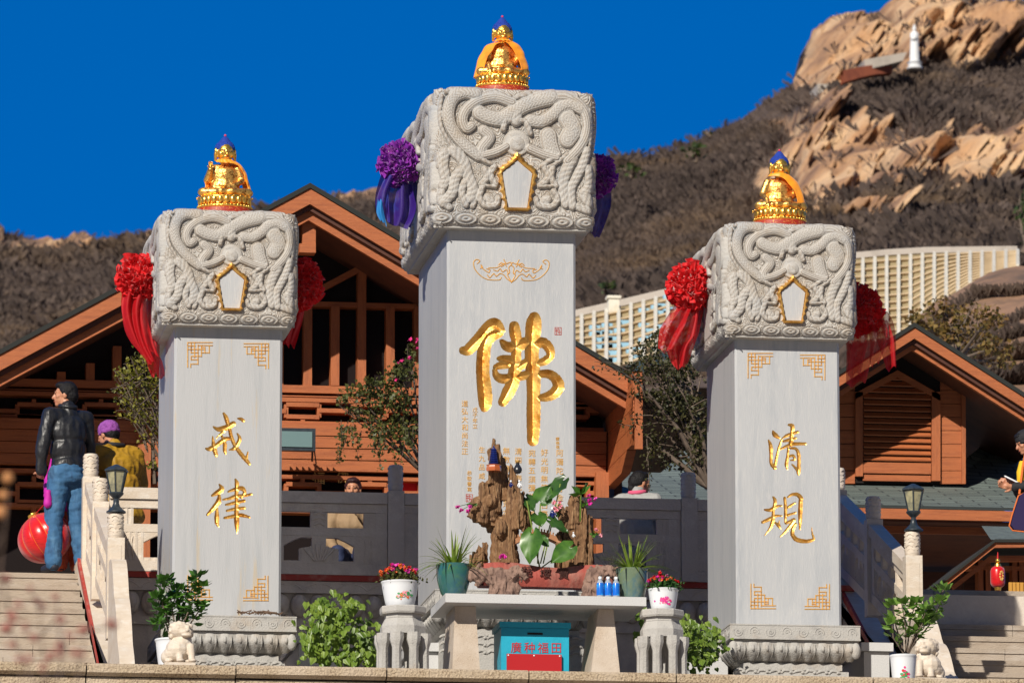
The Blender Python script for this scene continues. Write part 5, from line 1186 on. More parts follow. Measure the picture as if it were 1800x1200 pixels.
# ================================================================== THINGS
LABELS = None
# ---- golden seated figures on the capitals
def strip_cloth(rows, th=.006):
    """rows = list of point rows -> thin solid sheet"""
    m = MB(); R = len(rows); C = len(rows[0]); V = [[Vector(p) for p in r] for r in rows]; N = []
    for i in range(R):
        for j in range(C):
            a = V[min(i + 1, R - 1)][j] - V[max(i - 1, 0)][j]; b = V[i][min(j + 1, C - 1)] - V[i][max(j - 1, 0)]; n = a.cross(b)
            N.append(n.normalized() if n.length > 1e-9 else Vector((0, -1, 0)))
    P = [p for r in V for p in r]; k = R * C; vs = P + [p - n * th for p, n in zip(P, N)]; fs = []
    for i in range(R - 1):
        for j in range(C - 1):
            q = (i * C + j, i * C + j + 1, (i + 1) * C + j + 1, (i + 1) * C + j); fs.append(q); fs.append(tuple(x + k for x in q[::-1]))
    edge = [j for j in range(C)] + [i * C + C - 1 for i in range(1, R)] + [(R - 1) * C + j for j in range(C - 2, -1, -1)] + [i * C for i in range(R - 2, 0, -1)]
    for a, b in zip(edge, edge[1:] + edge[:1]): fs.append((b, a, a + k, b + k))
    m.add(vs, fs); return m
def resample(rows, nr, nc):
    def lin(pts, n):
        out = []
        for i in range(n):
            t = i / (n - 1) * (len(pts) - 1); k = min(int(t), len(pts) - 2); f = t - k
            p0, p1, p2, p3 = [Vector(pts[max(0, min(len(pts) - 1, k + d))]) for d in (-1, 0, 1, 2)]
            out.append(.5 * ((2 * p1) + (-p0 + p2) * f + (2 * p0 - 5 * p1 + 4 * p2 - p3) * f * f + (-p0 + 3 * p1 - 3 * p2 + p3) * f ** 3))
        return out
    a = [lin(r, nc) for r in rows]; return [list(x) for x in zip(*[lin([a[i][j] for i in range(len(a))], nr) for j in range(nc)])]
def buddha(px, yb, zcap, s, label, pose, Y=57.62):
    base = W(px, yb, Y); t = thing('golden_statue', (base.x, Y, zcap), label, 'statue', 'small golden seated statues on the pillars')
    M = Matrix.Translation(base) @ Matrix.Diagonal((s, s, s * 1.05, 1))
    MT = M @ Matrix.Translation((0, 0, .13)) @ Matrix.Diagonal((1.08, 1, .87, 1)) @ Matrix.Translation((0, 0, -.13))
    MH = M @ Matrix.Translation((.0, -.016, .492)) @ Matrix.Rotation(R_(6), 4, 'Z') @ Matrix.Rotation(R_(7), 4, 'X') @ Matrix.Diagonal((1.40, 1.36, 1.24, 1)) @ Matrix.Translation((0, .012, -.525))
    # red plinth
    m = MB(); h0 = (zcap - base.z) / (s * 1.05) - .01; m.lathe((0, 0, 0), [(.232, h0), (.236, .0), (.232, .025), (.222, .03)], 40, 1, .78); obj('red_plinth', m.xf(M), M_redbase, t, 40)
    m = MB(); m.lathe((0, 0, 0), [(.222, .03), (.230, .038), (.226, .05), (.205, .06), (.20, .07), (.215, .095), (.228, .115), (.222, .125), (.20, .13)], 48, 1, .78)
    for k in range(44):
        a = 2 * math.pi * k / 44; m.ell((.224 * math.cos(a), .224 * .78 * math.sin(a), .046), (.010, .010, .011), 6, 4)
    for k in range(24):
        a = 2 * math.pi * k / 24; m.ell((.213 * math.cos(a), .218 * .78 * math.sin(a), .092), (.013, .024, .032), 8, 6, Matrix.Rotation(a, 3, 'Z')); m.ell((.232 * math.cos(a), .232 * .78 * math.sin(a), .120), (.007, .007, .007), 6, 4)
    obj('lotus_seat', m.xf(M), M_goldb, t, 60)
    # robed body
    m = MB(); z = .13
    for sx in (-1, 1):
        m.cap((sx * .03, .02, z + .05), (sx * .165, -.05, z + .035), .050, .046); m.cap((sx * .170, -.05, z + .034), (-sx * .04, -.125, z + .034), .044, .034)
        m.cap((sx * .095, .0, .40 - .0), (sx * .135, -.005, .285), .035, .032)
    m.ell((0, -.01, z + .03), (.17, .12, .045)); m.ell((0, .0, z + .10), (.115, .070, .10)); m.ell((0, .0, .32), (.100, .062, .11)); m.ell((0, .0, .350), (.102, .062, .085)); m.ell((0, .03, .24), (.12, .04, .10)); m.cap((-.07, 0, .405), (.07, 0, .405), .032, .032); m.cap((0, -.005, .40), (0, -.012, .46), .034, .030)
    L_ = (.135, -.005, .285)      # right on screen
    m.cap(L_, (.06, -.09, .225), .030, .022); m.cap((.06, -.09, .222), (.0, -.105, .215), .019, .014)
    if pose == 'raise': m.cap((-.135, -.005, .285), (-.118, -.07, .37), .03, .019)
    else: m.cap((-.135, -.005, .285), (-.118, -.08, .225), .028, .020); m.cap((-.118, -.08, .225), (-.112, -.118, .165), .018, .013)
    r = remesh(m, .0085, 3); rb = MB(); rb.v, rb.f, rb.m = r.v, r.f, r.m; obj('robed_body', rb.xf(MT), M_golde, t, 60)
    # hands with five fingers
    m = MB()
    def hand(c, d, up, sc_=1.0):
        c = Vector(c); d = Vector(d).normalized(); up = Vector(up).normalized(); sd = d.cross(up).normalized(); m.ell(c, (.013, .013, .013), 8, 6)
        m.cap(c, c + d * .022, .013, .013, 8)
        for k in range(4):
            b = c + d * .024 + sd * (k - 1.5) * .0085; e = b + d * (.022, .026, .024, .018)[k]; m.cap(b, e, .0048, .0042, 6); m.cap(e, e + d * .010 + up * .010, .0042, .0034, 6)
        m.cap(c + sd * -.012, c + sd * -.024 + d * .018 + up * .006, .005, .0042, 6)
    hand((.0, -.108, .212), (-1, -.1, 0), (0, 0, 1))
    if pose == 'raise': hand((-.118, -.075, .382), (0, -.05, 1), (0, -1, 0))
    else: hand((-.112, -.12, .160), (.1, -.2, -1), (0, 1, 0))
    obj('hands', m.xf(MT), M_goldb, t, 60)
    # head
    m = MB(); hz = .525; m.ell((0, -.012, hz), (.050, .053, .066), 16, 12); m.ell((0, -.024, hz - .034), (.036, .036, .034), 12, 8); m.ell((0, -.014, hz - .015), (.049, .046, .046)); m.cap((0, -.060, hz + .008), (0, -.070, hz - .014), .006, .0095, 8)
    m.cap((-.012, -.062, hz - .032), (.012, -.062, hz - .032), .0045, .0045, 6)
    for sx in (-1, 1):
        m.ell((sx * .030, -.045, hz - .012), (.018, .016, .018)); m.cap((sx * .008, -.060, hz + .019), (sx * .034, -.050, hz + .020), .004, .0035, 6); m.ell((sx * .020, -.052, hz + .010), (.010, .006, .0055)); m.ell((sx * .056, -.006, hz + .005), (.010, .015, .024)); m.cap((sx * .059, -.010, hz - .012), (sx * .058, -.012, hz - .052), .010, .009, 8)
    m.cap((0, -.008, .46), (0, -.012, hz - .03), .030, .030)
    r = remesh(m, .0042, 1); hm = MB(); hm.v, hm.f, hm.m = r.v, r.f, r.m; hd = obj('head', hm.xf(MH), M_goldb, t, 70)
    for sx in (-1, 1): m = MB(); m.tube([(sx * .009, -.064, hz + .008), (sx * .020, -.0645, hz + .005), (sx * .033, -.056, hz + .009)], .0022, 5); m.xf(MH); obj('eyelid', m, M_root, hd)
    m = MB(); m.cap((-.011, -.066, hz - .030), (.011, -.066, hz - .030), .0028, .0028, 6); m.xf(MH); obj('lips', m, M_redbase, hd)
    m = MB(); m.ell((0, .004, hz + .024), (.058, .058, .055), 16, 10); m.lathe((0, .006, hz + .066), [(.038, 0), (.030, .010), (.022, .022), (.012, .033), (.004, .038)], 14)
    rnd = random.Random(2)
    for k in range(150):
        a = rnd.uniform(0, 6.28); zz = rnd.uniform(.0, 1); rr = .0545 * math.cos(zz * 1.1); yy = .004 + rr * math.sin(a)
        if yy > -.030 or zz > .42: m.ell((rr * math.cos(a), yy, hz + .022 + .052 * math.sin(zz * 1.1)), (.0065,) * 3, 6, 4)
    obj('blue_hair', m.xf(MH), M_hairblue, t, 60); m = MB(); m.ell((0, .006, hz + .108), (.008, .008, .009), 8, 6); obj('top_bead', m.xf(MH), M_pink, t, 60)
    # saffron cloth
    def cloth(rows, nm='saffron_cloak'):
        rr = resample(rows, 12, 18)
        for i, r in enumerate(rr):
            for j, p in enumerate(r): p += Vector((.0, .004 * math.sin(j * 1.9 + i * .3), .0)) + Vector((.003 * math.sin(i * 1.3 + j), 0, 0))
        obj(nm, strip_cloth(rr, .005).xf(MT), M_orange, t, 60)
    if pose == 'both':
        cloth([[(-.01, -.078, .448), (-.06, -.085, .42), (-.10, -.088, .35), (-.14, -.09, .27), (-.175, -.09, .12)], [(-.035, .02, .47), (-.125, .02, .43), (-.175, .03, .34), (-.205, .03, .24), (-.225, .02, .12)], [(0, .06, .47), (-.06, .075, .42), (-.10, .09, .33), (-.14, .10, .2), (-.15, .11, .1)]])
        cloth([[(.01, -.078, .448), (.05, -.088, .41), (.085, -.095, .34), (.115, -.10, .27), (.14, -.105, .18)], [(.035, -.03, .47), (.12, -.03, .435), (.165, -.03, .35), (.19, -.03, .26), (.205, -.03, .18)], [(0, .06, .47), (.07, .075, .42), (.11, .09, .33), (.15, .10, .2), (.16, .11, .1)]])
        cloth([[(-.07, -.058, .445), (-.03, -.075, .458), (.03, -.075, .458), (.07, -.058, .445)], [(-.05, -.05, .472), (-.02, -.062, .476), (.02, -.062, .476), (.05, -.05, .472)]], 'cloak_collar')
    elif pose == 'raise':
        cloth([[(-.075, -.045, .45), (-.03, -.075, .435), (.04, -.072, .435), (.09, -.05, .42)], [(-.055, -.035, .475), (-.02, -.06, .472), (.02, -.06, .472), (.055, -.04, .468)]], 'neck_scarf')
        cloth([[(.06, -.055, .45), (.105, -.045, .41), (.14, -.035, .34), (.165, -.03, .25), (.185, -.04, .16)], [(.05, -.0, .475), (.12, .0, .43), (.158, .0, .35), (.182, .0, .26), (.20, -.01, .16)], [(0, .06, .47), (.08, .06, .42), (.12, .06, .33), (.15, .06, .2), (.16, .06, .14)]])
        cloth([[(-.15, -.01, .30), (-.155, -.02, .23), (-.14, -.03, .15)], [(-.09, .05, .32), (-.10, .05, .24), (-.09, .05, .15)]])
    else:
        cloth([[(-.10, -.035, .445), (-.055, -.065, .445), (.0, -.082, .43), (.05, -.09, .38), (.10, -.095, .30), (.13, -.10, .19)], [(-.06, -.03, .475), (-.02, -.062, .475), (.03, -.062, .470), (.11, -.05, .42), (.165, -.05, .30), (.195, -.06, .18)], [(0, .05, .48), (.04, .05, .47), (.07, .04, .45), (.13, .03, .40), (.175, .02, .28), (.20, .0, .18)]])
        cloth([[(-.165, -.03, .22), (-.175, -.05, .15), (-.17, -.06, .12)], [(-.12, .05, .24), (-.13, .05, .15), (-.13, .05, .12)]])
    return t
buddha(395, 376, PIL['l'][3], 1.07, 'small golden seated statue with raised hand and orange scarf, on the left pillar', 'raise')
buddha(883, 163, PIL['m'][3], 1.05, 'small golden seated statue in an orange cloak over both shoulders, on the tallest pillar', 'both')
buddha(1371, 398, PIL['r'][3], 1.05, 'small golden seated statue with orange cloth over one shoulder, on the right pillar', 'one')

# ---- tulle rosettes
def ruffle(mb, c, n, size, rnd, rv=0.012):
    """one crumpled petal standing on the ball"""
    n = n.normalized(); a = n.cross(Vector((rnd.gauss(0, 1), rnd.gauss(0, 1), rnd.gauss(0, 1)))).normalized(); b = n.cross(a); R = []; K = 9
    ph = rnd.uniform(0, 6.28); fr = rnd.choice((2, 3, 4))
    for i, q in enumerate((0, .35, .7, 1.0)):
        row = []
        for k in range(K):
            u = (k / (K - 1) - .5) * 2; w = size * (.25 + .85 * q) * u; lift = size * (1.15 * q) * (1 - .25 * u * u); curl = size * .38 * math.sin(u * fr * 2.2 + ph) * q
            row.append(c + a * w + n * (lift - size * .35) + b * (curl + rnd.gauss(0, .004) * q))
        R.append(row)
    mb.grid(R)
def rosette(px, py, Y, rad, mats, label, tails, seed, flat=1.0, shift=(0, 0, 0)):
    rnd = random.Random(seed); c = W(px, py, Y) + Vector(shift); k = Y / 11890; r = rad * k
    t = thing('fabric_rosette', c, label, 'rosette', 'tulle rosettes tied to the pillar capitals')
    m = MB()
    for i in range(190):
        z = 1 - 2 * (i + .5) / 190; th = i * 2.39996; s = math.sqrt(1 - z * z); n = Vector((s * math.cos(th), s * math.sin(th), z)); lump = 1 + .28 * mnoise.noise(n * 2.5 + Vector((seed, 0, 0)))
        q = c + Vector((n.x * r * .80 * flat, n.y * r * .80, n.z * r * .86)) * lump; ruffle(m, q, n + Vector((rnd.gauss(0, .3), rnd.gauss(0, .3), rnd.gauss(0, .3))), r * rnd.uniform(.20, .36), rnd)
    m.ell(c, (r * .78 * flat, r * .78, r * .84), 16, 10); obj('ruffled_ball', m, mats[0], t, 180, fix=False)
    for (pts, wid, mi, folds) in tails:
        P = [W(x, y, Y + dy) + Vector(shift) for x, y, dy in pts]; rows = []
        n = 18; C = 15; P = resample([P, P], n, n)[0] if 0 else resample([P, P], 2, n)[0]
        for i, p in enumerate(P):
            q = i / (n - 1); w = (wid[0] + (wid[1] - wid[0]) * min(1, q * 2) if q < .5 else wid[1] + (wid[2] - wid[1]) * (q - .5) * 2) * k; row = []
            for j in range(C):
                u = (j / (C - 1) - .5) * 2; row.append(p + Vector((u * w / 2, w * .22 * math.sin(u * folds + q * 2.5 + seed), .012 * math.sin(u * 5 + q * 6) + (.02 * math.sin(u * 2 + seed) if i == n - 1 else 0))))
            rows.append(row)
        m = MB(); m.grid(rows); obj('tail', m, mats[mi], t, 180, fix=False)
    return t
RM = [M_tulle, M_tulle2, M_tulle3]
rosette(242, 487, 57.75, 38, RM, 'red tulle rosette with long hanging tail on the left side of the left pillar', [([(236, 510, 0), (238, 560, 0), (250, 600, 0), (265, 625, .0)], (44, 46, 30), 1, 6), ([(258, 520, .1), (262, 580, .1), (268, 630, .1), (272, 662, .1)], (30, 34, 12), 1, 5), ([(240, 500, -.05), (232, 545, -.05), (246, 600, -.05), (268, 640, -.05)], (50, 30, 14), 1, 7), ([(270, 620, .2), (278, 640, .2), (286, 665, .2)], (16, 16, 14), 1, 3)], 1)
rosette(531, 500, 57.6, 42, RM, 'dark red tulle rosette half hidden on the right side of the left pillar', [([(520, 530, .2), (515, 570, .2), (508, 608, .2)], (40, 34, 20), 1, 5), ([(510, 540, .1), (503, 580, .1), (499, 606, .1)], (30, 26, 20), 1, 4)], 2, .9)
PM = [M_ptulle, M_ptulle2, M_ptulle3]
rosette(703, 288, 57.9, 38, PM, 'purple tulle rosette on the left side of the tallest pillar', [([(700, 320, 0), (702, 350, 0), (704, 378, 0), (700, 398, 0)], (50, 58, 34), 1, 6), ([(682, 310, -.06), (672, 345, -.06), (675, 385, -.06)], (26, 26, 22), 1, 4), ([(668, 352, -.1), (668, 370, -.1), (675, 392, -.1)], (8, 13, 10), 2, 3), ([(720, 320, .1), (718, 360, .1), (712, 395, .1)], (40, 36, 20), 1, 5)], 3)
rosette(1050, 310, 57.6, 36, PM, 'deep purple tulle rosette half hidden on the right side of the tallest pillar', [([(1055, 335, .1), (1056, 370, .1), (1046, 414, .1)], (44, 34, 16), 1, 5)], 4, .95)
rosette(1213, 505, 57.8, 42, RM, 'bright red tulle rosette with sheer tail on the left side of the right pillar', [([(1208, 545, 0), (1200, 580, 0), (1192, 610, 0), (1194, 645, 0)], (40, 62, 20), 1, 7), ([(1200, 540, -.1), (1182, 575, -.1), (1170, 615, -.1)], (30, 44, 26), 2, 5), ([(1218, 540, .1), (1208, 590, .1), (1200, 640, .1)], (40, 40, 14), 1, 5)], 5)
rosette(1508, 545, 57.6, 44, RM, 'dark red tulle rosette with wide sheer tails on the right side of the right pillar', [([(1512, 560, .1), (1512, 600, .1), (1503, 675, .1)], (44, 54, 36), 2, 4), ([(1540, 560, .0), (1556, 600, .0), (1566, 648, .0)], (40, 30, 20), 2, 4), ([(1530, 550, -.05), (1545, 590, -.05), (1536, 640, -.05)], (36, 34, 16), 2, 5), ([(1545, 545, .2), (1560, 575, .2), (1570, 620, .2)], (30, 24, 12), 2, 4), ([(1510, 560, -.1), (1506, 610, -.1), (1500, 660, -.1)], (36, 36, 22), 2, 4)], 6)

# ---- street lamps on the stair posts
def lamp(px, pyt, pyb, Y, label):
    b = W(px, pyb, Y); k = Y / 11890; H = WZ(pyt, Y, px) - b.z; t = thing('street_lamp', b, label, 'lamp', 'small iron lamps on the stair posts'); s = H / .41
    def L_(prof, nm, mt, n, rot=0, sm=30): m = MB(); m.lathe(b, [(r * s, z * s) for r, z in prof], n, rot=rot); return obj(nm, m, mt, t, sm)
    L_([(.082, 0), (.082, .012), (.066, .022), (.034, .055), (.024, .085), (.026, .10), (.020, .108), (.022, .118), (.045, .14), (.060, .155), (.064, .165), (.060, .172)], 'pedestal', M_iron, 20)
    L_([(.050, .173), (.088, .345)], 'glass', M_lampglass, 6, .3, 10)
    m = MB()
    for kx in range(6):
        a = .3 + kx * math.pi / 3; m.bar((b.x + .053 * s * math.cos(a), b.y + .053 * s * math.sin(a), b.z + .172 * s), (b.x + .092 * s * math.cos(a), b.y + .092 * s * math.sin(a), b.z + .347 * s), .010, .010)
    obj('cage', m, M_iron, t)
    L_([(.100, .345), (.108, .352), (.106, .362), (.070, .385), (.060, .388), (.030, .402), (.014, .41)], 'roof', M_iron, 6, .3, 10); return t
lamp(204, 816, 901, 57.5, 'small dark iron lamp with frosted panes on the left stair post')
lamp(1606, 850, 933, 57.5, 'small dark iron lamp with frosted panes on the right stair post')

# ---- altar table, donation box, rock garden
TY = 55.0; a = W(783, 1042, TY); b_ = W(1136, 1052, TY); tz = a.z; th = .075
tb = thing('stone_table', ((a.x + b_.x) / 2, TY + .5, ZT), 'pale stone slab table carrying the rock garden in front of the middle pillar', 'table')
m = MB(); m.box(a.x, b_.x, TY, TY + .98, tz - th, tz); obj('slab', m, M_slab, tb)
for (p0, p1, q0, q1) in ((800, 836, 792, 845), (1052, 1078, 1033, 1092)):
    y0 = TY + .22; zt = tz - th - .002; A, B = WX(p0, y0, 1065), WX(p1, y0, 1065); C, D = WX(q0, y0, 1165), WX(q1, y0, 1165); C -= 0; m = MB(); zb = ZT
    vs = [(C, y0 - .05, zb), (D, y0 - .05, zb), (D, TY + .86, zb), (C, TY + .86, zb), (A, y0, zt), (B, y0, zt), (B, TY + .80, zt), (A, TY + .80, zt)]
    m.add(vs, [(0, 3, 2, 1), (4, 5, 6, 7), (0, 1, 5, 4), (1, 2, 6, 5), (2, 3, 7, 6), (3, 0, 4, 7)]); obj('leg', m, M_granite2, tb)
# donation box
by = TY + .32; A, B = W(881, 1092, by), W(1000, 1096, by); zt = A.z; bx = thing('donation_box', ((A.x + B.x) / 2, by + .25, ZT), 'bright blue metal donation box with red characters under the stone table', 'box')
m = MB(); m.box(A.x, B.x, by, by + .45, ZT, zt - .05); obj('body', m, M_blue, bx); m = MB(); m.box(A.x - .015, B.x + .015, by - .015, by + .465, zt - .049, zt); m.box(A.x + .02, B.x - .02, by - .003, by + .0, zt - .065, zt - .053); obj('lid', m, M_blue, bx)
m = MB(); s0 = W(927, 1111, by); s1 = W(954, 1115, by); m.box(s0.x, s1.x, by - .004, by - .001, s1.z, s0.z); obj('coin_slot', m, M_dark, bx)
m = MB()
for i, ch in enumerate('廣种福田'): p = W(907 + i * 23.6, 1137 + i * .4, by); q = text_mb(ch, .098, p.x, p.z, by - .003, .004); m.add(q.v, q.f)
obj('red_lettering', m, M_redtxt, bx)
m = MB(); s0 = W(891, 1148, by - .03); s1 = W(987, 1149, by - .03); m.box(s0.x, s1.x, by - .035, by - .005, ZT + .05, s0.z); brd = obj('red_board', m, M_redp, bx); m = MB()
for i in range(3): x = s0.x + (s1.x - s0.x) * (i * .5) * .94 + .012; m.ell((x, by - .038, s0.z - .014), (.007, .005, .007), 8, 6)
obj('screws', m, M_white, brd)

# trough
ty0 = TY + .20; pen = thing('rock_trough', (W(960, 1045, ty0).x, ty0 + .25, tz), 'red painted log-shaped trough with gnarled root ends and carved characters, holding the rock garden', 'trough')
xl, xr = WX(850, ty0, 1020), WX(1076, ty0, 1020); zt_, zb_ = WZ(992, ty0, 960), WZ(1030, ty0, 960)
prof = []
for k in range(16):
    a_ = math.pi * (k / 15) ; 
rows = []
for i in range(40):
    q = i / 39; x = xl + (xr - xl) * q; bow = .018 * math.sin(q * 9) + .010 * mnoise.noise(Vector((q * 9, 3, 0))); row = []
    for k in range(14):
        f = k / 13
        if k < 9: z = zt_ + (zb_ - zt_) * (k / 8) + bow * (1 - k / 8) - .012 * q; y = ty0 - .035 * math.sin(k / 8 * math.pi) + .01 * mnoise.noise(Vector((x * 9, z * 9, 1)))
        elif k < 12: z = zb_ + (k - 8) * .02 - .01; y = ty0 + .10 * (k - 8)
        else: z = zt_ - .02 + bow; y = ty0 + .42 - (k - 12) * .02
        row.append((x, y, z))
    rows.append(row)
m = MB(); m.grid([r for r in rows]); m.box(xl, xr, ty0 + .03, ty0 + .40, zb_ + .03, zt_ - .02); obj('trough_body', m, M_tray, pen, 60)
m = MB(); rnd = random.Random(8)
def root(px, py, w, h):
    for i in range(12):
        p = W(px + rnd.uniform(-w, w), py - h + rnd.uniform(0, 6), ty0 - .02); pts = [p]
        for k in range(5): p = p + Vector((rnd.uniform(-.035, .035), rnd.uniform(-.02, .02), -h * .0047 / 3 * 1.2)); pts.append(p)
        m.tube(pts, [.03, .034, .026, .030, .022, .026], 7)
    for i in range(9): m.ell(W(px + rnd.uniform(-w, w), py + rnd.uniform(-h, 0), ty0 - .02), (rnd.uniform(.02, .045), .03, rnd.uniform(.015, .04)), 8, 6)
RT = [([(885, 1028, 12, 26), (862, 1012, 16, 14), (903, 1006, 12, 8), (893, 1035, 8, 30), (838, 1008, 12, 8)], True), ([(1042, 1030, 10, 24), (1056, 1008, 20, 12), (1046, 1040, 7, 20)], False)]
for (L_, lf) in RT:
  m = MB()
  for q in L_: root(*q)
  for c_, d_ in (((860, 1000), (838, 1012)), ((845, 990), (830, 1004)), ((1070, 1000), (1086, 996)), ((900, 1010), (914, 1000))):
    if (c_[0] < 960) == lf: m.tube([W(*c_, ty0 - .02), W((c_[0] + d_[0]) / 2, (c_[1] + d_[1]) / 2 + 3, ty0 - .04), W(*d_, ty0 - .02)], [.02, .016, .008], 6)
  zmin = tz + .001; m.v = [(x, y, max(z, zmin)) for x, y, z in m.v]
  r = remesh(m, .007, 1, disp=lambda co: .007 * nz(co, 45, 1, (1, 1, .35)) - .008 * np.abs(nz(co, 90, 4, (1, 1, .3)))); obj('gnarled_root', r, M_root, pen, 60)
m = MB()
for i, ch in enumerate('苑瓔寶'): p = W(925 + i * 32, 1005 + i * 1.5, ty0); q = text_mb(ch, .098, p.x, p.z, ty0 - .045, .012); m.add(q.v, q.f)
obj('carved_characters', m, M_darktxt, pen)

def rockpile(cols, name, label, seed, Yc, cat='rocks', lumps=()):
    rnd = random.Random(seed); m = MB(); cx = sum(c[0] for c in cols) / len(cols); bz = W(cx, 1000, Yc)
    t = thing(name, (bz.x, Yc, zt_ - .05), label, cat, 'petrified wood rocks of the rock garden')
    for (px, ptop, pbot, wpx) in cols:
        for k in range(3):
            x = px + rnd.uniform(-.35, .35) * wpx; y = Yc + rnd.uniform(-.10, .08); tp = ptop + abs(rnd.gauss(0, 7)) * (k > 0); p1 = W(x, tp, y); p0 = W(x + rnd.uniform(-2, 2), pbot, y); w = wpx * .0046 * rnd.uniform(.36, .55)
            n = 6; ph = rnd.uniform(0, 6); vs = []; nseg = 9
            for i in range(nseg + 1):
                q = i / nseg; c = p0.lerp(p1, q); ww = w * (1.05 - .35 * q ** 3) * rnd.uniform(.86, 1.12); jx = rnd.gauss(0, .003)
                for j in range(n): a = ph + 2 * math.pi * j / n; vs.append((c.x + jx + ww * math.cos(a), c.y + ww * .9 * math.sin(a), c.z + (rnd.uniform(-.022, .018) if i == nseg else 0)))
            fs = [(i * n + j, i * n + (j + 1) % n, (i + 1) * n + (j + 1) % n, (i + 1) * n + j) for i in range(nseg) for j in range(n)] + [tuple(range(n))[::-1], tuple(nseg * n + j for j in range(n))]
            m.add(vs, fs)
    for (px, py, rx, rz) in lumps: m.ell(W(px, py, Yc - .04), (rx * .0046, .10, rz * .0046), 12, 8)
    def disp(co): return .016 * nz(co, 34, seed, (1, 1, .16)) + .010 * np.abs(nz(co, 75, seed + 3, (1, 1, .22))) * -1 + .006 * nz(co, 25, 9)
    r = remesh(m, .0065, 0, disp); obj('fluted_stone', r, M_rock, t, 50); return t
RY = ty0 + .22
pk = rockpile([(872, 772, 830, 11), (862, 786, 850, 10), (880, 800, 860, 9), (868, 812, 900, 24), (886, 806, 880, 12), (856, 846, 920, 20), (876, 850, 935, 26), (898, 815, 880, 9), (905, 826, 880, 9), (902, 852, 930, 20), (915, 866, 925, 12), (842, 872, 918, 18), (832, 886, 912, 14), (826, 896, 908, 8),
              (874, 905, 1000, 20), (888, 905, 1000, 22), (904, 905, 952, 16), (866, 925, 1000, 16), (850, 955, 1000, 16), (838, 962, 1000, 12), (830, 972, 1000, 10), (899, 950, 1000, 16), (910, 960, 1000, 10), (924, 885, 935, 12), (930, 900, 925, 8), (860, 866, 925, 28)],
              'standing_stone', 'tall ridged brown rock peak with the blue pagoda, left half of the rock garden', 31, RY, lumps=((838, 888, 11, 16), (848, 905, 14, 14), (860, 882, 16, 16), (880, 930, 14, 20)))
pk2 = rockpile([(1010, 868, 920, 16), (1000, 885, 930, 18), (1022, 878, 930, 14), (1030, 890, 940, 10), (992, 900, 950, 14), (1008, 905, 1000, 20), (1020, 920, 1000, 22), (1032, 930, 1000, 14), (1002, 945, 1000, 22), (990, 950, 1000, 12), (1012, 880, 960, 26), (988, 885, 920, 10), (984, 935, 1000, 12), (995, 925, 1000, 20), (1038, 905, 990, 10), (1028, 945, 1000, 20)],
               'standing_stone', 'shorter ridged brown rock with the bamboo shoot, right half of the rock garden', 32, RY)
# miniature bridge
m = MB(); n = 16; pts = []
for i in range(n + 1): q = i / n; pts.append(W(906 + 82 * q, 946 - 14 * math.sin(math.pi * q) + 2 * q, RY - .12))
for a_, c_ in zip(pts[:-1], pts[1:]): m.add([a_, c_, c_ + Vector((0, .12, 0)), a_ + Vector((0, .12, 0)), a_ - Vector((0, 0, .045)), c_ - Vector((0, 0, .045)), c_ + Vector((0, .12, -.045)), a_ + Vector((0, .12, -.045))], [(0, 1, 2, 3), (7, 6, 5, 4), (0, 4, 5, 1), (2, 6, 7, 3)])
for p in pts[1:-1]: m.box(p.x - .006, p.x + .006, p.y, p.y + .012, p.z, p.z + .022)
o = obj('toy_bridge', m, M_terra); tag(o, 'tiny terracotta arched bridge between the two rocks', 'ornament'); set_origin(o, pts[0])
# miniature pagoda
pb = W(868, 828, RY - .14); t = thing('toy_pagoda', pb, 'tiny cobalt blue tiered pagoda with orange base on the rock peak', 'ornament'); m = MB(); m.lathe(pb, [(.062, 0), (.066, .02), (.060, .045), (.066, .055)], 8); obj('base', m, M_orglaze, t, 30); m = MB(); z = .056; r = .052
for k in range(9): m.lathe((pb.x, pb.y, pb.z + z), [(r, 0), (r * .72, .012), (r * .70, .0155)], 8); z += .0155; r *= .93
m.lathe((pb.x, pb.y, pb.z + z), [(.010, 0), (.012, .006), (.004, .02), (.002, .03)], 8); obj('tiers', m, M_cobalt, t, 30)
vb = W(910, 832, RY - .08); m = MB(); m.lathe(vb, [(.018, 0), (.030, .01), (.038, .03), (.036, .045), (.020, .072), (.014, .082), (.018, .088), (.012, .09)], 18); o = obj('toy_vase', m, M_vase); tag(o, 'tiny black vase on the right shoulder of the rock peak', 'ornament'); set_origin(o, vb)
o.parent = None
m = MB(); m.lathe((vb.x, vb.y, vb.z + .092), [(.010, 0), (.022, .012), (.024, .022), (.01, .024)], 12); o = obj('toy_bowl', m, M_gold2); tag(o, 'tiny ochre bowl stacked on the black toy vase', 'ornament'); set_origin(o, (vb.x, vb.y, vb.z + .092))
def figurine(px, py, Y, s, mt, label):
    b = W(px, py, Y); t = thing('toy_figure', b, label, 'ornament'); m = MB(); m.cap(b + Vector((0, 0, .012 * s)), b + Vector((0, 0, .035 * s)), .016 * s, .012 * s, 8); m.cap(b + Vector((.01 * s, -.01 * s, .03 * s)), b + Vector((.02 * s, -.015 * s, .015 * s)), .005 * s, .004 * s, 6); m.cap(b + Vector((-.01 * s, -.01 * s, .03 * s)), b + Vector((-.018 * s, -.015 * s, .014 * s)), .005 * s, .004 * s, 6); obj('robe', m, mt, t, 60); m = MB(); m.ell(b + Vector((0, 0, .057 * s)), .011 * s, 10, 8); obj('head', m, M_white, t, 60)
figurine(898, 856, RY - .17, .9, M_cobalt, 'tiny seated figure in dark blue on the rock peak, left of the white one')
figurine(913, 857, RY - .17, 1.0, M_white, 'tiny seated figure in white on the rock peak')
figurine(971, 910, RY - .17, 1.4, M_cobalt, 'dark blue toy figure among the leaves beside the right rock')
figurine(1008, 944, RY - .17, .7, M_white, 'tiny pale figure at the right end of the toy bridge')
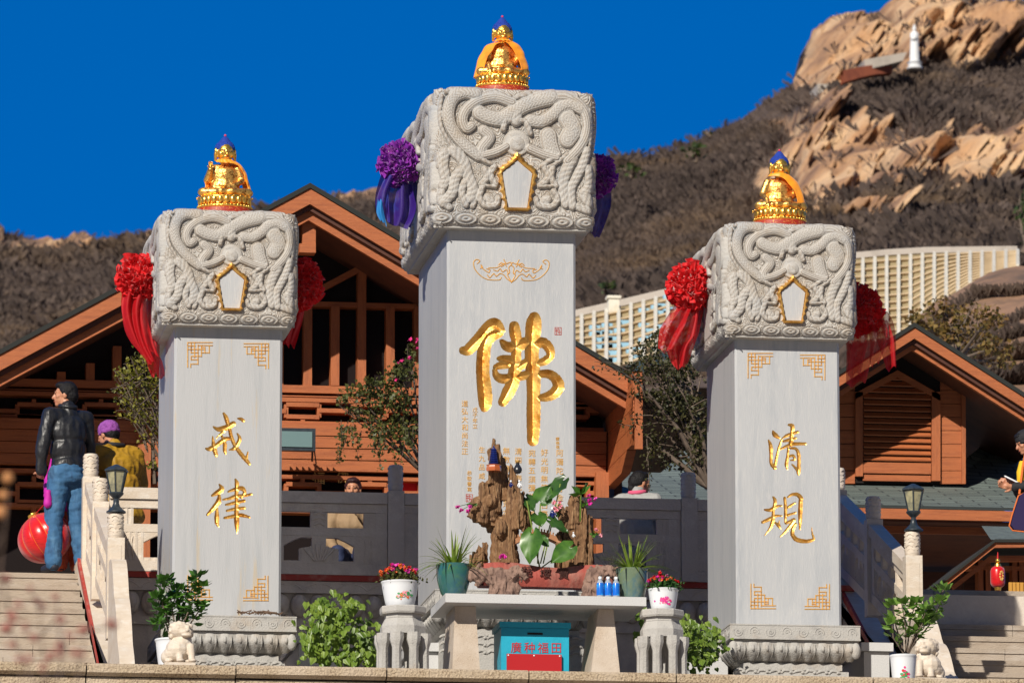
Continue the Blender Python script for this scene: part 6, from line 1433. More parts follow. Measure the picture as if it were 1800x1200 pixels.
# big arum leaves
def heart(mb, base, tip, width, nrm, cup=.15):
    base = Vector(base); tip = Vector(tip); ax = tip - base; L_ = ax.length; ax.normalize(); n = Vector(nrm).normalized(); sd = ax.cross(n).normalized(); n = sd.cross(ax); R = []
    out = [(-.22, .30), (-.12, .62), (.05, .86), (.22, .97), (.40, .92), (.58, .74), (.76, .46), (.90, .2), (1.0, .02)]
    for (l, w) in out:
        row = []
        for k in range(9):
            u = (k / 8 - .5) * 2; ll = l if abs(u) > .25 else max(l, -.02); row.append(base + ax * (ll * L_) + sd * (u * w * width) + n * (abs(u) ** 1.3 * width * cup + .012 * math.sin(ll * 22 + abs(u) * 6) * abs(u) - .10 * L_ * ll * ll))
        R.append(row)
    mb.grid(R)
ar = thing('arum_plant', (W(950, 1000, RY).x, RY - .1, zt_ - .02), 'large heart-shaped green leaves growing between the two rocks', 'plant')
for (bx_, by_, tx_, ty_, w, nn, dy) in ((936, 938, 930, 990, .095, (-.5, -1, .35), -.30), (955, 985, 975, 985, .0, (0, -1, 0), -.2), (1003, 962, 968, 988, .085, (.1, -1, .5), -.32), (950, 880, 968, 852, .085, (-.3, -1, .1), -.06), (990, 845, 958, 880, .085, (-.8, -.6, .0), -.08), (945, 905, 952, 925, .075, (.2, -1, .5), -.2), (968, 915, 1000, 935, .06, (.3, -1, .8), -.2), (925, 875, 940, 898, .06, (.2, -1, .3), -.05), (950, 945, 965, 960, .045, (.1, -1, .2), -.2)):
    if w == 0: continue
    m = MB(); heart(m, W(bx_, by_, RY + dy), W(tx_, ty_, RY + dy - .03), w * 1.12, nn); obj('leaf', m, M_leaf_b if ty_ > 960 or bx_ in (945, 950) else M_leaf_d, ar, 180, fix=False)
m = MB()
for a_, c_ in (((950, 1000), (936, 942)), ((948, 1000), (1000, 962)), ((945, 990), (950, 885)), ((955, 990), (985, 850)), ((950, 990), (968, 918)), ((948, 995), (926, 880))): m.tube([W(*a_, RY - .05), W(*c_, RY - .1)], .006, 5)
obj('stems', m, M_stem, ar)
# lucky bamboo and artificial flowers
bt = thing('bamboo_shoot', W(1021, 915, RY - .1), 'single yellow green bamboo shoot with leaves on the right rock', 'plant'); m = MB(); m.tube([W(1020, 916, RY - .13), W(1021, 870, RY - .13)], .007, 6); obj('stem', m, M_leaf_l, bt)
m = MB(); rnd = random.Random(3)
for (x, y) in ((1030, 848), (1012, 852), (1034, 846), (1014, 862), (1028, 862), (1010, 868)): c_ = W(1021, 868, RY - .13); leaf(m, c_, .12, rnd, .28, W(x, y, RY - .15) - c_)
obj('leaves', m, M_leaf_b, bt, fix=False)
def sprig(pts, base, mt, label, lf=((0, 0),)):
    b = W(*base, RY - .16); t = thing('artificial_flowers', b, label, 'flowers', 'pink artificial flowers stuck in the rocks'); m = MB(); g_ = MB(); rnd = random.Random(len(label))
    for (x, y) in pts:
        c_ = W(x, y, RY - .2); g_.tube([b, b.lerp(c_, .5) + Vector((0, 0, .01)), c_], .0025, 4)
        for k in range(14): leaf(m, c_ + Vector((rnd.gauss(0, .005),) * 3), .022, rnd, .6)
    for k in range(12): leaf(g_, b.lerp(W(*pts[rnd.randrange(len(pts))], RY - .2), rnd.random() * .6), .035, rnd, .35)
    obj('blooms', m, mt, t, fix=False); obj('stalks', g_, M_leaf_b, t, fix=False)
sprig([(804, 890), (810, 897), (822, 898), (826, 890)], (836, 886), M_fmag, 'pink artificial sprig sticking out left of the rock peak')
sprig([(1035, 871), (1036, 879), (1046, 878), (1037, 886)], (1026, 888), M_fmag, 'pink artificial sprig right of the bamboo shoot')
sprig([(1048, 931), (1056, 941)], (1040, 940), M_fpale, 'tulip-like artificial sprig low on the right rock')
sprig([(974, 883), (984, 883), (975, 893), (985, 890), (978, 897)], (980, 905), M_fpale, 'cluster of pale pink artificial flowers beside the dark arum leaf')
m = MB(); rnd = random.Random(2); c_ = W(884, 980, RY - .26)
for k in range(60): d = Vector((rnd.gauss(0, 1), rnd.gauss(0, 1), abs(rnd.gauss(0, 1)))).normalized(); leaf(m, c_ + d * .012, .026, rnd, .6, d)
o = obj('pink_flower', m, M_fmag, fix=False); tag(o, 'single round pink flower lying on the left end of the trough', 'flower'); set_origin(o, c_)

# bottles
bt0 = None
for i, px in enumerate((1055, 1069, 1083)):
    p = W(px, 1046 + i * .5, TY + .10); p.z = tz + .001; lab = ('leftmost of three blue labelled water bottles on the table', 'middle one of three blue labelled water bottles on the table', 'rightmost of three blue labelled water bottles, beside the celadon pot')[i]
    if bt0 is None:
        bt0 = thing('water_bottle', p, lab, 'bottle', 'water bottles on the stone table'); h = .185
        m = MB(); m.lathe(p, [(.028, 0), (.031, .004), (.031, .03), (.029, .035), (.031, .04), (.031, .115), (.026, .135), (.014, .155), (.014, .162)], 18); obj('bottle_body', m, M_pet, bt0, 40)
        m = MB(); m.lathe(p, [(.0318, .020), (.0318, .118), (.029, .125)], 18); obj('label_sleeve', m, M_water, bt0, 40); m = MB(); m.lathe(p, [(.0155, .160), (.0155, .178), (.013, .181)], 16); obj('cap', m, M_white, bt0, 40)
    else: dup(bt0, p, lab)

# ---- pots and plants
def pot(px, pyt, pyb, wt, Y, mt, nm, label, cat, group=None, rim=.05, foot=.72, zbase=None, belly=0.0, decor=None):
    k = Y / 11890 * 1.012; b = W(px, pyb, Y); zt2 = WZ(pyt, Y, px)
    if zbase is not None: b.z = zbase
    H = zt2 - b.z; R = wt * k / 2; t = thing(nm, b, label, cat, group); m = MB()
    pr = [(R * foot * .96, 0), (R * foot, .01)]
    for i in range(1, 10): q = i / 10; pr.append((R * (foot + (1 - rim - foot) * q ** (.75) + belly * math.sin(q * math.pi)), H * q))
    pr += [(R * (1 - rim), H * .93), (R, H * .955), (R, H * .99), (R * .97, H), (R * .90, H * .99), (R * .88, H * .9), (0.001, H * .9)]
    m.lathe(b, pr, 36); obj('pot', m, mt, t, 40); m = MB(); m.lathe(b, [(R * .88, H * .905), (R * .5, H * .93), (.001, H * .94)], 20); obj('soil', m, M_soil, t, 60)
    if decor:
        rnd = random.Random(int(px)); parts_ = {}
        for kx in range(decor[1]):
            ang = -math.pi / 2 + rnd.gauss(0, .22) + decor[2]; zz = H * (.42 + rnd.gauss(0, .07)); q = zz / H; rr = R * (foot + (1 - rim - foot) * q ** .75 + belly * math.sin(q * math.pi)) + .0015
            mm = decor[0][rnd.randrange(len(decor[0]))]; g_ = parts_.setdefault(mm.name, (MB(), mm))[0]; c_ = Vector((b.x + rr * math.cos(ang), b.y + rr * math.sin(ang), b.z + zz)); s_ = rnd.uniform(.006, .013); tx = Vector((-math.sin(ang), math.cos(ang), 0))
            g_.add([c_ + tx * s_ * math.cos(u) * (1.5 if 'leaf' in mm.name else 1) + Vector((0, 0, s_ * math.sin(u))) for u in [x * math.pi / 3 for x in range(6)]], [(0, 1, 2, 3, 4, 5)])
        for nm_, (g_, mm) in parts_.items(): obj('painted_flowers', g_, mm, t, fix=False)
    return t, Vector((b.x, b.y, b.z + H * .92)), R
def straps(t, c, n, L_, seed, mt, w=.012):
    m = MB(); rnd = random.Random(seed)
    for i in range(n):
        a = rnd.uniform(0, 6.28); tilt = rnd.uniform(.25, 1.35); l = L_ * rnd.uniform(.6, 1.15); d = Vector((math.cos(a), math.sin(a) * .8, 0)); R = []
        for k in range(8):
            q = k / 7; p = Vector(c) + d * (.03 + l * math.sin(tilt) * q) + Vector((0, 0, l * (math.cos(tilt) * q * 1.1 - .55 * math.sin(tilt) * q * q))); sdv = Vector((-d.y, d.x, 0)) * w * (1 - q ** 2.2) * .5; R.append([p - sdv, p + Vector((0, 0, -.002)), p + sdv])
        m.grid(R)
    obj('strap_leaves', m, mt, t, 180, fix=False)
py_ = TY + .24
t, c, R = pot(797, 992, 1042, 63, py_, M_glaze, 'potted_plant', 'dark green glazed pot with strappy leaves on the left end of the table', 'potted plant', 'glazed pots on the table', .02, .62, tz + .001, .10); straps(t, c, 80, .38, 1, M_grass_b, .025)
t, c, R = pot(1111, 1000, 1050, 58, py_, M_glaze2, 'potted_plant', 'pale celadon glazed pot with strappy leaves on the right end of the table', 'potted plant', 'glazed pots on the table', .02, .68, tz + .001, .08); straps(t, c, 90, .36, 2, M_grass_b, .025)
def stool(px, ptop, wpx, Y, label):
    k = Y / 11890 * 1.012; b = W(px, ptop, Y); R = wpx * k / 2; zt2 = b.z; t = thing('stone_stool', (b.x, Y, ZT), label, 'stool', 'pierced octagonal stone stools'); rot = math.pi / 8; H = zt2 - ZT
    m = MB(); m.lathe((b.x, Y, zt2), [(R * .96, -.065), (R, -.05), (R, -.008), (R * .97, 0)], 8, rot=rot); obj('top', m, M_base, t, 20)
    m = MB(); m.lathe((b.x, Y, zt2), [(R * .80, -.10), (R * .80, -.067)], 8, rot=rot); m.lathe((b.x, Y, zt2), [(R * .97, -.235), (R * .98, -.17), (R * .80, -.102)], 8, rot=rot); obj('apron', m, M_base, t, 20)
    for i in range(8):
        a = rot + i * math.pi / 4; m = MB(); p = Vector((b.x + R * .93 * math.cos(a), Y + R * .93 * math.sin(a), 0)); r0 = R * .25
        m.lathe((p.x, p.y, ZT), [(r0 * .86, 0), (r0 * .82, H - .36), (r0 * 1.0, H - .33), (r0 * 1.25, H - .29), (r0 * 1.2, H - .26), (r0 * 1.2, H - .232)], 8, rot=a); obj('leg', m, M_base, t, 30)
    return t, zt2
SY = 55.05
t, sz1 = stool(708, 1067, 86, SY, 'left octagonal stone stool with pierced sides, carrying the white flower pot')
t, sz2 = stool(1163, 1073, 82, SY, 'right octagonal stone stool with pierced sides, under the white pot beside the celadon one')
def mums(t, c, R, seed, n=70, cols=(M_fmag, M_foran, M_fred), green=M_leaf_o, H=.16):
    rnd = random.Random(seed); g_ = MB()
    for k in range(900):
        d = Vector((rnd.gauss(0, .42), rnd.gauss(0, .42), 0)); p = Vector(c) + Vector((d.x * R, d.y * R, rnd.uniform(0, H) * (1 - min(1, d.length) * .4))); leaf(g_, p, .035, rnd, .3)
    obj('foliage', g_, green, t, fix=False)
    for i, mm in enumerate(cols):
        f = MB()
        for k in range(n // (len(cols))):
            a = rnd.uniform(0, 6.28); rr = R * 1.02 * rnd.random() ** .5; p = Vector(c) + Vector((rr * math.cos(a), rr * math.sin(a), H * (.95 - .35 * rr / R) + rnd.gauss(0, .012))); s_ = rnd.uniform(.012, .030) if i == 0 else rnd.uniform(.010, .020)
            for z in range(16): d = Vector((rnd.gauss(0, 1), rnd.gauss(0, 1), rnd.gauss(.4, .8))).normalized(); leaf(f, p, s_ * 1.1, rnd, .5, d)
        obj('flowers', f, mm, t, fix=False)
FD = [bpy.data.materials.new('painted_leaf_green'), M_foran, M_fpale]; FD[0] = mat('painted_leaf_green', (.06, .30, .10), .4)
t, c, R = pot(703, 1022, 1066, 69, SY, M_white, 'flower_pot', 'white plastic pot of pink and orange chrysanthemums on the left stone stool', 'potted plant', 'white pots of chrysanthemums', .02, .70, sz1 + .001, 0, (FD, 46, .15)); mums(t, c, R, 1)
t, c, R = pot(1166, 1035, 1076, 56, SY, M_white, 'flower_pot', 'white plastic pot of red chrysanthemums on the right stone stool', 'potted plant', 'white pots of chrysanthemums', .02, .74, sz2 + .001, 0, ([M_fmag, M_fpink, M_fpale], 40, -.1)); mums(t, c, R, 2, 45, (M_fred, M_foran, M_fmag), M_leaf_d, .14)
# leafy shrubs in white pots
def rosebush(t, stems, Y, seed, lm, ls):
    rnd = random.Random(seed); s_ = MB(); f = MB()
    for (b0, mid, top, n) in stems:
        A, B, C = W(*b0, Y), W(*mid, Y + rnd.uniform(-.1, .1)), W(*top, Y + rnd.uniform(-.15, .1)); s_.tube([A, B, C], [.008, .006, .003], 6)
        for k in range(n):
            q = .3 + .7 * rnd.random(); p = A.lerp(B, q * 2) if q < .5 else B.lerp(C, q * 2 - 1); d = Vector((rnd.gauss(0, 1), rnd.gauss(0, 1), rnd.gauss(.35, .5))).normalized(); e = p + d * ls * .35
            n_ = MB(); a = d; sdv = a.cross(Vector((0, 0, 1)));
            if sdv.length < .1: sdv = Vector((1, 0, 0))
            sdv = (sdv.normalized() + Vector((rnd.gauss(0, .3), rnd.gauss(0, .3), rnd.gauss(0, .5)))).normalized(); L2 = ls * rnd.uniform(.7, 1.2); w = L2 * .26; u = a.cross(sdv).normalized() * L2 * .08
            f.add([e, e + a * L2 * .3 + sdv * w + u, e + a * L2 * .65 + sdv * w * .9 + u, e + a * L2, e + a * L2 * .65 - sdv * w * .9 + u, e + a * L2 * .3 - sdv * w + u, e + a * L2 * .45], [(0, 1, 6), (1, 2, 6), (2, 3, 6), (3, 4, 6), (4, 5, 6), (5, 0, 6)])
        for k in range(6):
            d = Vector((math.cos(k * 1.05 + seed), math.sin(k * 1.05 + seed), .7)).normalized(); leaf(f, C, ls * 1.1, rnd, .38, d)
    obj('stems', s_, M_bark, t, fix=False); obj('leaves', f, lm, t, fix=False)
LY = 55.35
t, c, R = pot(303, 1123, 1163, 64, LY, M_white, 'potted_shrub', 'glossy dark green shrub in a white pot beside the left stone lion', 'potted plant', 'white pots beside the stone lions', .04, .70, ZT + .14)
rosebush(t, [((305, 1120), (285, 1060), (290, 1020), 60), ((310, 1120), (315, 1070), (305, 1050), 45), ((315, 1120), (325, 1060), (347, 1012), 45), ((312, 1120), (335, 1065), (358, 1030), 35), ((303, 1120), (285, 1080), (276, 1050), 45), ((318, 1120), (345, 1080), (355, 1065), 35), ((300, 1120), (290, 1090), (278, 1095), 30), ((310, 1120), (300, 1050), (318, 1035), 30)], LY, 4, M_leaf_b, .085)
t, c, R = pot(1588, 1151, 1190, 50, LY, M_white, 'potted_shrub', 'light green shrub in a white painted pot beside the right stone lion', 'potted plant', 'white pots beside the stone lions', .04, .70, ZT + .10, 0, ([M_fred, FD[0], M_fpink], 26, -.1))
rosebush(t, [((1592, 1150), (1592, 1100), (1585, 1060), 30), ((1594, 1150), (1600, 1090), (1610, 1058), 32), ((1595, 1150), (1625, 1080), (1660, 1035), 30), ((1592, 1150), (1640, 1090), (1655, 1055), 34), ((1596, 1150), (1620, 1100), (1628, 1070), 34), ((1590, 1150), (1575, 1100), (1570, 1062), 22), ((1590, 1150), (1570, 1120), (1568, 1095), 12), ((1594, 1150), (1610, 1110), (1640, 1090), 28)], LY, 7, mat('fresh_green_leaf', (.12, .24, .035), .35, n1=(9, (.20, .34, .06), .4, .62), trans=.35), .085)
# vines
def vine(label, spots, Y, seed, base):
    t = thing('leafy_vine', W(*base, Y), label, 'plant', 'lime green vines at the feet of the pillars'); rnd = random.Random(seed); f = MB(); s_ = MB()
    for (px, py, rx, ry, n) in spots:
        c_ = W(px, py, Y); s_.tube([W(*base, Y + .1), W(px, (py + base[1]) / 2, Y + .1), c_], [.006, .005, .003], 5)
        for k in range(int(n * .62)):
            a = rnd.uniform(0, 6.28); q = abs(rnd.gauss(0, .62)); p = W(px + rx * q * math.cos(a), py + ry * q * math.sin(a), Y + rnd.uniform(-.35, .25)); dn = Vector((rnd.gauss(0, .5), rnd.gauss(-.3, .3), -1)).normalized(); w = rnd.uniform(.014, .036)
            sdv = dn.cross(Vector((rnd.gauss(0, .5), -1, rnd.gauss(.3, .3)))).normalized() * w; b2 = p - dn * w * .3; up = dn.cross(sdv).normalized() * w * .25
            f.add([p, b2 + sdv * .6 + up, p + dn * w * .5 + sdv + up, p + dn * w * 1.4 + sdv * .5, p + dn * w * 2.1, p + dn * w * 1.4 - sdv * .5, p + dn * w * .5 - sdv + up, b2 - sdv * .6 + up], [(0, 1, 2, 3, 4), (0, 4, 5, 6, 7)])
    obj('leaves', f, M_leaf_l, t, fix=False); obj('stems', s_, M_stem, t, fix=False)
vine('lime green vine between the left pillar and the left stone stool', [(565, 1072, 30, 20, 150), (600, 1075, 40, 24, 240), (555, 1110, 28, 26, 180), (590, 1115, 42, 34, 330), (640, 1120, 30, 34, 230), (655, 1150, 18, 18, 110), (540, 1135, 16, 20, 70), (570, 1148, 26, 16, 120), (620, 1150, 30, 16, 150), (618, 1060, 20, 10, 60)], 56.35, 1, (610, 1160))
vine('lime green vine between the right stone stool and the right pillar', [(1215, 1100, 24, 16, 110), (1235, 1125, 34, 30, 260), (1220, 1150, 30, 20, 180), (1255, 1110, 14, 14, 60), (1245, 1155, 16, 16, 90), (1210, 1125, 18, 24, 110), (1126, 1080, 10, 14, 60), (1122, 1120, 10, 20, 60)], 56.35, 2, (1225, 1165))
# ---- stone lions
def lion(px, ptop, pbot, Y, face, label):
    b = W(px, pbot, Y); H = WZ(ptop, Y, px) - ZT - .02; s = (WZ(ptop, Y, px) - b.z) / .42; z0 = b.z - .03
    M = Matrix.Translation((b.x, Y, z0)) @ Matrix.Diagonal((s * face * 1.22, s, s, 1)); t = thing('stone_lion', (b.x, Y, ZT), label, 'statue', 'small stone lions on the terrace wall'); m = MB()
    m.ell((0, .0, .14), (.105, .12, .12)); m.ell((-.01, .02, .10), (.115, .12, .09)); m.ell((.03, -.01, .20), (.085, .09, .09))         # crouching trunk
    for sx in (-1, 1): m.cap((.05 + sx * .045, -.07, .17), (.055 + sx * .05, -.10, .03), .032, .028); m.ell((.06 + sx * .05, -.125, .02), (.034, .045, .022)); m.ell((-.02 + sx * .07, .03, .07), (.05, .07, .07)); m.ell((.0 + sx * .08, -.05, .02), (.03, .05, .02))
    m.ell((.02, -.02, .33), (.088, .085, .085)); m.ell((.055, -.085, .305), (.055, .045, .040)); m.ell((.060, -.10, .275), (.045, .035, .020)); m.ell((.062, -.128, .322), (.018, .014, .014))
    for sx in (-1, 1): m.ell((.035 + sx * .036, -.088, .352), (.017, .014, .015)); m.ell((.035 + sx * .036, -.083, .372), (.024, .014, .008)); m.ell((.02 + sx * .075, -.03, .375), (.022, .02, .026))
    rnd = random.Random(5)
    for k in range(120):
        a = rnd.uniform(0, 6.28); zz = rnd.uniform(.20, .41); q = 1 - ((zz - .31) / .12) ** 2; rr = .088 * math.sqrt(max(.2, q)); x, y = .02 + rr * math.cos(a), -.0 + rr * math.sin(a)
        if y > -.045 or zz > .385: m.ell((x, y, zz), (.019,) * 3, 8, 6)
    m.ell((-.03, .13, .2), (.03, .03, .08)); r = remesh(m, .0065, 1); o = obj('carved_body', r.xf(M), M_rail, t, 70)
    m = MB(); m.box(-.12, .13, -.15, .16, -.10, .0); obj('base_block', m.xf(M), M_rail, t); m = MB(); m.ell((.04, -.072, .293), (.034, .05, .010)); obj('open_mouth', m.xf(M), M_darktxt, o); return t
lion(313, 1086, 1160, 54.75, 1, 'small cream stone lion facing right beside the left pillar')
lion(1634, 1116, 1187, 54.75, -1, 'small cream stone lion facing left beside the right pot')
m = MB(); rnd = random.Random(6); c_ = W(458, 1078, 56.75)
for k in range(26):
    p = c_ + Vector((rnd.gauss(0, .10), rnd.uniform(0, .12), .006)); m.tube([p, p + Vector((rnd.uniform(-.05, .05), rnd.uniform(-.03, .03), rnd.uniform(.01, .035))), p + Vector((rnd.uniform(-.09, .09), 0, .008))], .005, 4)
o = obj('dry_twigs', m, M_twig, fix=False); tag(o, 'little heap of dry twigs on the pedestal slab of the left pillar', 'twigs'); o['kind'] = 'stuff'
# ================================================================== PEOPLE
def rot2(v, a): return Vector((v[0] * math.cos(a) - v[1] * math.sin(a), v[0] * math.sin(a) + v[1] * math.cos(a), v[2]))
def person(label, base, H, yaw, pose, parts, head_yaw=0.0, head_pitch=0.0, seated=False, detail=True):
    """local frame: +y is where the person faces, +x to their right; all lengths as fractions of standing height"""
    yaw = R_(yaw); t = thing('person', base, label, 'person'); B = Vector(base)
    def G(p): v = rot2(Vector(p) * H, yaw); return B + v
    hipz = .505 if not seated else pose.get('hip', .28); dz = hipz - .505
    J = dict(pose)
    lean = J.get('lean', 0.0)
    def T(x, y, z): return (x, y + lean * (z - .505) * 1.0, z + dz)
    sh = {s: T(s * .112, -.004, .805) for s in (-1, 1)}; nb = T(0, 0, .835); hc = T(0, .012 + lean * .3, .925)
    def arm(s): e, w = J['arm%s' % ('L' if s < 0 else 'R')]; return T(*e), T(*w)
    def leg(s):
        k, a = J['leg%s' % ('L' if s < 0 else 'R')]; return k, a
    m = MB()
    def C(a, b, r0, r1): m.cap(G(a), G(b), r0 * H, r1 * H, 12)
    def E_(c, r): m.ell(G(c), [x * H for x in r], 14, 10, Matrix.Rotation(yaw, 3, 'Z'))
    hips = {s: (s * .052, 0, hipz) for s in (-1, 1)}
    for s in (-1, 1):
        k, a = leg(s); C(hips[s], k, .052, .034); C(k, a, .034, .022); C(a, (a[0], a[1] + .07, a[2] - .018), .020, .016)
        e, w = arm(s); C(sh[s], e, .032, .026); C(e, w, .026, .016)
    E_((0, 0, hipz + .02), (.095, .065, .06)); E_(T(0, 0, .60), (.080, .055, .08)); E_(T(0, .002, .72), (.098, .062, .10)); C(sh[-1], sh[1], .034, .034); C(nb, hc, .034, .032)
    # head turned on the neck
    HY = yaw + R_(head_yaw); Rm = Matrix.Rotation(HY, 3, 'Z') @ Matrix.Rotation(R_(head_pitch), 3, 'X'); hcw = G(hc)
    def Hh(p): return hcw + Rm @ (Vector(p) * H)
    def HE(c, r): m.ell(Hh(c), [x * H for x in r], 14, 10, Rm)
    HE((0, -.006, .012), (.044, .054, .056)); HE((0, .018, -.020), (.034, .034, .040)); HE((0, .036, -.046), (.020, .016, .014)); m.cap(Hh((0, .048, .010)), Hh((0, .060, -.012)), .006 * H, .0095 * H, 8)
    HE((0, .047, -.028), (.015, .008, .005)); HE((0, .046, -.036), (.013, .008, .005)); HE((0, .044, .016), (.032, .010, .008))
    for s in (-1, 1): HE((s * .022, .032, -.008), (.014, .014, .013)); HE((s * .045, -.004, -.004), (.006, .012, .019)); HE((s * .017, .042, .006), (.0085, .006, .006))
    # hands: palm, four unequal bent fingers, thumb from the side
    for s in (-1, 1):
        e, w = arm(s); ew, ww = G(e), G(w); d = (ww - ew).normalized(); hd = J.get('hand%s' % ('L' if s < 0 else 'R'))
        if hd: d = rot2(Vector(hd), yaw).normalized()
        fwd = rot2(Vector((0, 1, 0)), yaw); pn = (fwd - d * fwd.dot(d)); pn = pn.normalized() if pn.length > .05 else Vector((0, 0, -1)); sd = d.cross(pn).normalized() * s
        m.cap(ww, ww + d * .045 * H, .016 * H, .015 * H, 10)
        for k in range(4):
            b = ww + d * .048 * H + pn * (k - 1.5) * -.0115 * H; L0 = (.023, .026, .024, .019)[k] * H; q1 = b + d * L0; d2 = (d - sd * .55 * s * s).normalized(); q2 = q1 + d2 * L0 * .8; q3 = q2 + (d2 - sd * .5).normalized() * L0 * .55
            m.cap(b - d * .008 * H, q1, .0062 * H, .0056 * H, 8); m.cap(q1, q2, .0056 * H, .0050 * H, 8); m.cap(q2, q3, .0050 * H, .0042 * H, 8)
        tb = ww + d * .014 * H + pn * .014 * H; t1 = tb + (d * .7 + pn * .7).normalized() * .022 * H; t2 = t1 + (d * .9 + pn * .3).normalized() * .020 * H; m.cap(tb, t1, .0078 * H, .0066 * H, 8); m.cap(t1, t2, .0066 * H, .0052 * H, 8)
    obj('body', remesh(m, .0065, 1), M_skin, t, 180)
    for s in (-1, 1):
        q = MB(); q.ell(Hh((s * .017, .0485, .0065)), [x * H for x in (.0055, .003, .0032)], 8, 6, Rm); obj('eye', q, M_eye, t, 60)
        q = MB(); q.cap(Hh((s * .009, .052, .019)), Hh((s * .028, .045, .020)), .0022 * H, .0018 * H, 6); obj('eyebrow', q, M_hair, t, 60)
    q = MB(); q.cap(Hh((-.010, .0545, -.032)), Hh((.010, .0545, -.032)), .0026 * H, .0026 * H, 6); obj('lips', q, M_lip, t, 60)
    # hair
    if parts.get('hair'):
        m = MB(); hm, style = parts['hair']
        HE((0, -.014, .024), (.050, .055, .052)); HE((0, -.030, -.002), (.046, .042, .050)); HE((0, .018, .052), (.038, .034, .020))
        for s in (-1, 1): HE((s * .040, -.010, .018), (.012, .026, .030))
        if style == 'tail': HE((0, -.058, -.030), (.024, .026, .045)); HE((0, -.052, .0), (.040, .030, .05)); m.cap(Hh((0, -.060, -.03)), Hh((0, -.055, -.13)), .022 * H, .010 * H)
        if style == 'bun': HE((0, -.04, .05), (.03, .03, .03))
        r = remesh(m, .008, 2, disp=lambda co: .004 * nz(co, 60, 2) + .003 * nz(co, 25, 5)); obj('hair', r, hm, t, 180)
    if parts.get('hat'):
        m = MB(); HE((0, -.010, .030), (.056, .064, .052)); HE((0, -.012, .012), (.057, .065, .022)); r = remesh(m, .008, 3, disp=lambda co: .0035 * nz(co, 50, 2)); obj('knit_hat', r, parts['hat'], t, 180)
    # trousers
    if parts.get('trousers'):
        m = MB(); wd = parts.get('wide', 1.0)
        for s in (-1, 1):
            k, a = leg(s); C(hips[s], k, .062, .047 * wd); C(k, (k[0] * .15 + a[0] * .85, k[1] * .15 + a[1] * .85, k[2] * .15 + a[2] * .85 + .0), .047 * wd, .040 * wd); C((k[0] * .15 + a[0] * .85, k[1] * .15 + a[1] * .85, k[2] * .15 + a[2] * .85), (a[0], a[1], a[2] + .004), .040 * wd, .038 * wd)
        E_((0, -.005, hipz + .02), (.102, .078, .065)); E_((0, -.012, hipz - .02), (.09, .075, .05))
        r = remesh(m, .011, 5, disp=lambda co: .010 * nz(co, 9, 2, (1, 1, 1.8)) + .006 * nz(co, 22, 4, (1, 1, 2))); obj('trousers', r, parts['trousers'], t, 180)
    if parts.get('shoes'):
        for s in (-1, 1):
            k, a = leg(s); m = MB(); C((a[0], a[1] - .01, a[2] - .012), (a[0] + s * .006, a[1] + .075, a[2] - .022), .024, .021); C((a[0], a[1] - .012, a[2] + .0), (a[0], a[1] - .01, a[2] - .02), .023, .026); r = remesh(m, .008, 2); r.v = [(x, y, max(z, B.z + .001)) for x, y, z in r.v]; obj('shoe', r, parts['shoes'], t, 180)
    # coat / jacket
    cm, low, puff = parts['coat']; m = MB()
    for s in (-1, 1):
        e, w = arm(s); C(sh[s], e, .043 * puff, .036 * puff); C(e, tuple(Vector(e).lerp(Vector(w), .93)), .036 * puff, .027 * puff)
    C(sh[-1], sh[1], .044 * puff, .044 * puff); E_(T(0, 0, .73), (.118 * puff, .082 * puff, .10)); E_(T(0, -.002, .63), (.108 * puff, .078 * puff, .10)); E_(T(0, -.004, .55), (.105 * puff, .080 * puff, .07))
    if low < .5: E_(T(0, 0, (low + .5) / 2 + .02), (.112 * puff, .088 * puff, (.56 - low) / 2))
    C(T(0, -.004, .82), T(0, -.002, .855), .047, .042)
    fa = .012 if puff > 1.1 else .010
    def fold(co):
        return fa * nz(co, 8, 1, (1, 1, 1.5)) + fa * .8 * (1 - 2 * np.abs(nz(co, 13, 6, (1.2, 1.2, .55)))) * .8
    r = remesh(m, .010, 4, disp=fold); jk = obj(parts.get('coat_name', 'jacket'), r, cm, t, 180)
    if parts.get('hem'):
        q = MB(); q.lathe(G(T(0, -.004, .492)), [(.104 * H, 0), (.108 * H, .01 * H), (.106 * H, .035 * H), (.098 * H, .040 * H)], 24, 1, .78, rot=0); obj('hem_band', q, parts['hem'], jk, 60)
    if parts.get('collar'):
        m = MB(); cmat, cr = parts['collar']; rr = []
        for k in range(20):
            a = 2 * math.pi * k / 20; rr.append(G(T(cr * math.cos(a), cr * .95 * math.sin(a) - .004, .862 + .008 * math.sin(a) )))
        m.tube(rr + [rr[0]], .013 * H, 8); obj('collar', m, cmat, jk, 60)
    return t, G, T
STAND = dict(armL=((-.150, .0, .640), (-.150, .035, .49)), armR=((.150, .0, .640), (.150, .035, .49)), legL=((-.056, .018, .285), (-.062, -.01, .035)), legR=((.056, .03, .285), (.062, .01, .035)))
# man at the top of the left stairs
Ym = 60.85; b = W(118, 1004, Ym); Hm = (WZ(668, Ym, 120) - b.z)
p = dict(STAND); p.update(armL=((-.150, .01, .640), (-.150, .03, .505)), handL=(.5, .8, -.2), armR=((.150, .03, .635), (.14, .10, .50)), legL=((-.070, .03, .285), (-.085, .0, .035)), legR=((.06, .0, .285), (.085, -.02, .035)), lean=.04)
person('man in black leather jacket and blue jeans atop the left steps, looking left', b, Hm, 28, p, dict(hair=(M_hair, 'short'), trousers=M_denim, wide=1.12, shoes=M_shoe, coat=(M_leather, .5, .93), coat_name='leather_jacket', collar=(M_leather, .040)), head_yaw=52)
